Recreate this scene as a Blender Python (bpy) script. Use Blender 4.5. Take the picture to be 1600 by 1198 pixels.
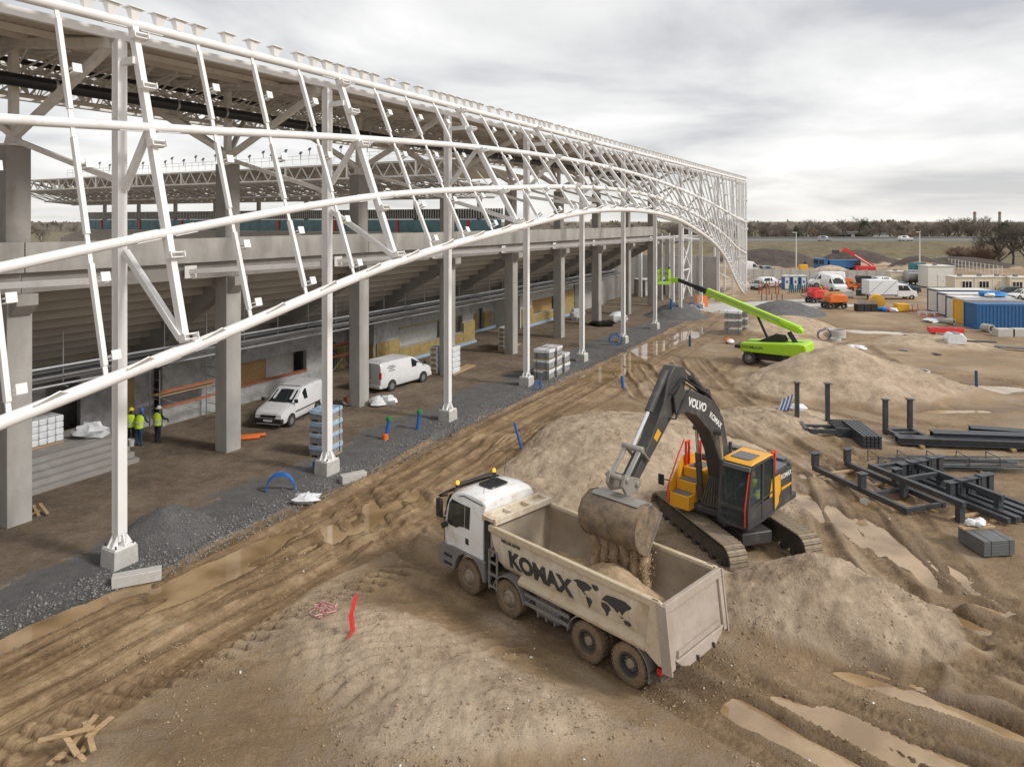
import bpy, bmesh, math, random
import numpy as np
from mathutils import Vector, Matrix
random.seed(7)
for o in list(bpy.data.objects): bpy.data.objects.remove(o)
S = bpy.context.scene
COL = S.collection
R = math.radians
# ------------------------------------------------------------------ camera, sky, sun, exposure
cam = bpy.data.cameras.new('camera'); camo = bpy.data.objects.new('camera', cam); COL.objects.link(camo)
camo.location = (0, 0, 11); camo.rotation_euler = (R(90), 0, 0)
cam.sensor_width = 36; cam.lens = 24.75; cam.shift_y = -0.159; cam.clip_start = .1; cam.clip_end = 6000
S.camera = camo
SUN_DIR = Vector((.72, -.30, .62)).normalized()
W = bpy.data.worlds.new('World'); S.world = W; W.use_nodes = True
nt = W.node_tree; nt.nodes.clear()
def wn(t, **k):
    n = nt.nodes.new(t)
    for a, b in k.items(): setattr(n, a, b)
    return n
sky = wn('ShaderNodeTexSky', sky_type='NISHITA', sun_disc=False)
sky.sun_elevation = math.asin(SUN_DIR.z); sky.sun_rotation = math.atan2(SUN_DIR.x, SUN_DIR.y)
tc = wn('ShaderNodeTexCoord'); sep = wn('ShaderNodeSeparateXYZ'); nt.links.new(tc.outputs['Generated'], sep.inputs[0])
def wm(op, a, b=None):
    n = wn('ShaderNodeMath', operation=op)
    for i, q in enumerate((a, b)):
        if q is None: continue
        if isinstance(q, (int, float)): n.inputs[i].default_value = q
        else: nt.links.new(q, n.inputs[i])
    return n.outputs[0]
zz = wm('ADD', wm('MAXIMUM', sep.outputs[2], 0.0), .16)
px_, py_ = wm('DIVIDE', sep.outputs[0], zz), wm('DIVIDE', sep.outputs[1], zz)
cmb = wn('ShaderNodeCombineXYZ'); nt.links.new(px_, cmb.inputs[0]); nt.links.new(py_, cmb.inputs[1])
n1 = wn('ShaderNodeTexNoise'); n1.inputs['Scale'].default_value = .85; n1.inputs['Detail'].default_value = 7
n1.inputs['Roughness'].default_value = .52; n1.inputs['Distortion'].default_value = .35
nt.links.new(cmb.outputs[0], n1.inputs['Vector'])
rp = wn('ShaderNodeValToRGB'); el = rp.color_ramp.elements
el[0].position = .34; el[0].color = (.50, .51, .54, 1); el[1].position = .62; el[1].color = (.96, .95, .935, 1)
e = el.new(.48); e.color = (.76, .755, .75, 1)
nt.links.new(n1.outputs['Fac'], rp.inputs[0])
hz = wn('ShaderNodeMapRange'); hz.inputs['From Min'].default_value = 0; hz.inputs['From Max'].default_value = .10
hz.inputs['To Min'].default_value = .42; hz.inputs['To Max'].default_value = 0
nt.links.new(sep.outputs[2], hz.inputs['Value'])
mxh = wn('ShaderNodeMix', data_type='RGBA'); nt.links.new(hz.outputs[0], mxh.inputs[0]); nt.links.new(rp.outputs[0], mxh.inputs[6])
mxh.inputs[7].default_value = (.86, .82, .765, 1)
sc = wn('ShaderNodeVectorMath', operation='SCALE'); sc.inputs['Scale'].default_value = 8.7; nt.links.new(mxh.outputs[2], sc.inputs[0])
mxs = wn('ShaderNodeMix', data_type='RGBA'); mxs.inputs[0].default_value = .93
nt.links.new(sky.outputs[0], mxs.inputs[6]); nt.links.new(sc.outputs[0], mxs.inputs[7])
bg = wn('ShaderNodeBackground'); bg.inputs['Strength'].default_value = .1; nt.links.new(mxs.outputs[2], bg.inputs[0])
wo = wn('ShaderNodeOutputWorld'); nt.links.new(bg.outputs[0], wo.inputs[0])
sl = bpy.data.lights.new('sun', 'SUN'); sl.energy = 1.9; sl.angle = R(10); sl.color = (1, .96, .9)
so = bpy.data.objects.new('sun', sl); COL.objects.link(so); so.rotation_euler = SUN_DIR.to_track_quat('Z', 'Y').to_euler()
S.view_settings.view_transform = 'Standard'; S.view_settings.look = 'None'; S.view_settings.gamma = 1
S.view_settings.exposure = 0.38
# ------------------------------------------------------------------ materials
def mat(name, col, rough=.6, metal=0., var=.12, scale=2.5, bump=0., bscale=25., dirt=None, damt=.5, dscale=1.5, stretch=None, spec=.5, emit=0., alpha=1.):
    m = bpy.data.materials.new(name); m.use_nodes = True; t = m.node_tree; b = t.nodes['Principled BSDF']; L = t.links.new
    b.inputs['Roughness'].default_value = rough; b.inputs['Metallic'].default_value = metal
    b.inputs['Specular IOR Level'].default_value = spec
    co = t.nodes.new('ShaderNodeTexCoord'); src = co.outputs['Object']
    if stretch:
        mp = t.nodes.new('ShaderNodeMapping'); mp.inputs['Scale'].default_value = stretch; L(src, mp.inputs[0]); src2 = mp.outputs[0]
    else: src2 = src
    n = t.nodes.new('ShaderNodeTexNoise'); n.inputs['Scale'].default_value = scale; n.inputs['Detail'].default_value = 6; n.inputs['Roughness'].default_value = .62
    L(src2, n.inputs['Vector'])
    r = t.nodes.new('ShaderNodeValToRGB'); r.color_ramp.elements[0].position = .3; r.color_ramp.elements[1].position = .7
    r.color_ramp.elements[0].color = tuple(min(1, c*(1-var)) for c in col)+(1,); r.color_ramp.elements[1].color = tuple(min(1, c*(1+var)) for c in col)+(1,)
    L(n.outputs['Fac'], r.inputs[0]); out = r.outputs[0]
    if dirt:
        n2 = t.nodes.new('ShaderNodeTexNoise'); n2.inputs['Scale'].default_value = dscale; n2.inputs['Detail'].default_value = 9; n2.inputs['Roughness'].default_value = .7
        L(src2, n2.inputs['Vector'])
        q = t.nodes.new('ShaderNodeMapRange'); q.inputs['From Min'].default_value = .62-damt*.35; q.inputs['From Max'].default_value = .72-damt*.12
        q.inputs['To Max'].default_value = min(1, .45+damt*.5); L(n2.outputs['Fac'], q.inputs['Value'])
        x = t.nodes.new('ShaderNodeMix'); x.data_type = 'RGBA'; L(q.outputs[0], x.inputs[0]); L(out, x.inputs[6]); x.inputs[7].default_value = tuple(dirt)+(1,)
        out = x.outputs[2]
    L(out, b.inputs['Base Color'])
    if bump:
        n3 = t.nodes.new('ShaderNodeTexNoise'); n3.inputs['Scale'].default_value = bscale; n3.inputs['Detail'].default_value = 5
        L(src, n3.inputs['Vector']); bm_ = t.nodes.new('ShaderNodeBump'); bm_.inputs['Strength'].default_value = bump; bm_.inputs['Distance'].default_value = .03
        L(n3.outputs['Fac'], bm_.inputs['Height']); L(bm_.outputs[0], b.inputs['Normal'])
    if emit:
        b.inputs['Emission Color'].default_value = tuple(col)+(1,); b.inputs['Emission Strength'].default_value = emit
    if alpha < 1: b.inputs['Alpha'].default_value = alpha
    return m
MUD = (.20, .135, .075); SAND = (.40, .30, .20)
M = dict(
 white=mat('white_paint', (.80, .79, .78), .45, var=.04, dirt=(.58, .55, .51), damt=.18, dscale=1.2, stretch=(1, 1, .35)),
 whiteB=mat('white_paint_roof', (.76, .73, .69), .6, var=.08, dirt=(.5, .45, .39), damt=.3),
 deck=mat('roof_deck_sheet', (.58, .52, .45), .6, var=.1),
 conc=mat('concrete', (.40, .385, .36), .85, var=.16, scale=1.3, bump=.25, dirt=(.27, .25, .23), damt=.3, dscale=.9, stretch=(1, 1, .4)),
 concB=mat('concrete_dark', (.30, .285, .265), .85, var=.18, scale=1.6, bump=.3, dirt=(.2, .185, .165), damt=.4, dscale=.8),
 concW=mat('concrete_rough', (.36, .355, .35), .9, var=.3, scale=2.2, bump=.6, dirt=(.44, .43, .42), damt=.35, dscale=1.4),
 concP=mat('concrete_pale', (.5, .485, .455), .85, var=.12, bump=.2, dirt=(.36, .32, .27), damt=.35),
 plank=mat('terrace_concrete', (.36, .325, .28), .9, var=.14, scale=1.2, stretch=(.3, 1, 1)),
 wool=mat('mineral_wool', (.36, .265, .11), .95, var=.2, scale=3, bump=.4),
 black=mat('black_plastic', (.025, .025, .027), .5, var=.2),
 pipeb=mat('black_pipe', (.02, .02, .024), .35, var=.1),
 steelb=mat('black_steel', (.06, .065, .073), .42, metal=.2, var=.25, scale=4, dirt=(.12, .1, .08), damt=.2),
 galv=mat('galvanised', (.42, .43, .44), .42, metal=.6, var=.15),
 grey=mat('grey_paint', (.19, .19, .2), .55, var=.15, dirt=MUD, damt=.3),
 rubber=mat('muddy_tyre', (.125, .09, .058), .85, var=.3, bump=.3, dirt=(.25, .175, .10), damt=.8, dscale=3),
 tyre=mat('tyre', (.035, .034, .033), .85, var=.2, dirt=(.14, .115, .085), damt=.4, dscale=4),
 rim=mat('muddy_rim', (.30, .25, .19), .7, var=.2, dirt=(.2, .14, .08), damt=.6, dscale=4),
 rimg=mat('steel_rim', (.3, .3, .3), .4, metal=.5, var=.1),
 glass=mat('dark_glass', (.02, .025, .028), .06, var=.1, spec=.7),
 teal=mat('teal_glass', (.05, .16, .19), .12, var=.35, scale=.6, spec=.6),
 carw=mat('white_car_paint', (.74, .74, .75), .3, var=.03, dirt=(.45, .4, .34), damt=.12, dscale=2),
 carg=mat('grey_car_paint', (.28, .3, .32), .3, metal=.3, var=.05),
 carb=mat('navy_car_paint', (.04, .075, .12), .25, metal=.2, var=.05),
 card=mat('dark_green_car_paint', (.04, .05, .05), .3, var=.05),
 cab=mat('truck_white', (.80, .80, .79), .32, var=.03, dirt=(.5, .42, .32), damt=.3, dscale=2.2),
 body=mat('tipper_cream', (.66, .60, .49), .6, var=.1, scale=2, dirt=(.42, .29, .155), damt=.6, dscale=1.7, stretch=(1, 1, .5)),
 bodyd=mat('tipper_rim_dirty', (.58, .49, .36), .75, var=.14, scale=3, bump=.25, dirt=(.36, .25, .13), damt=.5, dscale=3),
 bodyi=mat('tipper_inside', (.31, .26, .2), .65, var=.25, scale=1.3, dirt=(.3, .215, .135), damt=.6, dscale=1.1),
 tail=mat('tailgate_mud', (.40, .34, .29), .75, var=.12, scale=2, dirt=(.33, .265, .2), damt=.5, dscale=1.5),
 fender=mat('grey_fender', (.20, .19, .185), .7, var=.15, dirt=(.27, .215, .16), damt=.45),
 chas=mat('chassis', (.06, .055, .05), .75, var=.2, dirt=(.17, .125, .08), damt=.5),
 decal=mat('decal_black', (.05, .05, .055), .6, var=.15, dirt=(.4, .33, .24), damt=.06, dscale=6),
 decalw=mat('decal_white', (.75, .75, .74), .5, var=.03),
 exd=mat('excavator_charcoal', (.055, .052, .052), .5, var=.2, dirt=(.17, .145, .115), damt=.2, dscale=2.5),
 exg=mat('excavator_grey', (.13, .135, .14), .5, var=.12, dirt=(.22, .19, .15), damt=.2),
 exy=mat('excavator_yellow', (.74, .36, .025), .42, var=.06, dirt=(.4, .25, .1), damt=.1),
 exr=mat('red_rail', (.75, .05, .025), .45, var=.05),
 bucket=mat('worn_bucket', (.10, .085, .07), .65, metal=.1, var=.3, scale=3, bump=.4, dirt=(.35, .25, .15), damt=.8, dscale=2.6),
 bare=mat('worn_bare_steel', (.36, .345, .32), .45, metal=.5, var=.2, dirt=(.3, .24, .18), damt=.35, dscale=3),
 chrome=mat('chrome_rod', (.75, .75, .76), .15, metal=1, var=.02),
 shoe=mat('track_steel', (.27, .22, .165), .75, metal=.1, var=.25, scale=5, dirt=(.36, .27, .17), damt=.5, dscale=4),
 lime=mat('lime_paint', (.38, .66, .03), .4, var=.05, dirt=(.3, .35, .08), damt=.1),
 blue=mat('blue_pipe', (.02, .13, .42), .4, var=.08), green=mat('green_cap', (.03, .22, .06), .5),
 orange=mat('orange_paint', (.72, .17, .03), .5, var=.12), red=mat('red_paint', (.62, .035, .035), .45, var=.1),
 yellow=mat('yellow_paint', (.72, .4, .03), .5, var=.1, dirt=(.45, .3, .1), damt=.2),
 cont=mat('container_blue', (.025, .12, .30), .5, var=.12, dirt=(.12, .14, .17), damt=.15), navy=mat('navy_trim', (.03, .07, .18), .5, var=.1),
 cream=mat('cabin_cream', (.66, .58, .43), .6, var=.06, dirt=(.5, .42, .3), damt=.15), panelw=mat('cabin_white', (.68, .67, .63), .6, var=.06, dirt=(.5, .46, .4), damt=.2),
 foil=mat('plastic_foil', (.75, .77, .79), .25, var=.12, scale=5, bump=.6, bscale=14), foilb=mat('blue_foil', (.38, .52, .68), .3, var=.25, scale=6, bump=.5, bscale=18),
 block=mat('concrete_blocks', (.27, .27, .275), .85, var=.2, scale=6, bump=.3), bag=mat('black_bag', (.012, .012, .013), .3, bump=.7, bscale=8),
 wood=mat('raw_wood', (.42, .29, .16), .8, var=.25, scale=5, stretch=(.2, 3, 3)), rust=mat('brick_red', (.34, .12, .06), .85, var=.25),
 tarp=mat('blue_tarp', (.03, .2, .5), .4, bump=.6, bscale=9), hivis=mat('hivis_yellow', (.62, .85, .04), .6, var=.06), refl=mat('reflective_band', (.7, .7, .68), .35, var=.03),
 helmy=mat('yellow_helmet', (.8, .6, .03), .35), helmb=mat('blue_helmet', (.05, .15, .5), .35), helmw=mat('white_helmet', (.8, .8, .8), .35),
 skin=mat('skin', (.5, .3, .22), .6), cloth=mat('dark_workwear', (.025, .03, .045), .85, var=.2), cloth2=mat('blue_workwear', (.03, .07, .17), .85, var=.2),
 bark=mat('bark', (.10, .085, .07), .9, var=.3), twig=mat('winter_twigs', (.21, .18, .15), .95, var=.35, scale=.4), twigr=mat('winter_twigs_reddish', (.25, .17, .125), .95, var=.3, scale=.4),
 ever=mat('evergreen_leaves', (.055, .07, .03), .9, var=.4, scale=.5), asph=mat('asphalt', (.16, .16, .165), .85, var=.08), amber=mat('amber_beacon', (1, .32, .02), .3, emit=1.4), lampr=mat('red_lamp', (.5, .02, .02), .3), lampw=mat('head_lamp', (.7, .72, .74), .15),
 sandm=mat('loose_sand', (.42, .305, .19), .95, var=.25, scale=5, bump=.9, bscale=22), pink=mat('insulation_pink', (.6, .3, .3), .8), slat=mat('slat_white', (.6, .58, .55), .6), osb=mat('osb_board', (.45, .29, .12), .8, var=.2, scale=8))
# cab glass one can look through
gm = bpy.data.materials.new('clear_tinted_glass'); gm.use_nodes = True; t_ = gm.node_tree; b_ = t_.nodes['Principled BSDF']
b_.inputs['Base Color'].default_value = (.05, .07, .07, 1); b_.inputs['Roughness'].default_value = .04; b_.inputs['Alpha'].default_value = .5
M['cglass'] = gm
# ------------------------------------------------------------------ mesh helpers
class MB:
    def __init__(s, Mx=None): s.v = []; s.f = []; s.M = Mx
    def add(s, vs, fs):
        n = len(s.v)
        if s.M is not None: vs = [tuple(s.M @ Vector(p)) for p in vs]
        s.v += [tuple(p) for p in vs]; s.f += [tuple(i+n for i in f) for f in fs]; return s
    def box(s, c, d, rot=None):
        x, y, z = d[0]/2, d[1]/2, d[2]/2; c = Vector(c)
        vs = [Vector((a*x, b*y, e*z)) for a in (-1, 1) for b in (-1, 1) for e in (-1, 1)]
        if rot is not None: vs = [rot @ q for q in vs]
        return s.add([c+q for q in vs], [(0, 1, 3, 2), (4, 6, 7, 5), (0, 4, 5, 1), (2, 3, 7, 6), (0, 2, 6, 4), (1, 5, 7, 3)])
    def bx(s, x0, x1, y0, y1, z0, z1): return s.box(((x0+x1)/2, (y0+y1)/2, (z0+z1)/2), (abs(x1-x0), abs(y1-y0), abs(z1-z0)))
    def bar(s, a, b, w, h=None, up=(0, 0, 1)):
        h = h or w; a, b = Vector(a), Vector(b); d = b-a; L = d.length; d.normalize(); up = Vector(up)
        if abs(d.dot(up)) > .98: up = Vector((0, 1, 0))
        y = up.cross(d).normalized(); z = d.cross(y)
        return s.box((a+b)/2, (L, w, h), Matrix((d, y, z)).transposed())
    def tube(s, pts, r, n=8, cap=True):
        pts = [Vector(p) for p in pts]; k = len(pts); rs = r if isinstance(r, (list, tuple)) else [r]*k
        vs = []; ref = None
        for i, p in enumerate(pts):
            d = (pts[min(i+1, k-1)]-pts[max(i-1, 0)]).normalized()
            if ref is None: ref = Vector((0, 0, 1)) if abs(d.z) < .9 else Vector((1, 0, 0))
            x = (ref-d*ref.dot(d)).normalized(); y = d.cross(x); ref = x
            vs += [p+(x*math.cos(2*math.pi*j/n)+y*math.sin(2*math.pi*j/n))*rs[i] for j in range(n)]
        fs = [(i*n+j, i*n+(j+1) % n, (i+1)*n+(j+1) % n, (i+1)*n+j) for i in range(k-1) for j in range(n)]
        if cap: fs += [tuple(range(n))[::-1], tuple(range((k-1)*n, k*n))]
        return s.add(vs, fs)
    def prism(s, poly, y0, y1, ax='y'):
        n = len(poly)
        if ax == 'y': f = lambda p, q: (p[0], q, p[1])
        elif ax == 'x': f = lambda p, q: (q, p[0], p[1])
        else: f = lambda p, q: (p[0], p[1], q)
        vs = [f(p, y0) for p in poly]+[f(p, y1) for p in poly]
        return s.add(vs, [tuple(range(n)), tuple(range(n, 2*n))[::-1]]+[(i, i+n, (i+1) % n+n, (i+1) % n) for i in range(n)])
    def lathe(s, prof, n=20, ax='z', c=(0, 0, 0), closed=False, caps=True):
        c = Vector(c); vs = []
        for (r, h) in prof:
            for j in range(n):
                a = 2*math.pi*j/n; p, q = r*math.cos(a), r*math.sin(a)
                vs.append(c+Vector({'z': (p, q, h), 'y': (p, h, q), 'x': (h, p, q)}[ax]))
        k = len(prof); m = k if closed else k-1
        fs = [(i*n+j, i*n+(j+1) % n, ((i+1) % k)*n+(j+1) % n, ((i+1) % k)*n+j) for i in range(m) for j in range(n)]
        if not closed and caps: fs += [tuple(range(n)), tuple(range((k-1)*n, k*n))]
        return s.add(vs, fs)
    def lump(s, c, d, seed=0, n=10, k=6, amp=.2):
        rr = random.Random(seed); vs = []; c = Vector(c)
        for i in range(k+1):
            th = math.pi*i/k
            for j in range(n):
                a = 2*math.pi*j/n; q = 1+rr.uniform(-amp, amp) if 0 < i < k else 1
                vs.append(c+Vector((d[0]/2*math.sin(th)*math.cos(a)*q, d[1]/2*math.sin(th)*math.sin(a)*q, d[2]/2*math.cos(th)*q)))
        return s.add(vs, [(i*n+j, (i+1)*n+j, (i+1)*n+(j+1) % n, i*n+(j+1) % n) for i in range(k) for j in range(n)])
    def mesh(s, name, smooth=True):
        me = bpy.data.meshes.new(name); me.from_pydata(s.v, [], s.f); me.validate(clean_customdata=False)
        b = bmesh.new(); b.from_mesh(me); bmesh.ops.recalc_face_normals(b, faces=b.faces); b.to_mesh(me); b.free()
        if smooth:
            me.polygons.foreach_set('use_smooth', [True]*len(me.polygons)); me.set_sharp_from_angle(angle=R(38))
        return me
    def build(s, name, m, parent=None, bevel=0, smooth=True):
        me = s.mesh(name, smooth); me.materials.append(M[m] if isinstance(m, str) else m)
        o = bpy.data.objects.new(name, me); COL.objects.link(o)
        if parent is not None: o.parent = parent
        if bevel:
            q = o.modifiers.new('bevel', 'BEVEL'); q.width = bevel; q.segments = 2; q.limit_method = 'ANGLE'
        return o
def tag(o, label, cat, group=None, kind=None):
    if label: o['label'] = label
    if cat: o['category'] = cat
    if group: o['group'] = group
    if kind: o['kind'] = kind
    return o
def empty(name, loc, rz=0, label=None, cat=None, group=None):
    o = bpy.data.objects.new(name, None); COL.objects.link(o); o.location = loc; o.rotation_euler = (0, 0, rz); o.empty_display_size = .3
    return tag(o, label, cat, group)
def inst(src, name, loc, rot=(0, 0, 0), parent=None, scale=None):
    o = bpy.data.objects.new(name, src.data); COL.objects.link(o); o.location = loc; o.rotation_euler = rot; o.parent = parent
    if scale: o.scale = scale
    return o
def copy_tree(o, parent=None):
    c = o.copy(); COL.objects.link(c); c.parent = parent
    for ch in o.children: copy_tree(ch, c)
    return c
def text(s, size, m, parent, Mx, name='lettering', bold=.0, sx=1.):
    cu = bpy.data.curves.new('t', 'FONT'); cu.body = s; cu.size = size; cu.extrude = .004; cu.offset = bold; cu.align_x = 'CENTER'; cu.align_y = 'CENTER'
    ob = bpy.data.objects.new('t', cu); COL.objects.link(ob); dg = bpy.context.evaluated_depsgraph_get()
    me = bpy.data.meshes.new_from_object(ob.evaluated_get(dg)); bpy.data.objects.remove(ob)
    me.name = name; me.materials.clear(); me.materials.append(M[m]); me.transform(Matrix.Diagonal((sx, 1, 1, 1))); me.transform(Mx)
    o = bpy.data.objects.new(name, me); COL.objects.link(o); o.parent = parent; return o
def frame(o, x, y):      # matrix from origin and text right / up directions
    x, y = Vector(x).normalized(), Vector(y); y = (y-x*y.dot(x)).normalized(); z = x.cross(y)
    m = Matrix((x, y, z)).transposed().to_4x4(); m.translation = Vector(o); return m
# ------------------------------------------------------------------ stadium frame: u along the facade, v inwards
UA = math.atan2(.875, .485); C1 = Vector((-12.6, 22.6, 0)); UD = (math.cos(UA), math.sin(UA)); BAY = 9.33
def SW(u, v, z=0): return Vector((C1.x+u*UD[0]-v*UD[1], C1.y+u*UD[1]+v*UD[0], z))
def gp(px, py, z=0):      # a spot on the site: ground distance from the survey of the photograph
    d = 1100*(11-z)/(py-345); return Vector(((px-800)/1100*d, d, z))
# ------------------------------------------------------------------ terrain
def _h(ix, iy, s):
    n = (ix.astype(np.int64)*374761393+iy.astype(np.int64)*668265263+s*1442695041) & 0xffffffff
    n = ((n ^ (n >> 13))*1274126177) & 0xffffffff
    return ((n ^ (n >> 16)) & 0xffff)/65535.
def vn(x, y, s=0):
    ix, iy = np.floor(x), np.floor(y); fx, fy = x-ix, y-iy; fx = fx*fx*(3-2*fx); fy = fy*fy*(3-2*fy)
    a, b, c, d = _h(ix, iy, s), _h(ix+1, iy, s), _h(ix, iy+1, s), _h(ix+1, iy+1, s)
    return (a+(b-a)*fx)*(1-fy)+(c+(d-c)*fx)*fy
def fbm(x, y, o=4, s=0, g=.5):
    r = 0; a = 1; t = 0
    for i in range(o): r = r+a*vn(x*2**i, y*2**i, s+i*17); t += a; a *= g
    return r/t*2-1
def ss(e0, e1, x): t = np.clip((x-e0)/(e1-e0), 0, 1); return t*t*(3-2*t)
def pl(pts, x, y):        # signed lateral distance and run along a polyline
    best = np.full(x.shape, 1e9); sn = np.zeros(x.shape); tt = np.zeros(x.shape); run = 0
    for (a, b) in zip(pts[:-1], pts[1:]):
        dx, dy = b[0]-a[0], b[1]-a[1]; L = math.hypot(dx, dy); t = np.clip(((x-a[0])*dx+(y-a[1])*dy)/L/L, 0, 1)
        qx, qy = x-a[0]-t*dx, y-a[1]-t*dy; d = np.hypot(qx, qy); m = d < best
        best = np.where(m, d, best); sn = np.where(m, np.sign(dx*qy-dy*qx)*d, sn); tt = np.where(m, run+t*L, tt); run += L
    return sn, tt
TR = Vector((-.47, 21.63, 0)); TD = (-.7, .714); TRZ = math.atan2(TD[1], TD[0])           # truck front axle, heading
EX = Vector((7.3, 23.6, .34)); ERZ = math.atan2(-.714, -.70)                            # excavator swing centre, heading
HEAPS = [  # x, y, rx, ry, angle, height, shape
 (21.8, 46.6, 7.2, 6.0, 0, 3.05, 'cone'), (27.5, 46, 4.2, 2.8, 0, 1.05, 'cone'), (5.6, 31.5, 7.2, 8.8, .2, 1.9, 'soft'), (9.6, 29, 2.6, 5, .2, .5, 'soft'), (2.2, 27.5, 2.6, 2.2, 0, .5, 'soft'), (14.2, 38, 5, 4, 0, .6, 'soft'),
 (8.6, 19.7, 4.1, 2.7, -.2, 1.7, 'cone'), (5.6, 21.2, 1.5, 1.2, 0, .5, 'soft'), (-2.6, 17.2, 5.2, 2.6, -.5, .55, 'soft'), (-.5, 15.0, 4, 1.9, 0, .5, 'soft'), (-.2, 19.2, 1.6, 1.0, -.8, .35, 'soft'),
 (-12.2, 24.9, 1.8, 1.5, .4, 1.05, 'cone'), (18.9, 81, 4, 3, 0, 1.6, 'soft'), (32.5, 84, 5.5, 3.5, 0, 1.5, 'soft'), (27.5, 70, 7, 5, .3, 1.5, 'soft'), (24, 61, 5, 4, 0, .9, 'soft'),
 (37, 62, 6, 5, 0, .8, 'soft'), (62, 172, 18, 9, 0, 4.2, 'soft'), (86, 176, 13, 8, 0, 3.8, 'soft'), (105, 165, 16, 7, 0, 2.6, 'soft'), (66, 146, 6, 4, 0, 1.8, 'soft'), (92, 160, 8, 6, 0, 3, 'soft')]
PUD = [  # x, y, rx, ry, angle, depth
 (-9.3, 22.4, 2.9, .85, UA, .16), (-12.6, 19.5, 2.6, .55, UA-.08, .14), (5.3, 15.8, 2.6, .42, -.82, .13), (8.5, 14.4, 2.4, .45, -.72, .13), (9.3, 16.6, 1.8, .42, -.75, .12), (7.0, 14.2, 2.3, .40, -.78, .12),
 (12.3, 25.6, 4.6, .8, 1.86, .16), (11.2, 20.2, 1.6, .6, -.5, .12), (31.2, 46.6, 4.2, 1.5, -.1, .18), (11.3, 60, 5.5, 1.3, UA, .16), (7.6, 52.6, 4.5, 1.1, UA, .15), (17.5, 69, 5, 1.3, UA, .14), (15, 27.4, 1.5, .6, -.2, .12),
 (17, 33.2, 1.6, .5, 0, .13), (36, 70, 5, 1.6, -.3, .14), (26, 41, 2.4, .5, 0, .12), (-5.6, 26.2, 2.4, .7, UA, .13), (33.5, 92, 8, 3, .3, .14), (13.9, 30.6, 1.5, .4, 0, .1)]
LINES = [  # wheel tracks: points, gauge half, depth
 ([(18, 11), (13, 15.2), (11.2, 19.5), (12.2, 25.5), (13.6, 31), (12, 37), (9, 44), (9, 55)], 1.05, .13), ([(20, 14), (14.5, 17.4), (12.8, 21), (14.3, 27), (15, 34), (13, 42), (14, 56)], 1.0, .09),
 ([(12, 9.0), (8.3, 12.7), (4.8, 16.3), (-.47, 21.63), (-3.4, 24.6), (-5.2, 29), (-2, 37)], .98, .15), ([(15, 11), (9.2, 15.3), (6.5, 17.2)], .9, .14), ([(22, 16), (16, 18.6), (11, 19.5), (8.4, 16.8)], 1, .1),
 ([(-4, 22.5), (-6, 26.5), (-2, 35), (6, 50), (16, 68), (27, 88)], 1.05, .1), ([(-13, 14.5), (-8.5, 20.5), (-4.5, 25), (-3, 30)], 1.0, .08), ([(40, 40), (28, 52), (30, 62), (42, 70), (52, 84)], 1.1, .09), ([(34, 30), (22, 37), (14, 47), (22, 60)], 1.1, .08), ([(22, 12.5), (15.5, 16.2), (12.6, 18.2), (10.4, 18)], .7, .12),
 ([(13.5, 9.5), (9.6, 13.0), (6.2, 16.6)], .45, .15), ([(17, 10.5), (10.8, 14.4), (7.2, 17.0)], .5, .14), ([(21, 12), (13.4, 15.6), (10.2, 17.4)], .5, .12), ([(24, 14), (16, 17.2), (12.2, 20.4), (12.6, 26)], .55, .12)]
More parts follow.
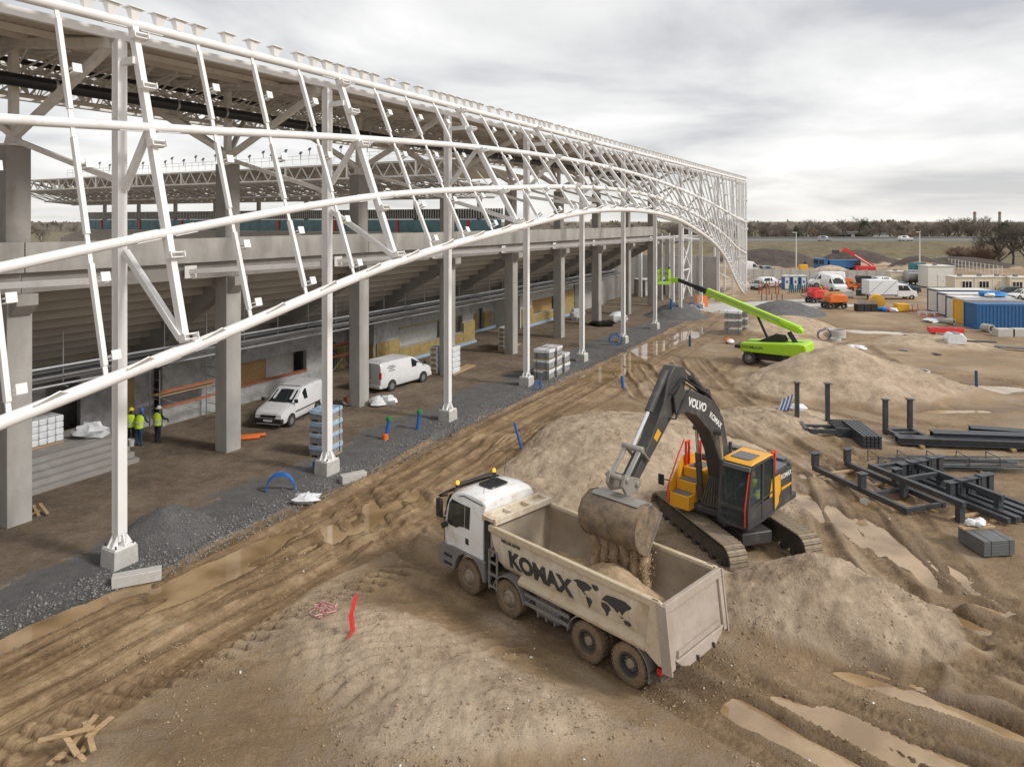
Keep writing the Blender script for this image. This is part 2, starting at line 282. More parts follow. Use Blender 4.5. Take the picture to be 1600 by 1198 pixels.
def terrain(x, y):
    x = np.asarray(x, float); y = np.asarray(y, float)
    dx, dy = x-C1.x, y-C1.y; u = dx*UD[0]+dy*UD[1]; v = -dx*UD[1]+dy*UD[0]
    near = np.clip(1-(np.hypot(x, y)-60)/60, 0, 1)
    under = ss(-1.6, .3, v+.5*fbm(u*.35, v*0+2, 3, 3))*ss(125, 110, u)
    road = ss(-7.2, -6.2, v+.5*fbm(u*.25, v*.1, 2, 8))*(1-ss(-1.9, -1.2, v+.4*fbm(u*.4, u*0, 2, 9)))*ss(70, 50, u)
    z = .045*fbm(x*.7, y*.7, 4, 1)*near+.12*fbm(x*.13, y*.13, 3, 5)*(1-under)*(1-road)
    z = z*(1-.75*under)
    rough = .17*fbm(x*1.3, y*1.3, 6, 21, .70)+.05*(1-2*np.abs(fbm(x*2.1+.7*y, y*1.2, 4, 23, .55)))
    # mud road ruts
    rt = fbm(v*2.3+.25*fbm(u*.3, v*.3, 2, 4), u*.09, 4, 31, .6); z = z+road*(.13*rt-.03+.035*(.5-np.abs(fbm(v*6+.5*rt, u*.22, 3, 36)))+.014*fbm(v*14, u*.5, 2, 35))
    lv = -6.9-.10*np.abs(u-1)*.25
    strip = np.exp(-((v+7.1+.25*u)/.5)**6)*ss(-9, -7, u)*ss(5.5, 4, u); tg_ = np.sign(np.sin((u+.35*v)*2*np.pi/.42)-.25)
    z = z-strip*(.03+.075*tg_)
    # heaps
    hz_ = np.zeros(x.shape); nn = fbm(x*.9, y*.9, 4, 41)
    for (cx, cy, rx, ry, an, h, sh) in HEAPS:
        ca, sa = math.cos(an), math.sin(an); p, q = ((x-cx)*ca+(y-cy)*sa)/rx, (-(x-cx)*sa+(y-cy)*ca)/ry
        r = np.sqrt(p*p+q*q)*(1+.16*fbm(x*.5+cx, y*.5, 3, 51))
        f = np.where(r < 1, np.clip(1-np.sqrt(r*r+.01)+.005, 0, 1)**1.08, 0) if sh == 'cone' else np.clip(1-r*r, 0, 1)**1.6
        hz_ = np.maximum(hz_, h*f)+np.minimum(hz_, h*f)*.35
    td = (x-TR.x)*TD[0]+(y-TR.y)*TD[1]; tn = -(x-TR.x)*TD[1]+(y-TR.y)*TD[0]          # along / left of the truck
    clear = np.where((td < 2.2) & (td > -8.6), ss(1.25, 2.3, np.abs(tn)), 1.); clear = np.minimum(clear, 1)
    heapm = ss(.04, .3, hz_)
    z = z+hz_*clear+rough*(heapm*.6+.35*(1-under)*(1-road))*np.clip(clear+.25, 0, 1)*near
    # scraped dig marks on the front mound
    mk = np.exp(-(((x+1.6)/4.4)**2+((y-17.4)/2.4)**2)**2); z = z+mk*.085*np.sin((y*1.1-x*.35+.6*fbm(x*.6, y*.6, 2, 61))*2*np.pi/.42)*clear*ss(-.3, .35, fbm(x*.5, y*.9, 2, 66))
    # hollows that hold water
    wet = np.zeros(x.shape); pm_ = np.zeros(x.shape)
    for (cx, cy, rx, ry, an, dp) in PUD:
        ca, sa = math.cos(an), math.sin(an); p, q = ((x-cx)*ca+(y-cy)*sa)/rx, (-(x-cx)*sa+(y-cy)*ca)/ry
        r2 = (p*p+q*q)*(1+.5*fbm(x*.8, y*.8, 3, 81)); g = np.exp(-r2**2); z = z*(1-g)-(dp+.075)*g; pm_ = np.maximum(pm_, ss(1.46, 1.2, np.sqrt(p*p+q*q))); wet = np.maximum(wet, np.exp(-(r2*.42)**2))
    z = z+.09*wet*fbm(x*1.0, y*1.0, 5, 83, .6)
    # wheel tracks
    tm = np.zeros(x.shape); tw = np.zeros(x.shape)
    for pts, g, dp in LINES:
        s_, t_ = pl(pts, x, y); Lt = sum(math.dist(a, b) for a, b in zip(pts, pts[1:])); endf = ss(0, 1.2, t_)*ss(Lt, Lt-1.2, t_); s_ = s_+.12*fbm(t_*.4, t_*0+g*9, 2, 71)
        for k in (-1, 1):
            e_ = np.abs(s_-k*g); pr = -np.exp(-(e_/.30)**4)+.55*np.exp(-((e_-.48)/.16)**2)
            tread = .16*np.sign(np.sin((t_+.5*e_)*2*np.pi/.19))*np.exp(-(e_/.27)**6)*(fbm(t_*.3, e_*0+k, 2, 76) > -.15)
            fade = (1-heapm*.5)*(1-.6*under)*endf; tw = np.maximum(tw, np.exp(-(e_/.26)**4)*fade*(.45+.55*(tread < 0))); z = z+dp*(1.25*pr*(.75+.6*fbm(t_*.5, s_, 2, 73))+tread)*fade; tm = np.maximum(tm, np.exp(-(e_/.45)**4)*fade)
        z = z+.9*dp*np.exp(-(s_/(g*1.9))**4)*fbm(s_*3.2, t_*.22, 4, 78, .6)*(1-.6*under)*endf
    zc_ = np.where(z < -.085, -.085+(z+.085)*.12, z); z = zc_*(1-pm_)+z*pm_; wet = np.maximum(wet*.8, pm_*ss(-.03, -.115, z))
    wet = np.maximum(wet, .8*road*ss(.12, -.35, rt+.5*fbm(v*6, u*.2, 3, 37))); wet = np.maximum(wet, .7*tw); wet = np.maximum(wet, .95*strip*(tg_ > 0))
    # excavator stand, level ground under vehicles
    ed = np.hypot(x-EX.x+.3, y-EX.y); pad = ss(2.5, 1.6, ed); z = z*(1-pad)+(EX.z+.14)*pad
    tp = ss(1.75, 1.3, np.abs(tn))*ss(-8, -7.4, td)*ss(2.6, 1.9, td); z = z*(1-.8*tp)-.02*tp
    # embankment with the road, far ground
    emb = ss(203, 225, y-.05*(x-100))*(1-.5*ss(246, 262, y)); z = z*(1-ss(195, 215, y))+4.2*emb*ss(20, 60, x)
    gravel = ss(-1.75, -1.1, v+.4*fbm(u*.5, v*.5, 3, 91))*(1-ss(1.2, 3.2, v+1.4*fbm(u*.25, v*.35, 3, 92)))*ss(75, 55, u)
    for (cx, cy, r) in ((-12.2, 24.9, 1.7), (18.9, 81, 4), (32.5, 84, 5)): gravel = np.maximum(gravel, ss(1.05, .8, np.hypot(x-cx, y-cy)/r))
    dirt = ss(1, 2.6, v)*ss(120, 90, u)
    mud = np.clip(np.maximum(road*1.0, .85*tm*(1-.6*heapm))+.35*ss(.1, .5, fbm(x*.22, y*.22, 3, 95))*(1-heapm)*(1-under), 0, 1)
    mud = np.maximum(mud, (.60+.3*fbm(x*.35, y*.35, 3, 97))*(1-ss(.1, .55, hz_))*(1-under)); wet = np.maximum(wet, .45*(1-heapm)*(1-under)*ss(-.2, .4, fbm(x*.3, y*.5, 4, 98)))
    grass = ss(200, 206, y-.05*(x-100))*ss(20, 60, x); dark = np.zeros(x.shape)
    for (cx, cy, r) in ((64, 172, 19), (86, 176, 14), (105, 165, 15), (92, 160, 8)): dark = np.maximum(dark, ss(1.05, .6, np.hypot((x-cx), (y-cy)*1.8)/r))
    grass = np.maximum(grass, ss(150, 158, y)*ss(112, 125, x)); grass = np.maximum(grass, ss(300, 320, y))
    return z, gravel, dirt, mud, wet, grass, dark, heapm, road
def Hz(x, y): return float(terrain(np.array([x]), np.array([y]))[0][0])
def ax1(parts):
    r = []
    for a, b, st in parts: r += list(np.arange(a, b-1e-6, st))
    return np.array(sorted(set(np.round(r, 4))))
gx = ax1([(-3000, -400, 200), (-400, -60, 10), (-60, -20, .8), (-20, -13, .2), (-13, 17, .066), (17, 36, .2), (36, 60, .6), (60, 180, 2), (180, 400, 8), (400, 3001, 200)])
gy = ax1([(-200, 0, 20), (0, 12.5, 1), (12.5, 29, .066), (29, 48, .14), (48, 75, .3), (75, 130, .8), (130, 280, 2), (280, 500, 20), (500, 5001, 250)])
X, Y = np.meshgrid(gx, gy); nx, ny = len(gx), len(gy)
Z, *MK = terrain(X.ravel(), Y.ravel())
co = np.stack([X.ravel(), Y.ravel(), Z], 1).astype(np.float32)
ii = (np.arange(ny-1)[:, None]*nx+np.arange(nx-1)[None, :]).ravel(); qd = np.stack([ii, ii+1, ii+nx+1, ii+nx], 1).astype(np.int32)
me = bpy.data.meshes.new('ground'); me.vertices.add(len(co)); me.vertices.foreach_set('co', co.ravel())
me.loops.add(qd.size); me.loops.foreach_set('vertex_index', qd.ravel()); me.polygons.add(len(qd)); me.polygons.foreach_set('loop_start', np.arange(0, qd.size, 4, dtype=np.int32))
me.update(calc_edges=True); me.polygons.foreach_set('use_smooth', np.ones(len(qd), bool))
gravel, dirt, mud, wet, grass, dark, heapm, roadm = MK
for nm, tri in (('zoneA', (gravel, dirt, mud)), ('zoneB', (wet, grass, dark)), ('zoneC', (heapm, roadm, heapm))):
    a = me.attributes.new(nm, 'FLOAT_COLOR', 'POINT'); arr = np.ones((len(co), 4), np.float32)
    for k in range(3): arr[:, k] = tri[k]
    a.data.foreach_set('color', arr.ravel())
g = bpy.data.materials.new('site_ground'); g.use_nodes = True; t = g.node_tree; P = t.nodes['Principled BSDF']; L = t.links.new
def N(ty, **k):
    n = t.nodes.new(ty)
    for a, b in k.items(): setattr(n, a, b)
    return n
tcg = N('ShaderNodeTexCoord')
def noise(sc_, det=6, ro=.6):
    n = N('ShaderNodeTexNoise'); n.inputs['Scale'].default_value = sc_; n.inputs['Detail'].default_value = det; n.inputs['Roughness'].default_value = ro; L(tcg.outputs['Object'], n.inputs['Vector']); return n.outputs['Fac']
def ramp(f, *st):
    r = N('ShaderNodeValToRGB'); e = r.color_ramp.elements
    e[0].position, e[0].color = st[0][0], st[0][1]+(1,); e[1].position, e[1].color = st[-1][0], st[-1][1]+(1,)
    for p, c in st[1:-1]: q = e.new(p); q.color = c+(1,)
    L(f, r.inputs[0]); return r.outputs[0]
def mix(f, a, b, mul=None):
    m = N('ShaderNodeMix', data_type='RGBA'); L(f, m.inputs[0]); L(a, m.inputs[6]); L(b, m.inputs[7]); return m.outputs[2]
za = N('ShaderNodeVertexColor', layer_name='zoneA'); zb = N('ShaderNodeVertexColor', layer_name='zoneB')
zc = N('ShaderNodeVertexColor', layer_name='zoneC'); zh = N('ShaderNodeSeparateColor'); L(zc.outputs[0], zh.inputs[0])
sa, sb = N('ShaderNodeSeparateColor'), N('ShaderNodeSeparateColor'); L(za.outputs[0], sa.inputs[0]); L(zb.outputs[0], sb.inputs[0])
nb, nf, nv = noise(.45, 7, .62), noise(6, 8, .7), noise(40, 4, .7)
nmid = noise(1.7, 8, .68)
def mm(op, a, b):
    n = N('ShaderNodeMath', operation=op)
    for i, q in enumerate((a, b)):
        if isinstance(q, (int, float)): n.inputs[i].default_value = q
        else: L(q, n.inputs[i])
    return n.outputs[0]
mixr = mm('ADD', mm('MULTIPLY', nb, .36), mm('ADD', mm('MULTIPLY', nmid, .36), mm('MULTIPLY', nf, .28)))
mixn = mm('ADD', mm('MULTIPLY', mm('SUBTRACT', mixr, .5), 1.75), .5)
mps = N('ShaderNodeMapping'); mps.inputs['Rotation'].default_value = (0, 0, .45); mps.inputs['Scale'].default_value = (.10, .75, 1); L(tcg.outputs['Object'], mps.inputs[0])
stk = N('ShaderNodeTexNoise'); stk.inputs['Scale'].default_value = 1; stk.inputs['Detail'].default_value = 6; stk.inputs['Distortion'].default_value = .8; L(mps.outputs[0], stk.inputs['Vector'])
stm = N('ShaderNodeMapRange', interpolation_type='SMOOTHSTEP'); stm.inputs['From Min'].default_value = .5; stm.inputs['From Max'].default_value = .62; stm.inputs['To Max'].default_value = .75; L(stk.outputs['Fac'], stm.inputs['Value'])
sand = ramp(mixn, (.28, (.275, .198, .132)), (.42, (.42, .318, .222)), (.54, (.53, .412, .292)), (.68, (.63, .505, .37)))
mudc = ramp(mixn, (.32, (.165, .102, .048)), (.5, (.275, .178, .088)), (.66, (.39, .275, .155)))
grav = ramp(mm('ADD', mm('MULTIPLY', nv, .7), mm('MULTIPLY', nmid, .3)), (.3, (.055, .054, .055)), (.5, (.13, .128, .126)), (.68, (.30, .29, .28)))
drt = ramp(mixn, (.34, (.13, .097, .068)), (.5, (.205, .155, .108)), (.66, (.28, .22, .16)))
grs = ramp(mixn, (.35, (.10, .08, .042)), (.5, (.155, .125, .062)), (.65, (.21, .165, .09)))
drk = ramp(mixn, (.35, (.045, .037, .032)), (.65, (.11, .085, .068)))
def soft(f, k=.9):      # break a zone's edge up with noise
    q = mm('ADD', f, mm('MULTIPLY', mm('SUBTRACT', mixn, .5), k)); n = N('ShaderNodeMapRange', interpolation_type='SMOOTHSTEP'); n.inputs['From Min'].default_value = .3; n.inputs['From Max'].default_value = .7; L(q, n.inputs['Value']); return n.outputs[0]
c = mix(mm('MAXIMUM', mm('MULTIPLY', soft(sa.outputs[2], 1.4), .9), mm('MULTIPLY', stm.outputs[0], mm('SUBTRACT', 1, zh.outputs[0]))), sand, mudc); c = mix(soft(sa.outputs[1], 1.2), c, drt); c = mix(soft(sa.outputs[0], 2.2), c, grav)
c = mix(soft(sb.outputs[1]), c, grs); c = mix(soft(sb.outputs[2]), c, drk)
wetc = N('ShaderNodeMix', data_type='RGBA', blend_type='MULTIPLY'); L(mm('MULTIPLY', sb.outputs[0], .8), wetc.inputs[0]); L(c, wetc.inputs[6]); wetc.inputs[7].default_value = (.46, .41, .35, 1)
L(wetc.outputs[2], P.inputs['Base Color'])
rr_ = N('ShaderNodeMapRange'); L(mm('MAXIMUM', sb.outputs[0], mm('MULTIPLY', sa.outputs[2], .55)), rr_.inputs['Value']); rr_.inputs['To Min'].default_value = .95; rr_.inputs['To Max'].default_value = .28; L(rr_.outputs[0], P.inputs['Roughness'])
bp = N('ShaderNodeBump'); bp.inputs['Distance'].default_value = .085; bst = N('ShaderNodeMapRange'); bst.inputs['To Min'].default_value = 1; bst.inputs['To Max'].default_value = .45; L(zh.outputs[1], bst.inputs['Value']); L(bst.outputs[0], bp.inputs['Strength'])
vor = N('ShaderNodeTexVoronoi'); vor.inputs['Scale'].default_value = 11; vor.inputs['Randomness'].default_value = 1; L(tcg.outputs['Object'], vor.inputs['Vector'])
vl = N('ShaderNodeMapRange'); vl.inputs['From Max'].default_value = .45; vl.inputs['To Min'].default_value = 1; vl.inputs['To Max'].default_value = 0; L(vor.outputs['Distance'], vl.inputs['Value'])
lumpm = mm('MULTIPLY', mm('MULTIPLY', vl.outputs[0], noise(3.1, 3, .5)), .55)
r1 = N('ShaderNodeMapping'); r1.inputs['Rotation'].default_value = (0, 0, -UA); L(tcg.outputs['Object'], r1.inputs[0]); r2_ = N('ShaderNodeMapping'); r2_.inputs['Scale'].default_value = (.35, 7.5, 1); L(r1.outputs[0], r2_.inputs[0])
fine = N('ShaderNodeTexNoise'); fine.inputs['Scale'].default_value = 1; fine.inputs['Detail'].default_value = 4; fine.inputs['Distortion'].default_value = .25; L(r2_.outputs[0], fine.inputs['Vector'])
L(mm('ADD', mm('ADD', mm('ADD', mm('MULTIPLY', noise(13, 7, .75), .9), lumpm), mm('MULTIPLY', nv, .35)), mm('MULTIPLY', mm('MULTIPLY', fine.outputs['Fac'], zh.outputs[1]), 2.6)), bp.inputs['Height']); L(bp.outputs[0], P.inputs['Normal'])
me.materials.append(g); ground = bpy.data.objects.new('ground', me); COL.objects.link(ground); tag(ground, None, None, kind='structure')
# water in the hollows
wm_ = bpy.data.materials.new('muddy_water'); wm_.use_nodes = True; b_ = wm_.node_tree.nodes['Principled BSDF']
b_.inputs['Base Color'].default_value = (.36, .245, .135, 1); b_.inputs['Roughness'].default_value = .03; b_.inputs['IOR'].default_value = 1.7
t_ = wm_.node_tree; wc = t_.nodes.new('ShaderNodeTexCoord'); wn1 = t_.nodes.new('ShaderNodeTexNoise'); wn1.inputs['Scale'].default_value = .55; wn1.inputs['Detail'].default_value = 5; t_.links.new(wc.outputs['Object'], wn1.inputs['Vector'])
wr = t_.nodes.new('ShaderNodeValToRGB'); wr.color_ramp.elements[0].position = .38; wr.color_ramp.elements[0].color = (.24, .155, .075, 1); wr.color_ramp.elements[1].position = .60; wr.color_ramp.elements[1].color = (.43, .30, .17, 1); t_.links.new(wn1.outputs['Fac'], wr.inputs[0]); t_.links.new(wr.outputs[0], b_.inputs['Base Color'])
M['water'] = wm_
for k, (cx, cy, rx, ry, an, dp) in enumerate(PUD):
    b = MB(); ca, sa_ = math.cos(an), math.sin(an); pts = []
    for j in range(40):
        a = 2*math.pi*j/40; p, q = 1.5*rx*math.cos(a), 1.5*ry*math.sin(a); pts.append((cx+p*ca-q*sa_, cy+p*sa_+q*ca, -.125-.002*(k % 9)))
    b.add(pts, [tuple(range(40))]); tag(b.build('puddle', 'water'), None, None, kind='structure')
# loose stones and clods (nobody could count them)
def scatter(name, m, n, fx, smin, smax, seed, label):
    rg = np.random.default_rng(seed); x, y = fx(rg, n); z = terrain(x, y)[0]; s_ = smin+(smax-smin)*rg.random(n)**3
    base = np.array([(1, 0, 0), (-.5, .87, 0), (-.5, -.87, 0), (.3, .2, .75), (-.25, -.1, -.6)], float)
    vs = (base[None]*(.6+.8*rg.random((n, 5, 3))))*s_[:, None, None]; a = rg.random(n)*6.28
    vx = vs[:, :, 0]*np.cos(a)[:, None]-vs[:, :, 1]*np.sin(a)[:, None]; vy = vs[:, :, 0]*np.sin(a)[:, None]+vs[:, :, 1]*np.cos(a)[:, None]
    vv = np.stack([vx+x[:, None], vy+y[:, None], vs[:, :, 2]+(z+s_*.12)[:, None]], 2).reshape(-1, 3)
    fs = np.array([(0, 1, 3), (1, 2, 3), (2, 0, 3), (1, 0, 4), (2, 1, 4), (0, 2, 4)]); ff = (fs[None]+5*np.arange(n)[:, None, None]).reshape(-1, 3).astype(np.int32)
    q = bpy.data.meshes.new(name); q.vertices.add(len(vv)); q.vertices.foreach_set('co', vv.astype(np.float32).ravel()); q.loops.add(ff.size); q.loops.foreach_set('vertex_index', ff.ravel())
    q.polygons.add(len(ff)); q.polygons.foreach_set('loop_start', np.arange(0, ff.size, 3, dtype=np.int32)); q.update(calc_edges=True); q.materials.append(M[m])
    o = bpy.data.objects.new(name, q); COL.objects.link(o); return tag(o, label, name.replace('_', ' '), kind='stuff')
def f_gravel(rg, n):
    u = -9+45*rg.random(n)**1.6; v = -1.45+rg.normal(0, .35, n)+1.4*rg.random(n)*(rg.random(n) > .4); return C1.x+u*UD[0]-v*UD[1], C1.y+u*UD[1]+v*UD[0]
M['stone'] = mat('gravel_stone', (.21, .205, .20), .85, var=.75, scale=9); M['clod'] = mat('soil_clod', (.33, .24, .155), .95, var=.5, scale=5); M['litter'] = mat('litter_white', (.7, .68, .64), .7)
scatter('gravel', 'stone', 15000, f_gravel, .016, .07, 3, 'loose dark grey gravel lying along the foot of the white columns')
def f_clod(rg, n):
    d = 13.5+26*rg.random(n)**1.5; x = (rg.random(n)*1.75-.85)*d*.74; k = (((x-C1.x)*UD[1]-(y_(d)-C1.y)*UD[0]) > 1.6) & (fbm(x*.8, d*.8, 3, 7)+.5*(rg.random(n)-.5) > .12)
    return x[k.nonzero()], d[k.nonzero()]
y_ = lambda d: d
_fc = f_clod
def f_clod2(rg, n):
    xs, ys = [], []; tot = 0
    while tot < n:
        x, y = _fc(rg, n); xs.append(x); ys.append(y); tot += len(x)
    return np.concatenate(xs)[:n], np.concatenate(ys)[:n]
scatter('soil_clods', 'clod', 10000, f_clod2, .008, .05, 5, 'crumbs and clods of sandy soil strewn over the churned ground')
scatter('litter_scraps', 'litter', 130, f_clod2, .02, .06, 9, 'tiny scraps of white litter trodden into the churned ground')
# ================================================================== STADIUM: white facade frame
def lerp(a, b, t): return a+(b-a)*t
def itp(tab, u): return float(np.interp(u, [q[0] for q in tab], [q[1] for q in tab]))
def crv(tab):       # smooth (cubic) sampling of a table
    us = np.array([q[0] for q in tab]); vs = np.array([q[1] for q in tab]); m = np.gradient(vs, us)
    def f(u):
        i = int(np.clip(np.searchsorted(us, u)-1, 0, len(us)-2)); h = us[i+1]-us[i]; t = (u-us[i])/h
        return float((2*t**3-3*t*t+1)*vs[i]+(t**3-2*t*t+t)*h*m[i]+(-2*t**3+3*t*t)*vs[i+1]+(t**3-t*t)*h*m[i+1])
    return f
TOPZ = 17.25
wB = crv([(-28, 1.6), (-18.7, 2.1), (-9.35, 2.6), (0, 3.1), (9.33, 3.7), (18.67, 4.4), (28, 4.65), (37.3, 4.75), (46.7, 4.7), (56, 4.3), (65.3, 3.8), (74.7, 3.0), (84, 2.0), (93, 1.05), (101, .55)])
zB = crv([(-28, 2.4), (-18.7, 3.7), (-9.35, 5.2), (0, 7.1), (9.33, 9.25), (18.67, 10.65), (28, 11.6), (37.3, 11.75), (46.7, 11.2), (56, 10.0), (65.3, 8.45), (74.7, 6.35), (84, 3.7), (93, 1.2), (97.5, 0)])
zM = crv([(-28, 6.4), (-18.7, 7.5), (-9.35, 8.9), (0, 10.6), (9.33, 12.0), (18.67, 12.7), (28, 13.15), (37.3, 13.25), (46.7, 12.85), (56, 12.0), (65.3, 10.95), (74.7, 9.8), (84, 8.4), (93, 6.9), (101, 5.8)])
zA = crv([(-28, 13.0), (-9.35, 13.4), (0, 13.9), (9.33, 14.5), (18.67, 14.95), (28, 15.15), (37.3, 15.1), (46.7, 14.8), (56, 14.35), (65.3, 13.7), (74.7, 13.0), (84, 12.2), (93, 11.4), (101, 10.7)])
def wz(u, z): zb = max(zB(min(u, 97)), 0); return lerp(.5, wB(u), (TOPZ-z)/(TOPZ-zb))
def fp(u, z): return (u, -wz(u, z), z)
U0, U1 = -18.7, 101.
fac = empty('facade_frame', C1, UA, 'long white tubular steel facade frame with sweeping lower edge and leaning struts', 'facade')
us = list(np.arange(U0, U1+.1, 1.0))
for nm, zf, r, ue in (('top_tube', lambda u: TOPZ, .165, U1), ('upper_tube', zA, .15, U1), ('middle_tube', zM, .15, U1), ('lower_tube', zB, .18, 97.3)):
    MB().tube([fp(u, zf(u)) for u in us if u <= ue], r, 14).build(nm, 'white', fac)
MB().bx(U0, U1, .06, .26, 16.82, 17.1).build('edge_beam', 'white', fac)
NB = 11
axes = [i*BAY for i in range(-2, NB)]
for i, u in enumerate(axes):
    ztop = 16.8
    cb = MB()
    if u < 90: cb.bx(u-.12, u+.12, -.14, .14, .75, ztop); cb.bx(u-.155, u+.155, -.165, -.143, .98, ztop-.1); cb.bx(u-.155, u+.155, .143, .165, .98, ztop-.1)
    else: cb.bx(u-.13, u+.13, -.15, .15, .0, ztop)
    c = cb.build('column', 'white', fac)
    if u < 90:
        f = MB(); f.bx(u-.35, u+.35, -.33, .33, .57, .62)
        for a in (-1, 1):
            for q in (-.15, .15):
                f.prism([(u+a*.135, .62), (u+a*.34, .62), (u+a*.135, 1.0)], q*.8-.015, q*.8+.015)
            f.prism([(a*.195, .622), (a*.32, .622), (a*.195, 1.0)], u-.02, u+.02, 'x')
        f.build('base_plate', 'white', c)
        bo = MB()
        for a in (-1, 1):
            for q in (-1, 1): bo = MB(); bo.tube([(u+a*.29, q*.27, .62), (u+a*.29, q*.27, .71)], .03, 6); bo.build('anchor_bolt', 'steelb', c)
        p = MB().prism([(-.42, 0), (.42, 0), (.38, .57), (-.38, .57)], -.37, .37); p.v = [(x+u, y, z-.12) for x, y, z in p.v]
        for k, q in enumerate(p.v): p.v[k] = (q[0], q[1], q[2]+.12 if q[2] > .3 else q[2])
        p.build('pedestal', 'concP', fac, bevel=.02)
    # arms that hold the tubes off the column
    if u < 96:
        MB().bar((u, -.25, 16.05), fp(u, 16.05), .16, .22).build('upper_arm', 'white', fac)
        za, zb, zm = zA(u), zB(u), zM(u)
        MB().bar((u+.05, -.2, za-1.9), fp(u+.1, za-.05), .17, .2).build('knee_brace', 'white', fac)
        if zb > 4: MB().bar((u+.05, -.22, min(zm-.6, zb+2.9)), fp(u+.05, zb+.35), .2, .2).build('knee_brace', 'white', fac)
def strut(u, main):
    zb = zB(u) if u < 97 else 0.; zb = max(zb, .0); s = .17 if main else .09
    a, b = Vector(fp(u, TOPZ+.05)), Vector(fp(u, zb)); d = (a-b).normalized()
    m = MB()
    if main:
        m.bar(b+d*.2, a, .25, .2, up=(1, 0, 0))
    else:
        zs = [TOPZ, zA(u), zM(u), zb]; zs = [q for q in zs if q >= zb]
        for p, q in zip(zs[:-1], zs[1:]):
            p_, q_ = Vector(fp(u, p)), Vector(fp(u, q))
            if (p_-q_).length > .9: m.bar(q_+d*.42, p_-d*.42, .15, .13, up=(1, 0, 0)); m.bar(q_, q_+d*.45, .05, .12, up=(1, 0, 0)); m.bar(p_-d*.45, p_, .05, .12, up=(1, 0, 0))
    o = m.build('main_strut' if main else 'strut', 'white', fac)
    zs = [lerp(zb, TOPZ, f) for f in ((.04, .28, .62, .80, .96) if main else (.06, .26, .56, .82))]
    n_ = Vector((0, -1, 0)); n_ = (n_-d*n_.dot(d)).normalized(); x = Vector((1, 0, 0)); rot = Matrix((x, n_, d)).transposed()
    for z in zs:
        c = Vector(fp(u, z)); k = MB()
        if main: k.box(c+n_*.2, (.5, .26, .04), rot); k.box(c+n_*.2-d*.15, (.42, .26, .03), rot); k.box(c+n_*.25+x*.23-d*.075, (.03, .28, .2), rot); k.box(c+n_*.25-x*.23-d*.075, (.03, .28, .2), rot)
        else: k.box(c+x*.19+n_*.12, (.2, .3, .03), rot); k.box(c+x*.22+n_*.25, (.26, .03, .26), rot); k.box(c+x*.19+n_*.12-d*.12, (.2, .3, .03), rot)
        k.build('bracket', 'white', o)
    return o
for i, u in enumerate(axes):
    strut(u+.12, True)
    for j in (1, 2, 3): strut(u+.12+BAY*j/4, False)
for u in (94.8, 97.0, 99.0, 100.7): strut(u, False)
# bolted splices on the tubes at the main struts
for u in axes[1:8]:
    for zf, r in ((lambda q: TOPZ, .2), (zA, .19), (zM, .19), (zB, .22)):
        for sgn in (-1, 1):
            a, b = Vector(fp(u+.12+sgn*.24, zf(u+.12+sgn*.24))), Vector(fp(u+.12+sgn*1.0, zf(u+.12+sgn*1.0))); d = (b-a).normalized()
            m = MB(); m.bar(a, b, .37 if r > .19 else .33, .03, up=(0, -1, .5)); o = m.build('splice_plate', 'white', fac)
            k = MB(); n_ = Vector((0, -.8, .6)); y = d.cross(n_).normalized()
            for t in range(4):
                for q in (-.12, -.07, .07, .12): c = a+d*(.12+t*.16)+y*q; k.tube([c-n_*.05, c+n_*.05], .026, 5)
            tag(k.build('bolts', 'steelb', o), None, None, kind='stuff')
# pads along the top tube, fins on the lower tube
pm = MB(); pm.add([(-.09, -.07, -.05), (.09, -.07, -.05), (.09, .07, -.05), (-.09, .07, -.05), (-.2, -.14, .3), (.2, -.14, .3), (.2, .14, .3), (-.2, .14, .3)], [(0, 1, 2, 3), (4, 5, 6, 7), (0, 1, 5, 4), (1, 2, 6, 5), (2, 3, 7, 6), (3, 0, 4, 7)]); pm.box((0, 0, .325), (.56, .44, .03))
pad = None
fm = MB(); fm.prism([(-.45, 0), (.45, 0), (.1, .34), (-.45, .1)], -.02, .02); fin = None
for i, u in enumerate(axes):
    for j, f in enumerate((.0, .09, .17, .25, .38, .5, .62, .75, .84, .92)):
        q = u+f*BAY+.12
        if q > 100.5: continue
        if pad is None: pad = pm.build('pad', 'white', fac); pad.location = (q, -.55, TOPZ+.17)
        else: inst(pad, 'pad', (q, -.55, TOPZ+.17), (random.uniform(-.08, .08), .06, 0), fac)
    for j in range(4):
        q = u+.12+BAY*j/4+.9; p = fp(q, zB(q))
        if q > 92: continue
        sl_ = math.atan2(zB(q+.5)-zB(q-.5), 1)
        if fin is None: fin = fm.build('fin_plate', 'white', fac); fin.location = (p[0], p[1]-.12, p[2]+.12); fin.rotation_euler = (.9, -sl_, 0)
        else: inst(fin, 'fin_plate', (p[0], p[1]-.12, p[2]+.12), (.9, -sl_, 0), fac)
# corner lattice at the far end
for k, (u, v) in enumerate(((101, -.5), (101.2, 1.6), (99, 2.4), (96, 3.2))):
    MB().bx(u-.14, u+.14, v-.14, v+.14, 0, TOPZ-.3).build('corner_post', 'white', fac)
for z in np.arange(1.5, 17, 1.9): MB().bar((101, -.5, z), (101.2, 1.6, z), .1).build('corner_rung', 'white', fac)
for z in np.arange(1.5, 15, 3.8): MB().bar((101.2, 1.6, z), (96, 3.2, z+1.9), .1).build('corner_rung', 'white', fac)
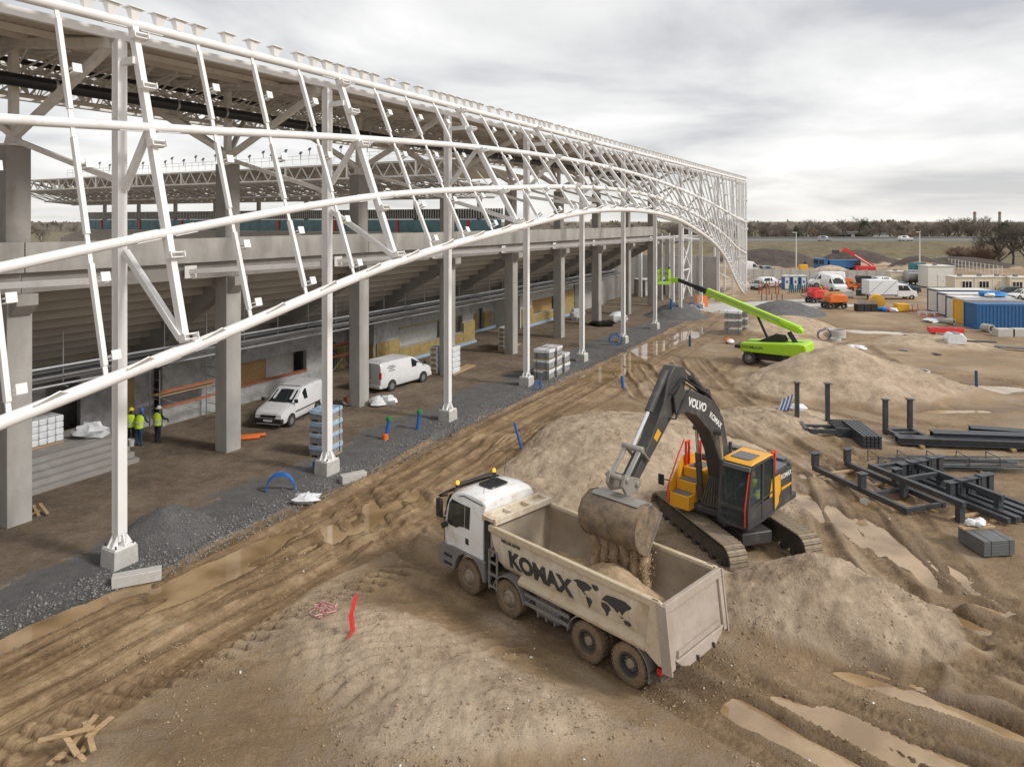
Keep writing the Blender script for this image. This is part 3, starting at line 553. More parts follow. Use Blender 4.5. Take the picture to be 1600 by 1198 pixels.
# ================================================================== STADIUM: concrete stand and roof
st = empty('stadium_stand', C1, UA, 'grey concrete stadium stand with raked terrace and steel roof behind the white facade', 'stadium')
KV = 6.35; UE = 75.
kax = [u for u in axes if u < 78]
for u in kax:
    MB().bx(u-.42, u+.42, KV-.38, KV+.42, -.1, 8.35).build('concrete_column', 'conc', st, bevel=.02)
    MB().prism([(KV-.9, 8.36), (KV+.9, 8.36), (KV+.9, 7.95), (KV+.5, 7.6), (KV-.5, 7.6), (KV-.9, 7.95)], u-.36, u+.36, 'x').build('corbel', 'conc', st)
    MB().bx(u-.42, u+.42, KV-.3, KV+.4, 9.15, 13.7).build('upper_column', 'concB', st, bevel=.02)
    h = MB(); h.lathe([(.46, 13.70), (.46, 13.78), (.3, 13.8), (.22, 14.15)], 10, 'z', (u, KV+.05, 0)); h.build('bearing', 'whiteB', st)
    # roof frame of this axis
    K = (u, KV, 14.1)
    for a, b, w in (((u, KV, 14.05), (u, .3, 16.75), .25), (K, (u, 14.6, 18.5), .28), ((u, KV, 13.95), (u, .2, 12.3), .17), ((u, KV+.05, 14.0), (u, KV+.05, 17.4), .28)):
        MB().bar(a, b, w, w*.9, up=(1, 0, 0)).build('roof_strut', 'whiteB', st)
    MB().bar((u, .3, 16.7), (u, 19.5, 19.1), .32, .36, up=(1, 0, 0)).build('rafter', 'whiteB', st)
    m = MB()
    for (va, za_), (vb, zb_) in (((14.6, 18.4), (20, 17.6)), ((20, 17.6), (19.5, 19.2)), ((17, 18.1), (19.5, 19.2)), ((14.6, 18.4), (17, 18.8)), ((10, 16.2), (17, 17.9)), ((10, 16.2), (10, 17.8)), ((13, 17), (14.6, 18.4))): m.bar((u, va, za_), (u, vb, zb_), .16)
    for s_ in (-1, 1): m.bar(K, (u+s_*BAY/2, 10, 17.8), .2); m.bar((u, 10, 16.2), (u+s_*BAY/2, 12, 18), .13)
    m.build('roof_bracing', 'whiteB', st)
    # raker beam under the terrace
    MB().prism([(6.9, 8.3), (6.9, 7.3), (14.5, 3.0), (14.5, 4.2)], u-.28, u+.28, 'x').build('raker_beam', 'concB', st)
# pieces of the parapet, edge beam and terrace planks, bay by bay
for i, u in enumerate(kax[:-1]):
    MB().bx(u+.02, u+BAY-.02, KV-.72, KV-.5, 9.12, 10.2+.02*(i % 2)).build('parapet_panel', 'conc', st)
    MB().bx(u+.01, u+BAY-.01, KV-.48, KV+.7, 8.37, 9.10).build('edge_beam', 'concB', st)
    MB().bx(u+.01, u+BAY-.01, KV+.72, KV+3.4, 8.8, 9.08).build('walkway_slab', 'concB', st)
    for k in range(9):
        v0 = 6.95+k*.82; z0 = 8.28-k*.47; MB().prism([(v0, z0), (v0, z0-.40), (v0+.14, z0-.44), (v0+.98, z0-.44), (v0+.98, z0-.29), (v0+.14, z0-.29), (v0+.14, z0)], u+.3, u+BAY-.3, 'x').build('terrace_plank', 'plank', st)
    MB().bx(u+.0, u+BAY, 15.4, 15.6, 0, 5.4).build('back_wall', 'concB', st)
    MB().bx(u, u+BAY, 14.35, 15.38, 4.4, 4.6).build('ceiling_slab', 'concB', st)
# white stays from the edge beam to the facade columns
for u in kax[1:]:
    MB().bx(u-2.9, u-2.3, KV-.76, KV-.73, 8.45, 9.0).build('stay_plate', 'white', st); MB().bar((u-2.6, KV-.76, 8.75), (u-.2, .25, 9.1), .16, .2).build('stay', 'white', st)
# roof: corrugated deck, purlins, inner edge lattice
RU0, RU1 = -20, 79.
dk = MB(); nseg = 330
prof = []
for k in range(nseg):
    a = RU0+(RU1-RU0)*k/nseg; w = (RU1-RU0)/nseg
    prof += [(a, 0), (a+w*.35, 0), (a+w*.5, .07), (a+w*.85, .07)]
vs = [(p, .44, 16.95+q) for p, q in prof]+[(p, 15, 19.05+q) for p, q in prof]; n = len(prof)
dk.add(vs, [(i, i+1, n+i+1, n+i) for i in range(n-1)]); roof = dk.build('roof_deck', 'deck', st, smooth=False)
tp = MB(); tp.add([(RU0, .44, 17.1), (RU1, .44, 17.1), (RU1, 15, 19.2), (RU0, 15, 19.2)], [(0, 1, 2, 3)]); tp.build('roof_membrane', 'whiteB', roof)
for v in (2.8, 5.2, 7.6, 10, 12.4, 14.8): MB().bx(RU0, RU1, v-.06, v+.06, 16.7+.1445*(v-.44), 16.9+.1445*(v-.44)).build('purlin', 'whiteB', roof)
for v, z in ((15, 18.2), (20, 17.6), (19.5, 19.2), (17.4, 18.9), (10, 16.2)): MB().tube([(RU0, v, z), (RU1, v, z)], .1, 6).build('chord', 'whiteB', st)
for i, u in enumerate(kax[:-1]):
    m = MB()
    for k in range(6):
        a, b = u+BAY*k/6, u+BAY*(k+1)/6; c_ = (a+b)/2
        for p, q in ((((a, 15, 18.2)), (c_, 17.4, 18.9)), ((c_, 17.4, 18.9), (b, 15, 18.2)), ((a, 20, 17.6), (c_, 19.5, 19.2)), ((c_, 19.5, 19.2), (b, 20, 17.6)), ((a, 20, 17.6), (c_, 17.4, 18.9)), ((c_, 17.4, 18.9), (b, 20, 17.6)), ((a, 19.5, 19.2), (a, 15, 19.0))): m.bar(p, q, .07)
    m.build('edge_lattice', 'whiteB', st)
    m = MB()
    for k in range(4):
        a, b = u+BAY*k/4, u+BAY*(k+1)/4; c_ = (a+b)/2; m.bar((a, 10, 16.2), (c_, 10, 17.9), .08); m.bar((c_, 10, 17.9), (b, 10, 16.2), .08); m.bar((c_, 5.2, 17.2), (c_, 10, 16.2), .06); m.bar((a, 2.8, 16.75), (c_, 7.6, 17.5), .06)
    for k in range(8):
        a, b = u+BAY*k/8, u+BAY*(k+1)/8; c_ = (a+b)/2
        for v0, z0, v1, z1 in ((5.2, 17.4, 7.6, 16.6), (7.6, 16.6, 10, 17.9), (10, 16.2, 12.4, 18.4), (12.4, 18.4, 15, 17.4), (15, 17.4, 17.4, 18.9), (17.4, 18.9, 20, 17.6)): m.bar((a, v0, z0), (c_, v1, z1), .055); m.bar((c_, v1, z1), (b, v0, z0), .055)
    m.build('roof_lattice', 'whiteB', st)
pp = MB().tube([(RU0, 5.6, 16.0), (70, 5.6, 16.0)], .24, 14).build('black_drain_pipe', 'pipeb', st)
for k in range(36): MB().lathe([(.265, -.05), (.265, .05)], 14, 'x', (RU0+1+k*2.5, 5.6, 16.0)).build('pipe_clip', 'galv', pp)
MB().tube([(RU0, 7.4, 17.05), (12, 7.4, 17.05)], .1, 8).build('thin_pipe', 'pipeb', st)
# service pipes and trays under the terrace
for k, (v, z, r) in enumerate(((9.7, 4.75, .07), (9.95, 4.55, .06), (9.6, 4.3, .07), (10.1, 4.15, .08), (9.75, 3.95, .06))): MB().tube([(-18, v, z), (72, v, z)], r, 8).build('service_pipe', 'galv', st)
MB().bx(-18, 72, 9.2, 9.45, 4.42, 4.47).build('cable_tray', 'galv', st); MB().bx(-18, 72, 10.4, 11.2, 4.0, 4.35).build('air_duct', 'steelb', st)
for k in range(38): u = -18+k*2.4; MB().bx(u-.03, u+.03, 9.5, 10.2, 3.84, 3.88).bar((u, 9.85, 3.86), (u, 9.85, 6.2), .04).build('pipe_hanger', 'galv', st)
# ground floor rooms: walls with openings (pieces butt end to end)
def wall(u0, u1, v, th, z1, m, openings, name='room_wall'):
    w = MB(); cuts = sorted(openings); a = u0
    for (o0, o1, zb, zt) in cuts:
        w.bx(a, o0, v, v+th, -.1, z1)
        if zb > 0: w.bx(o0, o1, v, v+th, -.1, zb)
        if zt < z1: w.bx(o0, o1, v, v+th, zt, z1)
        a = o1
    w.bx(a, u1, v, v+th, -.1, z1); return w.build(name, m, st)
wall(10.2, 22.9, 12.6, .3, 3.5, 'concW', [(14.4, 20.6, 1.05, 2.45)])
MB().bx(14.5, 18, 13.6, 13.7, .2, 3.2).build('inner_panel', 'osb', st); MB().bx(18.05, 20.4, 13.6, 13.7, .2, 3.2).build('inner_panel', 'concP', st); MB().bx(14.4, 20.6, 12.5, 12.95, 1.052, 1.11).build('brick_sill', 'rust', st)
MB().bx(-6, 4.5, 12.9, 13.2, -.1, 3.3).build('room_wall', 'concW', st); MB().bx(6.3, 10.18, 13.3, 13.6, -.1, 3.4).build('room_wall', 'concW', st); MB().bx(8.6, 9.0, 13.2, 13.29, -.1, 3.3).build('insulation_strip', 'wool', st); MB().bx(22.6, 22.9, 12.92, 15.38, -.1, 3.5).build('room_wall', 'concW', st)
wall(23, 27, 14.6, .25, 3.4, 'concB', [(24.6, 25.4, 0, 2.1)]); MB().bx(25.5, 26.9, 14.5, 14.59, 0, 1.9).build('insulation_panel', 'wool', st)
wall(27.0, 40.4, 12.0, .3, 3.95, 'concW', [(29.6, 38.6, 1.15, 2.7)]); MB().bx(26.7, 26.98, 12.0, 15.3, 0, 3.95).build('room_wall', 'concW', st)
MB().bx(29.7, 36, 12.9, 13, .5, 3.2).build('inner_panel', 'concP', st)
for a, b, z0, z1 in ((26.9, 29.58, 0, 1.9), (29.6, 38.6, 0, 1.1), (38.62, 40.5, 0, 1.95)):
    n_ = max(1, int((b-a)/1.2))
    for k in range(n_): MB().bx(a+(b-a)*k/n_+.01, a+(b-a)*(k+1)/n_-.01, 11.88, 11.99, z0, z1).build('insulation_panel', 'wool', st)
MB().bx(29.6, 38.6, 11.9, 12.31, 2.64, 2.70).build('insulation_strip', 'wool', st); MB().bx(26.6, 26.69, 12, 14, 0, 1.9).build('insulation_panel', 'wool', st)
MB().bx(27, 40.5, 11.7, 11.87, -.02, .22).build('membrane_strip', 'foilb', st)
wall(40.5, 49.6, 15.0, .25, 3.6, 'concW', [(42.2, 43.2, 0, 2.2), (46, 47, 0, 2.2)])
for a, b in ((40.6, 42.1), (43.3, 45.9), (47.1, 48.4)): MB().bx(a, b, 14.88, 14.99, 0, 1.8).build('insulation_panel', 'wool', st)
MB().bx(40.6, 49, 14.6, 14.8, -.02, .25).build('membrane_strip', 'foilb', st)
wall(49.6, 62.6, 12.0, .3, 3.9, 'concP', [(52, 59.4, 1.1, 2.6)]); MB().bx(49.4, 49.58, 12, 15, 0, 3.9).build('room_wall', 'panelw', st); MB().bx(53, 58.6, 12.9, 13, .5, 3.2).build('inner_panel', 'osb', st)
for a, b, z1 in ((49.6, 52, 1.9), (52, 59.4, 1.05), (59.5, 62.6, 2.9)): MB().bx(a, b, 11.88, 11.99, 0, z1).build('insulation_panel', 'wool', st)
MB().bx(49.6, 62.6, 11.7, 11.87, -.02, .25).build('membrane_strip', 'foilb', st); MB().bx(64, 74, 12.4, 12.6, 0, 4.4).build('room_wall', 'conc', st)
# ledge with steps in front of the near rooms
stp = MB()
for k in range(5): MB().bx(-1.0, 6.2, 9.9-k*.36, 10.24-k*.36, -.05, 1.0-k*.2).build('stair_step', 'concB', st, bevel=.015)
MB().bx(-3.2, 6.2, 10.26, 12.88, -.05, 1.02).build('landing_slab', 'concB', st)
# end wall at the far corner and posts behind it
ew = empty('retaining_wall', SW(93, 6), UA, 'tall grey concrete wall standing beyond the far end of the stand', 'wall')
for k in range(9): MB().bx(-.2, .2, k*3.2-4, k*3.2-.83, 0, 5.6).build('wall_panel', 'concP' if k % 3 else 'conc', ew)
for k, (u, v) in enumerate(((79.5, 5), (84, 5), (84, 11), (88.5, 5), (88.5, 11))): MB().bx(u-.22, u+.22, v-.22, v+.22, 0, 10 if k else 9).build('steel_post', 'white', st)
for a, b in (((75, 4, 8.9), (90, 4, 8.3)), ((75, 6, 8.8), (93, 6, 8.8)), ((84, 5, 8), (88.5, 5, 4)), ((84, 5, 4), (88.5, 5, 8)), ((84, 5, 4), (88.5, 5, .2)), ((84, 5, 0), (88.5, 5, 4)), ((79.5, 5, 8.6), (84, 11, 8.6)), ((84, 5, 4), (88.5, 5, 4))): MB().bar(a, b, .16).build('steel_tie', 'white', st)
for u in (78, 81.5, 85): MB().bx(u-.3, u+.3, 7, 7.6, 0, 9.2).build('concrete_column', 'conc', st)
MB().bx(70, 86, 13.5, 14.3, 0, 6).build('dark_core_wall', 'concB', st)
# ================================================================== far stand across the end of the pitch
fs = empty('far_stand', SW(82, 85), UA, 'distant end stand with white lattice roof, slatted band and teal glazing across the pitch', 'stadium')
V0, V1 = -52., 62.
def fbx(*a): return MB().bx(*a)
fbx(0, 1, V0, V1, 0, 8.9).build('base_wall', 'conc', fs)
for k in range(5): fbx(-1-k*.9, -.1-k*.9, V0, V1, 0, 8.8-k*.4).build('terrace_row', 'plank', fs)
npan = 40
for k in range(npan):
    a = V0+(V1-V0)*k/npan; b = a+(V1-V0)/npan
    fbx(.1, .2, a+.04, b-.04, 9.0, 11.15).build('glass_pane', 'teal', fs)
    if k % 5 == 2: fbx(-.02, .08, a+.3, a+.75, 9.0, 11.1).build('red_door_frame', 'red', fs)
fbx(-.1, 1, V0, V1, 11.2, 11.3).build('transom', 'black', fs); fbx(.4, .6, V0, V1, 11.32, 12.9).build('slat_backing', 'black', fs)
sm = MB()
for k in range(230): v = V0+(V1-V0)*(k+.5)/230; sm.bx(.2, .38, v-.07, v+.07, 11.32, 12.9)
tag(sm.build('slats', 'slat', fs), None, None, kind='stuff')
for k in range(9):
    v = V0+6+k*13
    fbx(3, 3.6, v-.3, v+.3, 0, 15.5).build('column', 'conc', fs)
    m = MB()
    for p, q in (((3.3, 15.5), (-14, 19.3)), ((3.3, 15.5), (9, 18)), ((3.3, 15.5), (-4, 16.5)), ((-4, 16.5), (-14, 17.5)), ((-4, 16.5), (-6, 19)), ((-14, 17.5), (-14, 19.5)), ((-9, 17), (-11, 19.3)), ((3.3, 17.4), (-4, 16.5))): m.bar((p[0], v, p[1]), (q[0], v, q[1]), .3)
    m.build('roof_frame', 'whiteB', fs)
for x, z in ((-14, 17.4), (-14, 19.5), (-9, 17), (-4, 16.5), (-6, 19.2), (3.3, 15.6), (-8, 15.2), (-2, 14.6)): MB().tube([(x, V0, z), (x, V1, z)], .16, 6).build('chord', 'slat', fs)
for k in range(38):
    a, b = V0+(V1-V0)*k/38, V0+(V1-V0)*(k+1)/38; c_ = (a+b)/2; m = MB()
    for x0, z0, x1, z1 in ((-14, 17.4, -14, 19.5), (-14, 17.4, -9, 17), (-9, 17, -11, 19.3), (-4, 16.5, -6, 19.2), (-4, 16.5, -9, 17), (3.3, 15.6, -4, 16.5), (-14, 17.4, -8, 15.2), (-8, 15.2, -2, 14.6), (-8, 15.2, -4, 16.5), (-2, 14.6, 3.3, 15.6)): m.bar((x0, a, z0), (x1, c_, z1), .15); m.bar((x1, c_, z1), (x0, b, z0), .15)
    m.build('roof_lattice', 'slat', fs)
fd = MB(); fd.add([(-12, V0, 19.7), (10, V0, 18.3), (10, V1, 18.3), (-12, V1, 19.7)], [(0, 1, 2, 3)]); fd.build('roof_deck', 'whiteB', fs)
fe = MB(); fe.add([(-14.3, V0, 19.75), (-3, V0, 21.1), (-3, V1, 21.1), (-14.3, V1, 19.75)], [(0, 1, 2, 3)]); fe.build('roof_light_strip', 'slat', fs)
rl = MB()
for z in (22.0, 22.6): rl.tube([(-3, V0, z), (-3, V1, z)], .05, 5)
for k in range(58): v = V0+2*k; rl.bar((-3, v, 21), (-3, v, 22.6), .07)
rl.build('gantry_rail', 'slat', fs)
flm = MB(); flm.box((0, 0, .55), (.12, .6, .55), Matrix.Rotation(.5, 3, 'Y')); flm.box((0, 0, -.1), (.08, .1, .9)); fl = None
for k in range(34):
    v = V0+1.5+k*3.2+(k % 3)*.5; p = (-3.1, v, 22.6+(k % 2)*.6)
    if fl is None: fl = flm.build('floodlight', 'steelb', fs); fl.location = p
    else: inst(fl, 'floodlight', p, (0, 0, 0), fs)
# ================================================================== tipper truck (x forward, y to its left, origin under the front axle)
tk = empty('dump_truck', (TR.x, TR.y, -.03), TRZ, 'muddy white four-axle dump truck with cream tipper body being loaded by the excavator', 'dump truck'); tk.scale = (.94, .94, .94)
def rbox(x0, x1, y0, y1, z0, z1, m, name, par, bev=.03): return MB().bx(x0, x1, y0, y1, z0, z1).build(name, m, par, bevel=bev)
# --- wheels
def wheel_set(R0, w, dish, parent, pos, side, tm='rubber', rm='rim', lugs=28, name='wheel'):
    tr = MB(); h = w/2
    tr.lathe([(R0*.56, -h*.8), (R0*.62, -h*.98), (R0*.82, -h), (R0*.93, -h*.93), (R0*.965, -h*.72), (R0*.965, h*.72), (R0*.93, h*.93), (R0*.82, h), (R0*.62, h*.98), (R0*.56, h*.8)], 30, 'y', pos, closed=True)
    for k in range(lugs):
        a = 2*math.pi*k/lugs
        for s_ in (-1, 1):
            aa = a+(math.pi/lugs if s_ > 0 else 0); c = Vector(pos)+Vector((math.cos(aa)*R0*.975, s_*h*.5, math.sin(aa)*R0*.975)); tr.box(c, (R0*.05, h*.85, R0*.13), Matrix.Rotation(-aa, 3, 'Y'))
    t = tr.build(name, tm, parent)
    rm_ = MB(); q = side*h
    if dish: pr = [(R0*.58, q*.92), (R0*.5, q*.86), (R0*.47, q*.1), (R0*.24, q*.04), (.01, q*.03)]
    else: pr = [(R0*.58, q*.92), (R0*.52, q*.88), (R0*.48, q*.55), (R0*.36, q*.95), (R0*.27, q*1.0), (R0*.25, q*1.25), (R0*.14, q*1.32), (.01, q*1.34)]
    rm_.lathe(pr, 24, 'y', pos, caps=False); r = rm_.build('rim', 'chas' if dish else rm, t)
    if dish: MB().lathe([(R0*.25, q*.1), (R0*.24, q*.5), (R0*.17, q*.72), (.01, q*.76)], 18, 'y', pos).build('hub', rm, t)
    nb_ = MB(); rr = R0*.31; yy = q*(.06 if dish else 1.0)
    for k in range(10): a = 2*math.pi*k/10; nb_.tube([(pos[0]+rr*math.cos(a), pos[1]+yy, pos[2]+rr*math.sin(a)), (pos[0]+rr*math.cos(a), pos[1]+yy+side*.05, pos[2]+rr*math.sin(a))], .018, 6)
    nb_.build('wheel_nuts', rm, t); return t
for ax, dsh in ((0, 0), (-1.8, 0), (-4.8, 1), (-6.15, 1)):
    for s_ in (-1, 1):
        wheel_set(.53, .34 if not dsh else .36, dsh, tk, (ax, s_*1.06, .53), s_)
        if dsh: MB().lathe([(.3, -.14), (.48, -.15), (.52, -.1), (.52, .1), (.48, .15), (.3, .14)], 26, 'y', (ax, s_*.68, .53), closed=True).build('inner_wheel', 'rubber', tk)
    MB().tube([(ax, -1, .53), (ax, 1, .53)], .1, 8).lathe([(.12, -.2), (.24, -.1), (.24, .1), (.12, .2)], 12, 'y', (ax, 0, .53)).build('axle', 'chas', tk)
# --- chassis
for s_ in (-1, 1): MB().bx(-7.0, .9, s_*.42-.05, s_*.42+.05, .72, 1.0).build('chassis_rail', 'chas', tk)
for x in (.4, -.9, -2.6, -3.6, -5.5, -6.9): MB().bx(x-.06, x+.06, -.37, .37, .75, .95).build('cross_member', 'chas', tk)
def cyl(a, b, r, m, name, par, n=14): return MB().tube([a, b], r, n).build(name, m, par)
rbox(-3.75, -2.75, .55, 1.12, .42, .98, 'grey', 'fuel_tank', tk, .1)
for k in range(3): MB().bx(-2.95-k*.32, -2.90-k*.32, .53, 1.14, .41, .99).build('tank_strap', 'fender', tk)
rbox(-4.12, -3.82, .6, 1.1, .5, .95, 'chas', 'battery_box', tk); rbox(-3.7, -2.7, -1.12, -.55, .45, .98, 'chas', 'side_locker', tk)
for z in (.62, .86): MB().bx(-4.15, -2.45, 1.16, 1.2, z, z+.1).build('side_guard', 'fender', tk)
for k in range(3): cyl((-2.5+.0*k, .6+.18*k, .62), (-2.28, .6+.18*k, .62), .09, 'galv', 'air_tank', tk)
# --- cab: lofted shell
xs = [1.42, 1.36, 1.22, 1.02, .5, 0, -.45, -.62]
def top(x): return float(np.interp(x, [-.62, -.4, .3, .75, 1.05, 1.25, 1.42], [2.96, 3.08, 3.10, 3.03, 2.86, 2.55, 1.95]))
def wid(x): return float(np.interp(x, [-.62, 1.1, 1.3, 1.42], [1.18, 1.18, 1.12, 1.02]))
cb = MB(); vs = []; ring = 10
def cabsec(x):
    t, w = top(x), wid(x); b = 1.12; tz = lambda f: b+(t-b)*f
    return [(x, w*.98, b), (x, w, tz(.25)), (x, w, tz(.45)), (x, w*.965, tz(.8)), (x, w*.87, tz(.955)), (x, w*.62, t), (x, -w*.62, t), (x, -w*.87, tz(.955)), (x, -w*.965, tz(.8)), (x, -w, tz(.45)), (x, -w, tz(.25)), (x, -w*.98, b)]
secs = [cabsec(x) for x in xs]; n = 12
cb.add([p for s_ in secs for p in s_], [(i*n+j, (i+1)*n+j, (i+1)*n+j+1, i*n+j+1) for i in range(len(xs)-1) for j in range(n-1)]+[tuple(range(n)), tuple(range((len(xs)-1)*n, len(xs)*n))])
cabo = cb.build('cab', 'cab', tk, bevel=.02)
def sidey(x, z):
    s_ = cabsec(x); return float(np.interp(z, [q[2] for q in s_[:5]], [q[1] for q in s_[:5]]))
def side_poly(pts, off, m, name, par, sgn=1):
    b = MB(); P = [(x, sgn*(sidey(x, z)+off), z) for x, z in pts]; Q = [(x, sgn*(sidey(x, z)-.02), z) for x, z in pts]; n = len(P)
    b.add(P+Q, [tuple(range(n))]+[(i, (i+1) % n, (i+1) % n+n, i+n) for i in range(n)]); return b.build(name, m, par, smooth=False)
for sg in (1, -1):
    dr = side_poly([(1.12, 1.18), (1.2, 1.9), (1.1, 2.62), (.95, 2.78), (-.06, 2.78), (-.06, 1.18)], .012, 'cab', 'door', tk, sg)
    side_poly([(1.09, 1.95), (1.03, 2.55), (.94, 2.68), (.26, 2.68), (.26, 2.0), (.48, 1.96), (.62, 1.88), (.95, 1.88)], .02, 'glass', 'window', dr, sg)
    side_poly([(.22, 2.68), (.0, 2.68), (.0, 2.0), (.22, 2.0)], .02, 'glass', 'quarter_window', dr, sg)
    side_poly([(.18, 1.5), (.04, 1.5), (.04, 1.68), (.18, 1.68)], .022, 'black', 'door_handle', dr, sg)
    # mirrors
    mr = MB(); mr.bx(1.28, 1.5, sg*1.27-.07, sg*1.27+.07, 2.05, 2.62).bar((1.2, sg*1.05, 2.72), (1.4, sg*1.27, 2.68), .05).bar((1.2, sg*1.05, 1.98), (1.4, sg*1.27, 2.02), .05); mr.build('mirror', 'black', tk, bevel=.04)
    cyl((1.12, sg*1.2, 1.86), (1.12, sg*1.36, 1.84), .09, 'black', 'kerb_mirror', tk, 10)
    # grey wheel arch and steps under the cab
    ar = []
    for k in range(9): a = math.pi*(.04+.92*k/8); ar.append((.0+.68*math.cos(a), .53+.68*math.sin(a)))
    out = [(.98, .62), (1.15, .5), (1.46, .55), (1.46, 1.14), (-.72, 1.14), (-.78, .62)]
    MB().prism(ar[::1]+[(-.78, .62), (-.74, 1.24), (.8, 1.24), (1.46, 1.12), (1.46, .52), (.72, .5)], sg*.92, sg*1.24).build('wheel_arch', 'fender', tk, bevel=.02)
    for z in (.62, .88): MB().bx(.78, 1.16, sg*1.2, sg*1.27, z, z+.06).build('cab_step', 'black', tk)
    # second axle mudguard, rear mudguards
    def guard(cx, r0, a0, a1, y0, y1, tail=None):
        P = [(cx+r0*math.cos(a), .53+r0*math.sin(a)) for a in np.linspace(a0, a1, 12)]; Q = [(cx+(r0+.035)*math.cos(a), .53+(r0+.035)*math.sin(a)) for a in np.linspace(a1, a0, 12)]
        return P, Q
    P, Q = guard(-1.8, .62, .15, math.pi-.1, 0, 0); MB().prism(P+Q, sg*.86, sg*1.25).build('mudguard', 'fender', tk)
    P = [(-4.8+.64*math.cos(a), .53+.64*math.sin(a)) for a in np.linspace(.1, math.pi/2, 7)]+[(-6.15+.64*math.cos(a), .53+.64*math.sin(a)) for a in np.linspace(math.pi/2, math.pi+.25, 9)]
    Q = [(x+(-.0), z+.04) for x, z in P[::-1]]; Q[0] = (P[-1][0]-.04, P[-1][1]); Q[-1] = (P[0][0]+.04, P[0][1]); MB().prism(P+Q, sg*.82, sg*1.27).build('mudguard', 'fender', tk)
    MB().bx(-6.98, -6.94, sg*.8-.3, sg*.8+.3, .42, .8).build('mud_flap', 'black', tk)
    lp = MB().bx(-7.12, -7.0, sg*.95-.27, sg*.95+.27, .68, .84).build('tail_lamp', 'lampr', tk); MB().bx(-7.125, -7.121, sg*.95-.25, sg*.95-.02, .70, .82).build('lamp_lens', 'decalw', lp)
    MB().prism([(.0, 0), (.34, 0), (.34, .3), (.06, .3)], 1.43, 1.47, 'x').build('head_lamp', 'lampw', tk).location = (0, sg*.8-.2, .72)
# windscreen, visor, grille, roof hatch, beacons
wsn = MB(); rows = [(1.445, 1.98), (1.30, 2.5), (1.17, 2.74)]
wsn.add([(x+.012, s_*wid(1.3)*.9, z) for x, z in rows for s_ in (-1, 1)], [(0, 1, 3, 2), (2, 3, 5, 4)]); wsn.build('windscreen', 'glass', tk)
vz = MB()
for k in range(10):
    y = -1.08+k*.24; c_ = 1.34-.10*(abs(y)/1.08)**3; vz.prism([(c_-.05, 2.78), (c_+.14, 2.72), (c_+.15, 2.75), (c_-.04, 2.87)], y, y+.24)
vz.build('sun_visor', 'black', tk)
MB().bx(1.42, 1.49, -1.0, 1.0, 1.15, 1.88).build('grille', 'black', tk, bevel=.03); MB().bx(1.30, 1.56, -1.2, 1.2, .45, .98).build('bumper', 'fender', tk, bevel=.08)
rh = MB(); rh.prism([(-.1, -.42), (.42, -.42), (.5, -.3), (.5, .3), (.42, .42), (-.1, .42), (-.16, .3), (-.16, -.3)], 3.1, 3.135, 'z'); rh.build('roof_hatch', 'glass', tk, bevel=.015)
bar_ = MB(); bar_.tube([(.98, -1.0, 2.9), (1.02, -.6, 3.06), (1.02, .6, 3.06), (.98, 1.0, 2.9)], .04, 8); bar_.build('lamp_bar', 'black', tk)
for y in (-.82, .82):
    b = MB(); b.lathe([(.07, 3.0), (.075, 3.06), (.05, 3.07)], 12, 'z', (1.0, y, 0)); q = b.build('beacon', 'black', tk)
    MB().lathe([(.055, 3.07), (.058, 3.14), (.045, 3.18), (.01, 3.195)], 12, 'z', (1.0, y, 0)).build('beacon_dome', 'amber', q)
cyl((.6, -.9, 3.06), (.52, -.98, 3.75), .008, 'steelb', 'aerial', tk, 5); cyl((-.2, .75, 3.05), (-.26, .78, 3.4), .008, 'steelb', 'aerial', tk, 5)
for s_ in (-1, 1): MB().tube([(-.5, s_*1.07, 2.86), (.4, s_*1.07, 2.92), (.95, s_*1.03, 2.72)], .018, 6).build('rain_gutter', 'black', tk)
# tower behind the cab
rbox(-.93, -.64, -1.1, 1.14, 1.0, 2.55, 'black', 'air_intake', tk, .03)
for k in range(5): MB().bx(-.90+.05*k, -.88+.05*k, 1.141, 1.16, 1.3, 2.45).build('intake_louvre', 'chas', tk)
cyl((-1.0, 1.1, 1.5), (-1.0, 1.1, 2.5), .07, 'galv', 'exhaust_stack', tk)
ld = MB()
for x in (-.98, -1.32): ld.bx(x-.025, x+.025, 1.2, 1.25, .55, 1.75)
for k in range(4): ld.bx(-1.295, -1.005, 1.2, 1.25, .62+k*.36, .68+k*.36)
ld.build('ladder', 'fender', tk)
# --- tipper body: a trough with real thickness
RIM = 2.42; X0, X1 = -1.05, -7.22
def trough(y_rim, y_mid, zb, off, x):
    k = (x-X0)/(X1-X0); return [(y_rim-off, RIM), (y_rim-off*1.1, 1.95), (y_mid+.28-off, 1.5), (y_mid+.08-off, 1.22+off*.4), (y_mid-.25-off, 1.06+off)]
N_ = 9; out = []; inn = []
for i in range(N_):
    x = X0+(X1-X0)*i/(N_-1)
    half = trough(1.26, .90, 1.0, 0, x); hin = trough(1.26, .90, 1.0, .06, x); sl2 = .16 if i == 0 else 0
    mk = lambda hh: [(x-(.42*(RIM-z)/1.4 if i == 0 else 0), y, z) for y, z in hh]+[(x-(.42*(RIM-z)/1.4 if i == 0 else 0), -y, z) for y, z in hh[::-1]]
    out.append(mk(half)); inn.append(mk(hin))
nb2 = 10; bd = MB(); bi = MB()
bd.add([p for s_ in out for p in s_], [(i*nb2+j, (i+1)*nb2+j, (i+1)*nb2+j+1, i*nb2+j+1) for i in range(N_-1) for j in range(nb2-1)]); body = bd.build('tipper_body', 'body', tk)
bi.add([p for s_ in inn for p in s_], [(i*nb2+j, i*nb2+j+1, (i+1)*nb2+j+1, (i+1)*nb2+j) for i in range(N_-1) for j in range(nb2-1)]); bi.add([(p[0]-.06, p[1], p[2]) for p in inn[0]], [tuple(range(nb2))]); bi.build('inner_lining', 'bodyi', body)
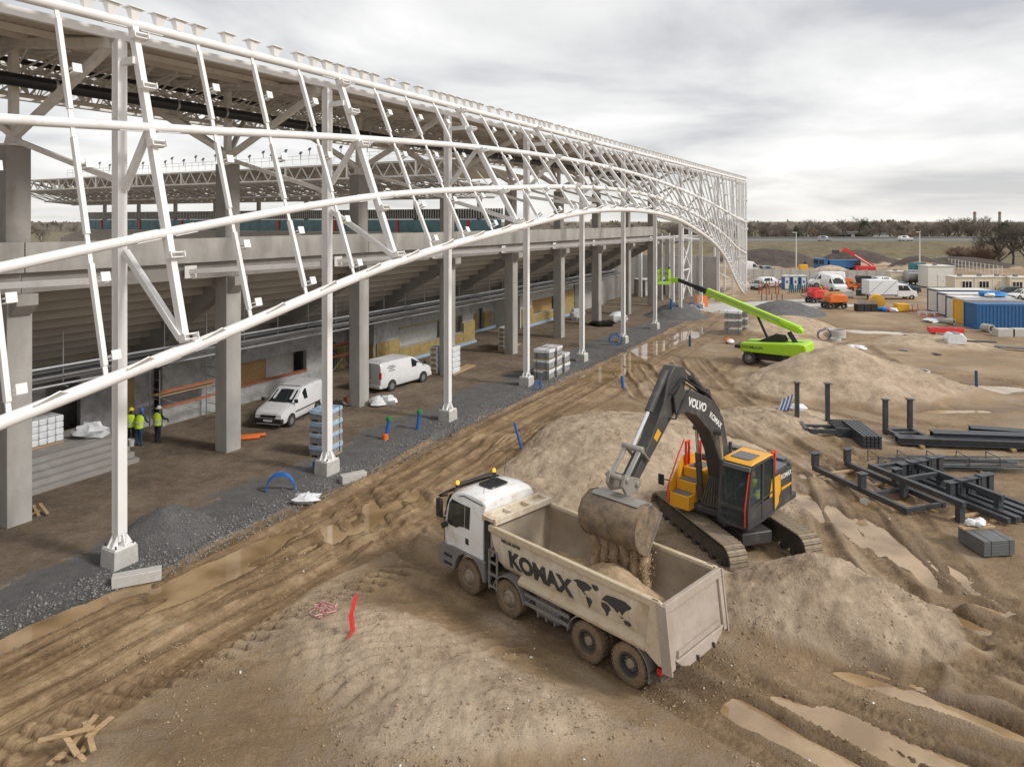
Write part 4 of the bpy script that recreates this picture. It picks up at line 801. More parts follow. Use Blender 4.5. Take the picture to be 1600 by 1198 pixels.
MB().add(out[0], [tuple(range(nb2))]).build('front_wall', 'body', body)
for s_ in (-1, 1):
    rbox(X1+.1, X0+.02, s_*1.2, s_*1.335, RIM-.1, RIM+.1, 'bodyd', 'top_rail', body, .03)
    MB().prism([(1.03*s_, 1.08), (1.27*s_, 1.13), (1.29*s_, 1.22), (1.09*s_, 1.38)], X1+.2, -2.25, 'x').build('lower_rail', 'bodyd', body)
    MB().prism([(X1+.02, RIM+.1), (X1+.34, RIM+.1), (X1+.5, 1.2), (X1+.1, .98), (X1-.02, 1.0)], s_*1.245, s_*1.34).build('rear_post', 'bodyd', body, bevel=.02)
# cab guard
cg = MB(); cg.bx(-1.25, -.72, -1.2, 1.2, RIM+.12, RIM+.17); cg.build('cab_guard', 'body', body, bevel=.015)
for x in (-1.25, -.72): MB().bx(x-.05, x+.05, -1.26, 1.26, RIM+.1, RIM+.30).build('guard_beam', 'body', body, bevel=.02)
for y in (-1.22, -.4, .4, 1.22): MB().bx(-1.19, -.78, y-.04, y+.04, RIM+.172, RIM+.27).build('guard_rib', 'body', body)
# tailgate: frame and recessed panel, leaning
tg = empty('tailgate', (X1-.03, 0, 0)); tg.parent = tk; tg.rotation_euler = (0, R(7), 0); tg.location = (X1-.02-.28, 0, .0)
MB().bx(-.03, .03, -1.2, 1.2, 1.0, 2.44).build('gate_panel', 'tail', tg)
fr = MB(); fr.bx(-.10, .04, -1.3, 1.3, 2.30, 2.52); fr.build('gate_frame', 'tail', tg, bevel=.02)
for s_ in (-1, 1): MB().bx(-.10, .04, s_*1.14, s_*1.3, .98, 2.298).build('gate_frame', 'tail', tg, bevel=.02)
MB().prism([(-1.12, 1.16), (1.12, 1.16), (.95, .98), (.6, .84), (-.6, .84), (-.95, .98)], -.13, .02, 'x').build('gate_apron', 'tail', tg, bevel=.03)
MB().prism([(-.95, 1.32), (.95, 1.32), (1.0, 1.2), (-1.0, 1.2)], -.1, -.032, 'x').build('gate_ledge', 'tail', tg)
for y in (-.5, .25): MB().prism([(y, .98), (y+.05, .98), (y+.02, .84)], -.2, -.132, 'x').build('gate_lug', 'chas', tg)
MB().prism([(1.31, 2.5), (1.36, 2.5), (1.36, .9), (1.31, .9)], -.12, .16, 'x').build('gate_cheek', 'tail', tg); MB().prism([(-1.36, 2.5), (-1.31, 2.5), (-1.31, .9), (-1.36, .9)], -.12, .16, 'x').build('gate_cheek', 'tail', tg)
MB().bx(-7.1, -6.6, -1.2, 1.2, .48, .62).build('rear_bumper', 'chas', tk); MB().bx(-7.0, -6.7, -.7, .7, .64, .95).build('tow_frame', 'chas', tk)
pl_ = MB().bx(-7.14, -7.125, .25, .6, .72, .82).build('number_plate', 'decalw', tk)
for x in np.arange(-6.6, -2.2, 1.45): MB().bx(x-.05, x+.05, 1.0, 1.12, 1.38, 1.48).build('body_gusset', 'bodyd', body)
# lettering on the slanted side (reading towards the tail)
A, B_ = Vector((0, 1.2589, 1.95)), Vector((0, 1.18, 1.5)); upv = (Vector((0, 1.26, 1.95))-Vector((0, 1.18, 1.5))).normalized()
def onside(x, z, off=.008): y = float(np.interp(z, [1.5, 1.95, RIM], [1.18, 1.26, 1.26])); return Vector((x, y+off, z))
text('KOMAX', .68, 'decal', tk, frame(onside(-3.05, 1.72, .012), (-1, 0, 0), upv), bold=.034, sx=.98)
text('MEILLER KIPPER', .115, 'decal', tk, frame(onside(-1.95, 2.2, .012), (-1, 0, 0), (0, 0, 1)), bold=.003)
lands = [[(0, .62), (.12, .72), (.35, .75), (.52, .66), (.45, .52), (.36, .48), (.3, .4), (.36, .3), (.3, .3), (.22, .42), (.12, .5), (.1, .6)], [(.5, .78), (.66, .8), (.7, .7), (.6, .6), (.54, .68)], [(.34, .28), (.46, .25), (.5, .16), (.44, .0), (.4, -.14), (.37, -.02), (.34, .14)],
 [(.74, .32), (.86, .36), (.95, .3), (.98, .2), (.92, .1), (.9, -.02), (.85, -.1), (.81, .08), (.74, .16)], [(.76, .42), (.84, .58), (.9, .66), (1.1, .7), (1.35, .72), (1.52, .62), (1.46, .52), (1.38, .44), (1.32, .34), (1.26, .2), (1.2, .32), (1.14, .2), (1.06, .32), (.96, .36), (.9, .42)], [(1.28, .06), (1.42, .1), (1.48, .0), (1.4, -.08), (1.3, -.05)], [(1.2, .16), (1.3, .12), (1.24, .08)]]
for ld_ in lands:
    b = MB(); P = [onside(-4.35-x*1.28, 1.54+z*.8, .012) for x, z in ld_]; b.add(P, [tuple(range(len(P)))]); b.build('map_decal', 'decal', tk, smooth=False)
# sand inside the tipper
def heap_mesh(name, m, x0, x1, y0, y1, f, nx_=40, ny_=24):
    b = MB(); b.add([(lerp(x0, x1, i/nx_), lerp(y0, y1, j/ny_), f(i/nx_, j/ny_)) for i in range(nx_+1) for j in range(ny_+1)], [(i*(ny_+1)+j, (i+1)*(ny_+1)+j, (i+1)*(ny_+1)+j+1, i*(ny_+1)+j+1) for i in range(nx_) for j in range(ny_)]); return b.build(name, m)
rg = random.Random(4); jit = [[rg.uniform(-.03, .03) for _ in range(40)] for _ in range(60)]
ld = heap_mesh('sand_load', 'sandm', -7.15, -1.45, -.98, .98, lambda p, q: 1.14+.95*math.exp(-((p-.42)/.22)**2-((q-.5)/.4)**2)+.12*math.exp(-((p-.8)/.15)**2)+jit[int(p*40)][int(q*24)]+.05)
ld.location = (TR.x, TR.y, -.03); ld.rotation_euler = (0, 0, TRZ); ld.scale = (.94, .94, .94); tag(ld, 'damp brown sand heaped on the floor of the tipper body', 'sand', kind='stuff')
# ================================================================== excavator (x = boom direction, y to the operator's left)
ex = empty('excavator', EX, ERZ, 'yellow and charcoal crawler excavator tipping its bucket over the truck', 'excavator')
und = math.atan2(.96, -.28)-ERZ; UM = Matrix.Rotation(und, 4, 'Z')
uc = MB(UM); uc.bx(-1.5, 1.5, -.55, .55, .45, .85).box((0, 0, .9), (1.6, 1.6, .2)); uc.build('undercarriage', 'exd', ex, bevel=.04)
shm = MB(); shm.box((0, 0, 0), (.168, .62, .035)); shm.box((-.06, 0, .03), (.025, .62, .04)); shm.box((0, 0, .03), (.02, .62, .03)); sh0 = None
LT, RT = 2.05, .43
for s_ in (-1, 1):
    tf = MB(UM); tf.prism([(-LT, .28), (LT, .28), (LT+.1, .5), (LT-.1, .72), (-LT+.1, .72), (-LT-.1, .5)], s_*1.32-.17, s_*1.32+.17); trk = tf.build('track_frame', 'chas', ex)
    for xx, nm in ((LT, 'idler'), (-LT, 'sprocket')): b = MB(UM); b.lathe([(.1, -.16), (.36, -.14), (.36, .14), (.1, .16)], 20, 'y', (xx, s_*1.32, .48)); b.build(nm, 'chas', trk)
    for k in range(8): b = MB(UM); b.lathe([(.1, -.2), (.12, -.18), (.12, .18), (.1, .2)], 12, 'y', (-1.7+k*.49, s_*1.32, .18)); b.build('roller', 'chas', trk)
    per = 4*LT+2*math.pi*RT; ns = int(per/.178)
    for k in range(ns):
        d = per*k/ns
        if d < 2*LT: p, a = (-LT+d, .48+RT), 0
        elif d < 2*LT+math.pi*RT: t = (d-2*LT)/RT; p, a = (LT+RT*math.sin(t), .48+RT*math.cos(t)), t
        elif d < 4*LT+math.pi*RT: p, a = (LT-(d-2*LT-math.pi*RT), .48-RT), math.pi
        else: t = (d-4*LT-math.pi*RT)/RT; p, a = (-LT-RT*math.sin(t), .48-RT*math.cos(t)), math.pi+t
        mtx = UM @ Matrix.Translation((p[0], s_*1.32, p[1])) @ Matrix.Rotation(a, 4, 'Y')
        if sh0 is None: o = shm.build('track_shoe', 'shoe', trk); sh0 = o
        else: o = inst(sh0, 'track_shoe', (0, 0, 0), parent=trk)
        o.matrix_local = mtx
MB().lathe([(.75, .98), (.75, 1.16)], 28).build('slew_ring', 'chas', ex)
rbox(-2.15, 1.25, -1.35, 1.35, 1.16, 1.36, 'exd', 'platform', ex)
# counterweight and engine house
cw = MB(); arc = [(-1.65, -1.38)]+[(-1.65-.62*math.sin(a), -1.38*math.cos(a)) for a in np.linspace(.15, math.pi-.15, 11)]+[(-1.65, 1.38)]
cw.prism(arc, 1.18, 2.46, 'z'); cw.build('counterweight', 'exd', ex, bevel=.06)
eh = rbox(-1.62, -.35, -1.3, 1.3, 1.38, 2.4, 'exd', 'engine_house', ex, .05)
for y0, y1 in ((-1.28, -.45), (-.42, .42), (.45, 1.28)): rbox(-1.58, -.42, y0, y1, 2.405, 2.45, 'exg', 'hood_panel', eh, .02)
rbox(-2.0, -1.68, -1.1, 1.1, 2.465, 2.53, 'exg', 'hood_panel', eh, .02)
cyl((-1.2, -.6, 2.45), (-1.2, -.6, 2.85), .06, 'steelb', 'exhaust_pipe', ex); cyl((-.7, .35, 2.45), (-.7, .35, 2.62), .1, 'steelb', 'air_filter_cap', ex)
def sidepan(pts, m, nm, y, par=ex): return MB().prism(pts, y, y+.012*(1 if y > 0 else -1)).build(nm, m, par)
for y in (1.352, -1.352):
    MB().prism([(-1.64, 1.2), (-.35, 1.2), (-.35, 2.38), (-1.64, 2.38)], y-.02, y).build('side_door', 'exd', ex)
    sidepan([(.15, 1.2), (-.2, 2.3), (-.85, 2.3), (-.85, 1.72), (-.72, 1.6), (-.72, 1.42), (-.35, 1.2)], 'exy', 'yellow_panel', y+.006*(1 if y > 0 else -1))
    sidepan([(-.92, 1.74), (-1.7, 1.74), (-1.7, 1.82), (-.92, 1.82)], 'exy', 'yellow_stripe', y+.006*(1 if y > 0 else -1))
text('KOMAX', .22, 'decalw', ex, frame((-1.3, 1.362, 2.16), (-1, 0, 0), (0, 0, 1)), bold=.004)
# right-hand tool box with steps
tb = empty('step_box', (0, 0, 0)); tb.parent = ex
MB().prism([(-.3, 1.36), (1.55, 1.36), (1.55, 1.62), (1.5, 1.62), (1.5, 1.38), (-.3, 1.38)], -1.36, -.62).build('box_floor', 'exd', tb)
rbox(1.15, 1.58, -1.34, -.62, 1.2, 1.66, 'exy', 'lower_step', tb, .02); rbox(.72, 1.14, -1.34, -.62, 1.37, 1.98, 'exy', 'upper_step', tb, .02); rbox(-.3, .71, -1.34, -.62, 1.37, 2.3, 'exy', 'tool_box', tb, .03)
MB().bx(1.2, 1.54, -1.28, -.68, 1.662, 1.68).build('tread_plate', 'exg', tb); MB().bx(.76, 1.1, -1.28, -.68, 1.982, 2.0).build('tread_plate', 'exg', tb); MB().bx(-.1, .6, -1.2, -.72, 2.302, 2.32).build('tread_plate', 'exg', tb)
MB().prism([(-.3, 1.36), (1.6, 1.36), (1.6, 1.8), (.7, 2.62), (.45, 2.62), (-.3, 2.5)], -1.40, -1.36).build('box_cheek', 'exy', tb)
cyl((.5, -.95, 2.3), (.5, -.95, 2.42), .08, 'black', 'filler_cap', tb, 10)
# cab
cbx = empty('cab', (0, 0, 0)); cbx.parent = ex
Y0, Y1 = .42, 1.36; pf = [(1.5, 1.22), (1.5, 1.75), (1.28, 2.95), (1.1, 3.05), (-.1, 3.05), (-.25, 2.95), (-.3, 1.22)]
for y in (Y0, Y1):
    fr = MB(); P3 = [(x, y, z) for x, z in pf]
    for a, b in zip(P3, P3[1:]+P3[:1]): fr.bar(a, b, .09, .09)
    fr.bar((.55, y, 1.22), (.5, y, 3.0), .08); fr.bar((1.5, y, 1.75), (-.3, y, 1.9), .05); fr.build('cab_frame', 'exd', cbx)
fr = MB()
for x, z in pf: fr.bar((x, Y0, z), (x, Y1, z), .09)
fr.build('cab_crossbars', 'exd', cbx)
rf = MB(); rf.prism([(1.3, 3.06), (1.12, 3.14), (-.1, 3.15), (-.32, 3.06)], Y0-.04, Y1+.04); rf.build('cab_roof', 'exy', cbx, bevel=.05)
MB().prism([(.35, .55), (1.0, .55), (1.05, .65), (1.05, 1.12), (.95, 1.22), (.35, 1.22)], 3.152, 3.17, 'z').build('roof_window', 'exg', cbx, bevel=.01)
MB().bar((1.36, Y0-.02, 2.98), (1.36, Y1+.02, 2.98), .1, .12).build('front_rail', 'exg', cbx)
for nm, q in (('front_window', [(1.51, Y0+.05, 1.3), (1.51, Y1-.05, 1.3), (1.51, Y1-.05, 1.75), (1.3, Y1-.05, 2.92), (1.3, Y0+.05, 2.92), (1.51, Y0+.05, 1.75)]),):
    b = MB(); b.add(q, [(0, 1, 2, 5), (5, 2, 3, 4)]); b.build(nm, 'cglass', cbx)
for y in (Y0, Y1):
    b = MB(); b.add([(1.44, y, 1.8), (.58, y, 1.88), (.54, y, 2.98), (1.1, y, 3.0), (1.25, y, 2.92)], [(0, 1, 2, 3, 4)]); b.add([(.48, y, 1.9), (-.27, y, 1.92), (-.22, y, 2.95), (.46, y, 2.98)], [(0, 1, 2, 3)]); b.build('side_window', 'cglass', cbx)
MB().bx(-.27, 1.46, Y1-.03, Y1+.02, 1.24, 1.74).build('cab_door', 'exd', cbx); MB().bx(-.26, 1.44, Y0, Y1, 1.2, 1.24).build('cab_floor', 'exd', cbx); MB().bx(-.3, -.26, Y0, Y1, 1.24, 2.9).build('rear_panel', 'exd', cbx)
seat = MB(); seat.bx(-.05, .5, .65, 1.13, 1.5, 1.66).bx(-.15, -.03, .65, 1.13, 1.6, 2.35).bx(0, .4, .7, 1.08, 1.25, 1.5); seat.build('seat', 'black', cbx, bevel=.05)
MB().tube([(1.56, Y1-.06, 1.25), (1.56, Y1-.06, 1.8), (1.36, Y1-.02, 2.85)], .022, 6).build('red_grab_bar', 'exr', cbx)
# red rails
rr = MB(); rr.tube([(1.62, -1.38, 1.3), (1.62, -1.38, 1.85), (.9, -1.4, 2.75), (.55, -1.4, 3.15)], .024, 6); rr.build('hand_rail', 'exr', ex)
for x, y in ((.4, -1.3), (.15, -1.0), (-.6, 1.28)):
    m = MB()
    for k in (0, .2): m.bx(x-.03+k, x+.03+k, y-.03, y+.03, 2.3, 3.12)
    m.bx(x+.03, x+.17, y-.02, y+.02, 3.04, 3.12).bx(x+.03, x+.17, y-.02, y+.02, 2.66, 2.72); m.build('red_guard', 'exr', ex)
mr = MB(); mr.bar((1.5, -1.4, 2.0), (1.72, -1.55, 2.05), .03).box((1.74, -1.56, 2.05), (.05, .2, .34)); mr.build('mirror', 'black', ex)
# boom, arm, bucket in the plane y = 0
bz = -EX.z
boom = [(.35, 1.75), (.75, 1.62), (1.0, 2.3), (1.28, 3.2), (1.75, 4.0), (2.6, 4.68), (3.55, 5.02), (3.78, 5.22), (3.72, 5.5), (3.45, 5.62), (2.6, 5.42), (1.6, 4.98), (.92, 4.32), (.62, 3.5), (.38, 2.4)]
bo = MB().prism(boom, -.24, .24).build('boom', 'exd', ex, bevel=.03)
dirv = Vector((1.0, 0, .44)).normalized()
for s_, rev in ((1, -1), (-1, 1)):
    pass
text('VOLVO', .34, 'decalw', bo, frame((2.55, .247, 5.0), (-.93, 0, -.36), (-.36, 0, .93)), bold=.012)
text('KOMAX', .25, 'decalw', bo, frame((1.42, .247, 4.3), (-.80, 0, -.60), (-.60, 0, .80)), bold=.006)
for y in (-.42, .42):
    m = MB().tube([(1.15, y, 1.55), (1.35, y, 3.1)], .1, 12).build('boom_cylinder', 'exd', bo); MB().tube([(1.35, y, 3.1), (1.46, y, 3.95)], .055, 10).build('piston_rod', 'chrome', m)
MB().tube([(1.46, -.5, 3.95), (1.46, .5, 3.95)], .09, 10).build('pivot_pin', 'exd', bo)
arm = [(3.05, 6.05), (3.25, 6.28), (3.75, 6.36), (4.05, 6.1), (4.35, 5.35), (5.0, 4.45), (5.86, 3.63), (5.93, 3.45), (5.73, 3.37), (4.85, 4.1), (3.75, 5.0), (3.4, 5.2), (3.2, 5.6)]
ar = MB().prism(arm, -.19, .19).build('arm', 'exd', ex, bevel=.025)
for y in (-.27, .27): MB().prism([(3.35, 4.95), (3.85, 4.95), (3.95, 5.5), (3.55, 5.85), (3.3, 5.5)], y-.03, y+.03).build('elbow_plate', 'exd', ar)
for s_ in (-1, 1): MB().prism([(4.5, 4.55), (4.72, 4.35), (4.88, 4.5), (4.66, 4.72)], s_*.192, s_*.196).build('warning_mark', 'exy', ar)
c = MB().tube([(1.75, 0, 5.22), (2.55, 0, 5.85)], .125, 12).build('arm_cylinder', 'exd', bo); MB().tube([(2.55, 0, 5.85), (3.15, 0, 6.2)], .06, 10).build('piston_rod', 'chrome', c)
MB().prism([(1.5, 4.95), (1.95, 5.15), (1.75, 5.35), (1.62, 5.3)], -.16, .16).build('cylinder_lug', 'exd', bo)
c = MB().tube([(3.95, 0, 6.22), (4.85, 0, 5.2)], .12, 12).build('bucket_cylinder', 'exd', ar); MB().tube([(4.85, 0, 5.2), (5.63, 0, 4.35)], .062, 10).build('piston_rod', 'chrome', c)
hs = MB()
for y in (-.14, .14, .2):
    hs.tube([(.9, y, 2.0), (.75, y, 3.4), (1.1, y, 4.55), (1.75, y, 5.16), (2.4, y, 5.5), (3.0, y+.1, 5.75), (3.5, y+.16, 6.0), (4.1, y+.1, 5.6)], .024, 6)
hs.tube([(3.0, .27, 5.6), (3.5, .34, 5.3), (3.9, .3, 4.85), (4.1, .24, 4.9)], .03, 6).tube([(3.0, -.27, 5.6), (3.5, -.34, 5.3), (3.9, -.3, 4.85)], .03, 6); hs.build('hydraulic_hoses', 'black', bo)
hm = MB()
for k in range(7): y = -.32+k*.1; hm.tube([(.5, y, 1.45), (1.0, y, 1.25), (1.25, y*1.1, 1.45), (1.1, y*.6, 2.2), (.85, y*.4, 2.5)], .03, 6)
hm.build('swivel_hoses', 'chas', ex)
lk = MB()
for y in (-.24, .24): lk.bar((5.75, y, 4.0), (5.35, y, 3.6), .05, .14, up=(0, 1, 0)); lk.bar((5.75, y, 4.0), (6.4, y, 3.38), .06, .14, up=(0, 1, 0))
lk.tube([(5.75, -.34, 4.0), (5.75, .34, 4.0)], .09, 10); lk.v = [(x-.12, y, z+.35) for x, y, z in lk.v]; lk.build('bucket_link', 'bare', ar, bevel=.015)
qh = MB(); qh.prism([(5.8, 3.22), (6.5, 3.5), (6.62, 3.2), (6.45, 2.95), (5.95, 2.86)], -.3, -.2).prism([(5.8, 3.22), (6.5, 3.5), (6.62, 3.2), (6.45, 2.95), (5.95, 2.86)], .2, .3).tube([(5.97, -.36, 3.13), (5.97, .36, 3.13)], .09, 10).tube([(6.45, -.36, 3.36), (6.45, .36, 3.36)], .08, 10); qh.v = [(x-.12, y, z+.35) for x, y, z in qh.v]; qh.build('quick_coupler', 'bare', ar, bevel=.015)
BW = .95
bk = empty('bucket', (0, 0, 0)); bk.parent = ex; bk.location = (.80, 0, .53); bk.scale = (.86, .94, .86)
shell = [(5.72, 2.72), (6.05, 2.98), (6.5, 3.05), (6.88, 2.86), (7.06, 2.5), (7.02, 2.12), (6.82, 1.82), (6.5, 1.62)]
inner = [(x-.0+(6.2-x)*.06, z+(2.4-z)*.07) for x, z in shell[::-1]]
MB().prism(shell+inner, -BW, BW).build('bucket_shell', 'bucket', bk)
b = MB(); b.prism([(5.85, 2.88), (6.05, 3.0), (6.5, 3.07), (6.62, 3.03), (6.55, 3.1), (6.1, 3.07), (5.85, 2.95)], -BW*.85, BW*.85); b.build('top_plate', 'bare', bk)
for s_ in (-1, 1):
    MB().prism([(5.70, 2.70), (6.05, 3.0), (6.5, 3.07), (6.90, 2.88), (7.08, 2.5), (7.04, 2.1), (6.84, 1.8), (6.5, 1.58), (6.15, 2.0)], s_*BW, s_*(BW+.045)).build('side_plate', 'bucket', bk)
    MB().bar((5.70, s_*(BW+.05), 2.70), (6.5, s_*(BW+.05), 1.58), .03, .13, up=(0, 1, 0)).build('side_cutter', 'bare', bk)
for k in range(5): y = -BW+.12+k*(2*BW-.24)/4; MB().prism([(6.6, 1.72), (6.45, 1.58), (6.1, 1.36), (6.08, 1.40), (6.36, 1.7)], y-.07, y+.07).build('tooth', 'bare', bk)
# sand pouring from the bucket
rg = random.Random(12); sp = MB(); EM = Matrix.Translation(EX) @ Matrix.Rotation(ERZ, 4, 'Z')
sp.M = EM
for k in range(6):
    y = -BW+.2+k*(2*BW-.3)/5; r0 = .15
    pts = []; rs = []
    for j in range(9): f = j/8; pts.append((6.3+.1*math.sin(k*2+j)*.4+.05*f, y+rg.uniform(-.03, .03)+.03*f, 2.15-f*1.1)); rs.append(r0*(.8+.2*f)+rg.uniform(-.035, .04))
    sp.tube(pts, [q_*.78 for q_ in rs], 9)
    for q_ in range(620): f = rg.random(); s_ = rg.uniform(.006, .024); sp.lump((6.3+rg.gauss(0, .085), y+.03*f+rg.gauss(0, .07), 2.2-f*1.25), (s_*2, s_*2, s_*2.4), q_, 5, 3, .3)
for k in range(900):
    y = rg.uniform(-BW, BW+.15); z = .9+1.35*rg.random(); c = (6.3+rg.gauss(0, .14), y, z); s_ = rg.uniform(.005, .018); sp.lump(c, (s_*2, s_*2, s_*2.6), k, 4, 2, .3)
so_ = sp.build('pouring_sand', 'sandm'); tag(so_, 'sand pouring in streams from the tilted bucket into the truck', 'sand', kind='stuff')
# ================================================================== vehicles by lofted bodies
def vehicle(name, label, cat, loc, rz, W, prof, belt, paint, wins, shield, wheels, wr, z0=.28, group=None, bumper='black', rear=True, pitchy=.86, extra=None):
    e = empty(name, loc, rz, label, cat, group); xs0 = [p[0] for p in prof][::-1]; zs0 = [p[1] for p in prof][::-1]; H = max(zs0); xf, xr = max(xs0), min(xs0)
    T = lambda x: float(np.interp(x, xs0, zs0)); wf = lambda x: 1-.13*max(0, (x-(xf-.7))/.7)**2-.05*max(0, ((xr+.4)-x)/.4)**2
    def sec(x):
        t = T(x); w = W/2*wf(x); b = min(belt, t-.06); k = max(0, (t-belt)/(H-belt)); tw = lerp(.97, pitchy, k)
        return [(w*.9, z0), (w*.985, z0+.12), (w, z0+(b-z0)*.6), (w*.985, b), (w*tw, max(b+.01, t-.10)), (w*tw*.93, t-.03), (w*tw*.6, t)]
    xs = sorted(set([round(q, 3) for q in xs0]+list(np.round(np.linspace(xr, xf, 22), 3)))); b = MB(); n = 14
    S_ = [[(x, y, z) for y, z in sec(x)]+[(x, -y, z) for y, z in sec(x)[::-1]] for x in xs]
    b.add([p for s_ in S_ for p in s_], [(i*n+j, (i+1)*n+j, (i+1)*n+(j+1) % n, i*n+(j+1) % n) for i in range(len(xs)-1) for j in range(n)]+[tuple(range(n)), tuple(range((len(xs)-1)*n, len(xs)*n))])
    bo_ = b.build('body', paint, e)
    def sy(x, z): s_ = sec(x); return float(np.interp(z, [q[1] for q in s_[:6]], [q[0] for q in s_[:6]]))
    for sg in (1, -1):
        for wn_ in wins:
            P = [(x, sg*(sy(x, z)+.012), z) for x, z in wn_]; MB().add(P, [tuple(range(len(P)))]).build('side_window', 'glass', e, smooth=False)
        MB().box((shield[0][0]+.0, sg*(W/2+.11), shield[0][1]+.1), (.12, .2, .2)).build('mirror', 'black', e, bevel=.03)
        MB().box((xf-.12, sg*W*.34, lerp(z0, T(xf-.1), .72)), (.2, W*.2, .16), Matrix.Rotation(-.0, 3, 'Y')).build('head_lamp', 'lampw', e, bevel=.03)
        if rear: MB().box((xr+.03, sg*W*.45, lerp(z0, H, .5)), (.1, .12, .42)).build('tail_lamp', 'lampr', e)
        for wx in wheels:
            MB().lathe([(wr*1.16, -.02), (wr*1.16, .02)], 20, 'y', (wx, sg*(W/2-.012), wr+.03)).build('wheel_arch', 'black', e)
            t = MB().lathe([(wr*.6, -.1), (wr*.93, -.1), (wr, -.06), (wr, .06), (wr*.93, .1), (wr*.6, .1)], 20, 'y', (wx, sg*(W/2-.07), wr), closed=True).build('wheel', 'tyre', e)
            MB().lathe([(wr*.62, sg*.08), (wr*.5, sg*.05), (wr*.2, sg*.075), (.01, sg*.08)], 14, 'y', (wx, sg*(W/2-.07), wr)).build('rim', 'rimg', t)
    (x0, zz0), (x1, zz1) = shield; q = []
    for k in range(4):
        x = lerp(x0, x1, k/3); z = T(x)+.012; w = W/2*wf(x)*lerp(.80, pitchy*.84, k/3)
        q += [(x+.012, w, z-.035), (x+.02, 0, z), (x+.012, -w, z-.035)]
    MB().add(q, [(3*i+j, 3*i+j+1, 3*i+j+4, 3*i+j+3) for i in range(3) for j in range(2)]).build('windscreen', 'glass', e)
    if bumper: MB().box((xf-.09, 0, z0+.17), (.24, W*.93, .3)).build('front_bumper', bumper, e, bevel=.07); MB().box((xr+.05, 0, z0+.12), (.2, W*.95, .22)).build('rear_bumper', bumper, e, bevel=.05); MB().bx(xf+.031, xf+.036, -.26, .26, z0+.14, z0+.25).build('number_plate', 'decalw', e)
    if extra: extra(e, sy)
    return e
CADDY = [(2.2, .62), (2.13, .86), (1.95, .98), (1.2, 1.15), (1.05, 1.2), (.25, 1.72), (-.1, 1.81), (-1.3, 1.84), (-2.0, 1.8), (-2.13, 1.7), (-2.2, 1.0)]
VANL = [(2.5, .6), (2.42, .92), (2.2, 1.08), (1.65, 1.24), (.85, 1.8), (.55, 1.92), (-1.2, 1.95), (-2.3, 1.92), (-2.44, 1.84), (-2.5, 1.0)]
TRAN = [(2.75, .62), (2.66, 1.0), (2.2, 1.26), (1.9, 1.36), (1.25, 2.15), (.9, 2.48), (.3, 2.58), (-2.55, 2.58), (-2.7, 2.45), (-2.75, 1.0)]
SUV = [(2.25, .6), (2.2, .92), (1.9, 1.04), (1.0, 1.12), (.3, 1.62), (0, 1.7), (-1.5, 1.68), (-1.9, 1.55), (-2.2, 1.05), (-2.25, .6)]
CARP = [(2.1, .5), (2.05, .72), (1.7, .84), (.9, .95), (.2, 1.38), (-.2, 1.45), (-1.1, 1.4), (-1.7, 1.02), (-2.05, .92), (-2.1, .55)]
def vanx(e, sy):
    for sg in (1, -1): MB().bx(-1.6, 1.0, sg*.9-.01, sg*.9+.012, .66, .72).build('rub_strip', 'black', e)
    MB().bx(2.14, 2.22, -.45, .45, .62, .76).build('grille', 'black', e); MB().bx(-1.9, .0, -.6, .6, 1.838, 1.85).build('roof_panel', 'carw', e)
vehicle('small_van', 'small white panel van with black bumper parked facing the camera under the stand', 'van', (-12.3, 39.2, 0), math.atan2(-.97, -.25), 1.79, CADDY, 1.12, 'carw', [[(1.0, 1.16), (.3, 1.64), (-.2, 1.70), (-.25, 1.15)]], ((1.12, 1.19), (.28, 1.70)), (1.38, -1.3), .32, extra=vanx)
def vany(e, sy):
    for k in range(4): MB().bx(-2.1, .2, -.56+k*.33, -.4+k*.33, 1.955, 1.975).build('roof_rib', 'carw', e)
    for k, (z, l) in enumerate(((1.62, .5), (1.53, .8), (1.44, .35), (1.33, .62))): MB().bx(-1.5-l/2, -1.5+l/2, -sy(-1.5, z)-.014, -sy(-1.5, z)-.004, z-.022, z+.022).build('door_print', 'decal', e)
    MB().bx(-2.52, -2.5, -.3, .3, .72, .84).build('rear_plate', 'decalw', e); MB().bx(-2.515, -2.5, -.012, .012, .5, 1.8).build('door_gap', 'black', e)
vehicle('panel_van', 'long white panel van seen from behind beside the third concrete column', 'van', (-7.7, 47.2, 0), math.atan2(.83, .55), 1.92, VANL, 1.2, 'carw', [[(1.5, 1.25), (.9, 1.70), (.42, 1.78), (.42, 1.22)]], ((1.6, 1.26), (.88, 1.78)), (1.55, -1.5), .34, bumper='carw', extra=vany)
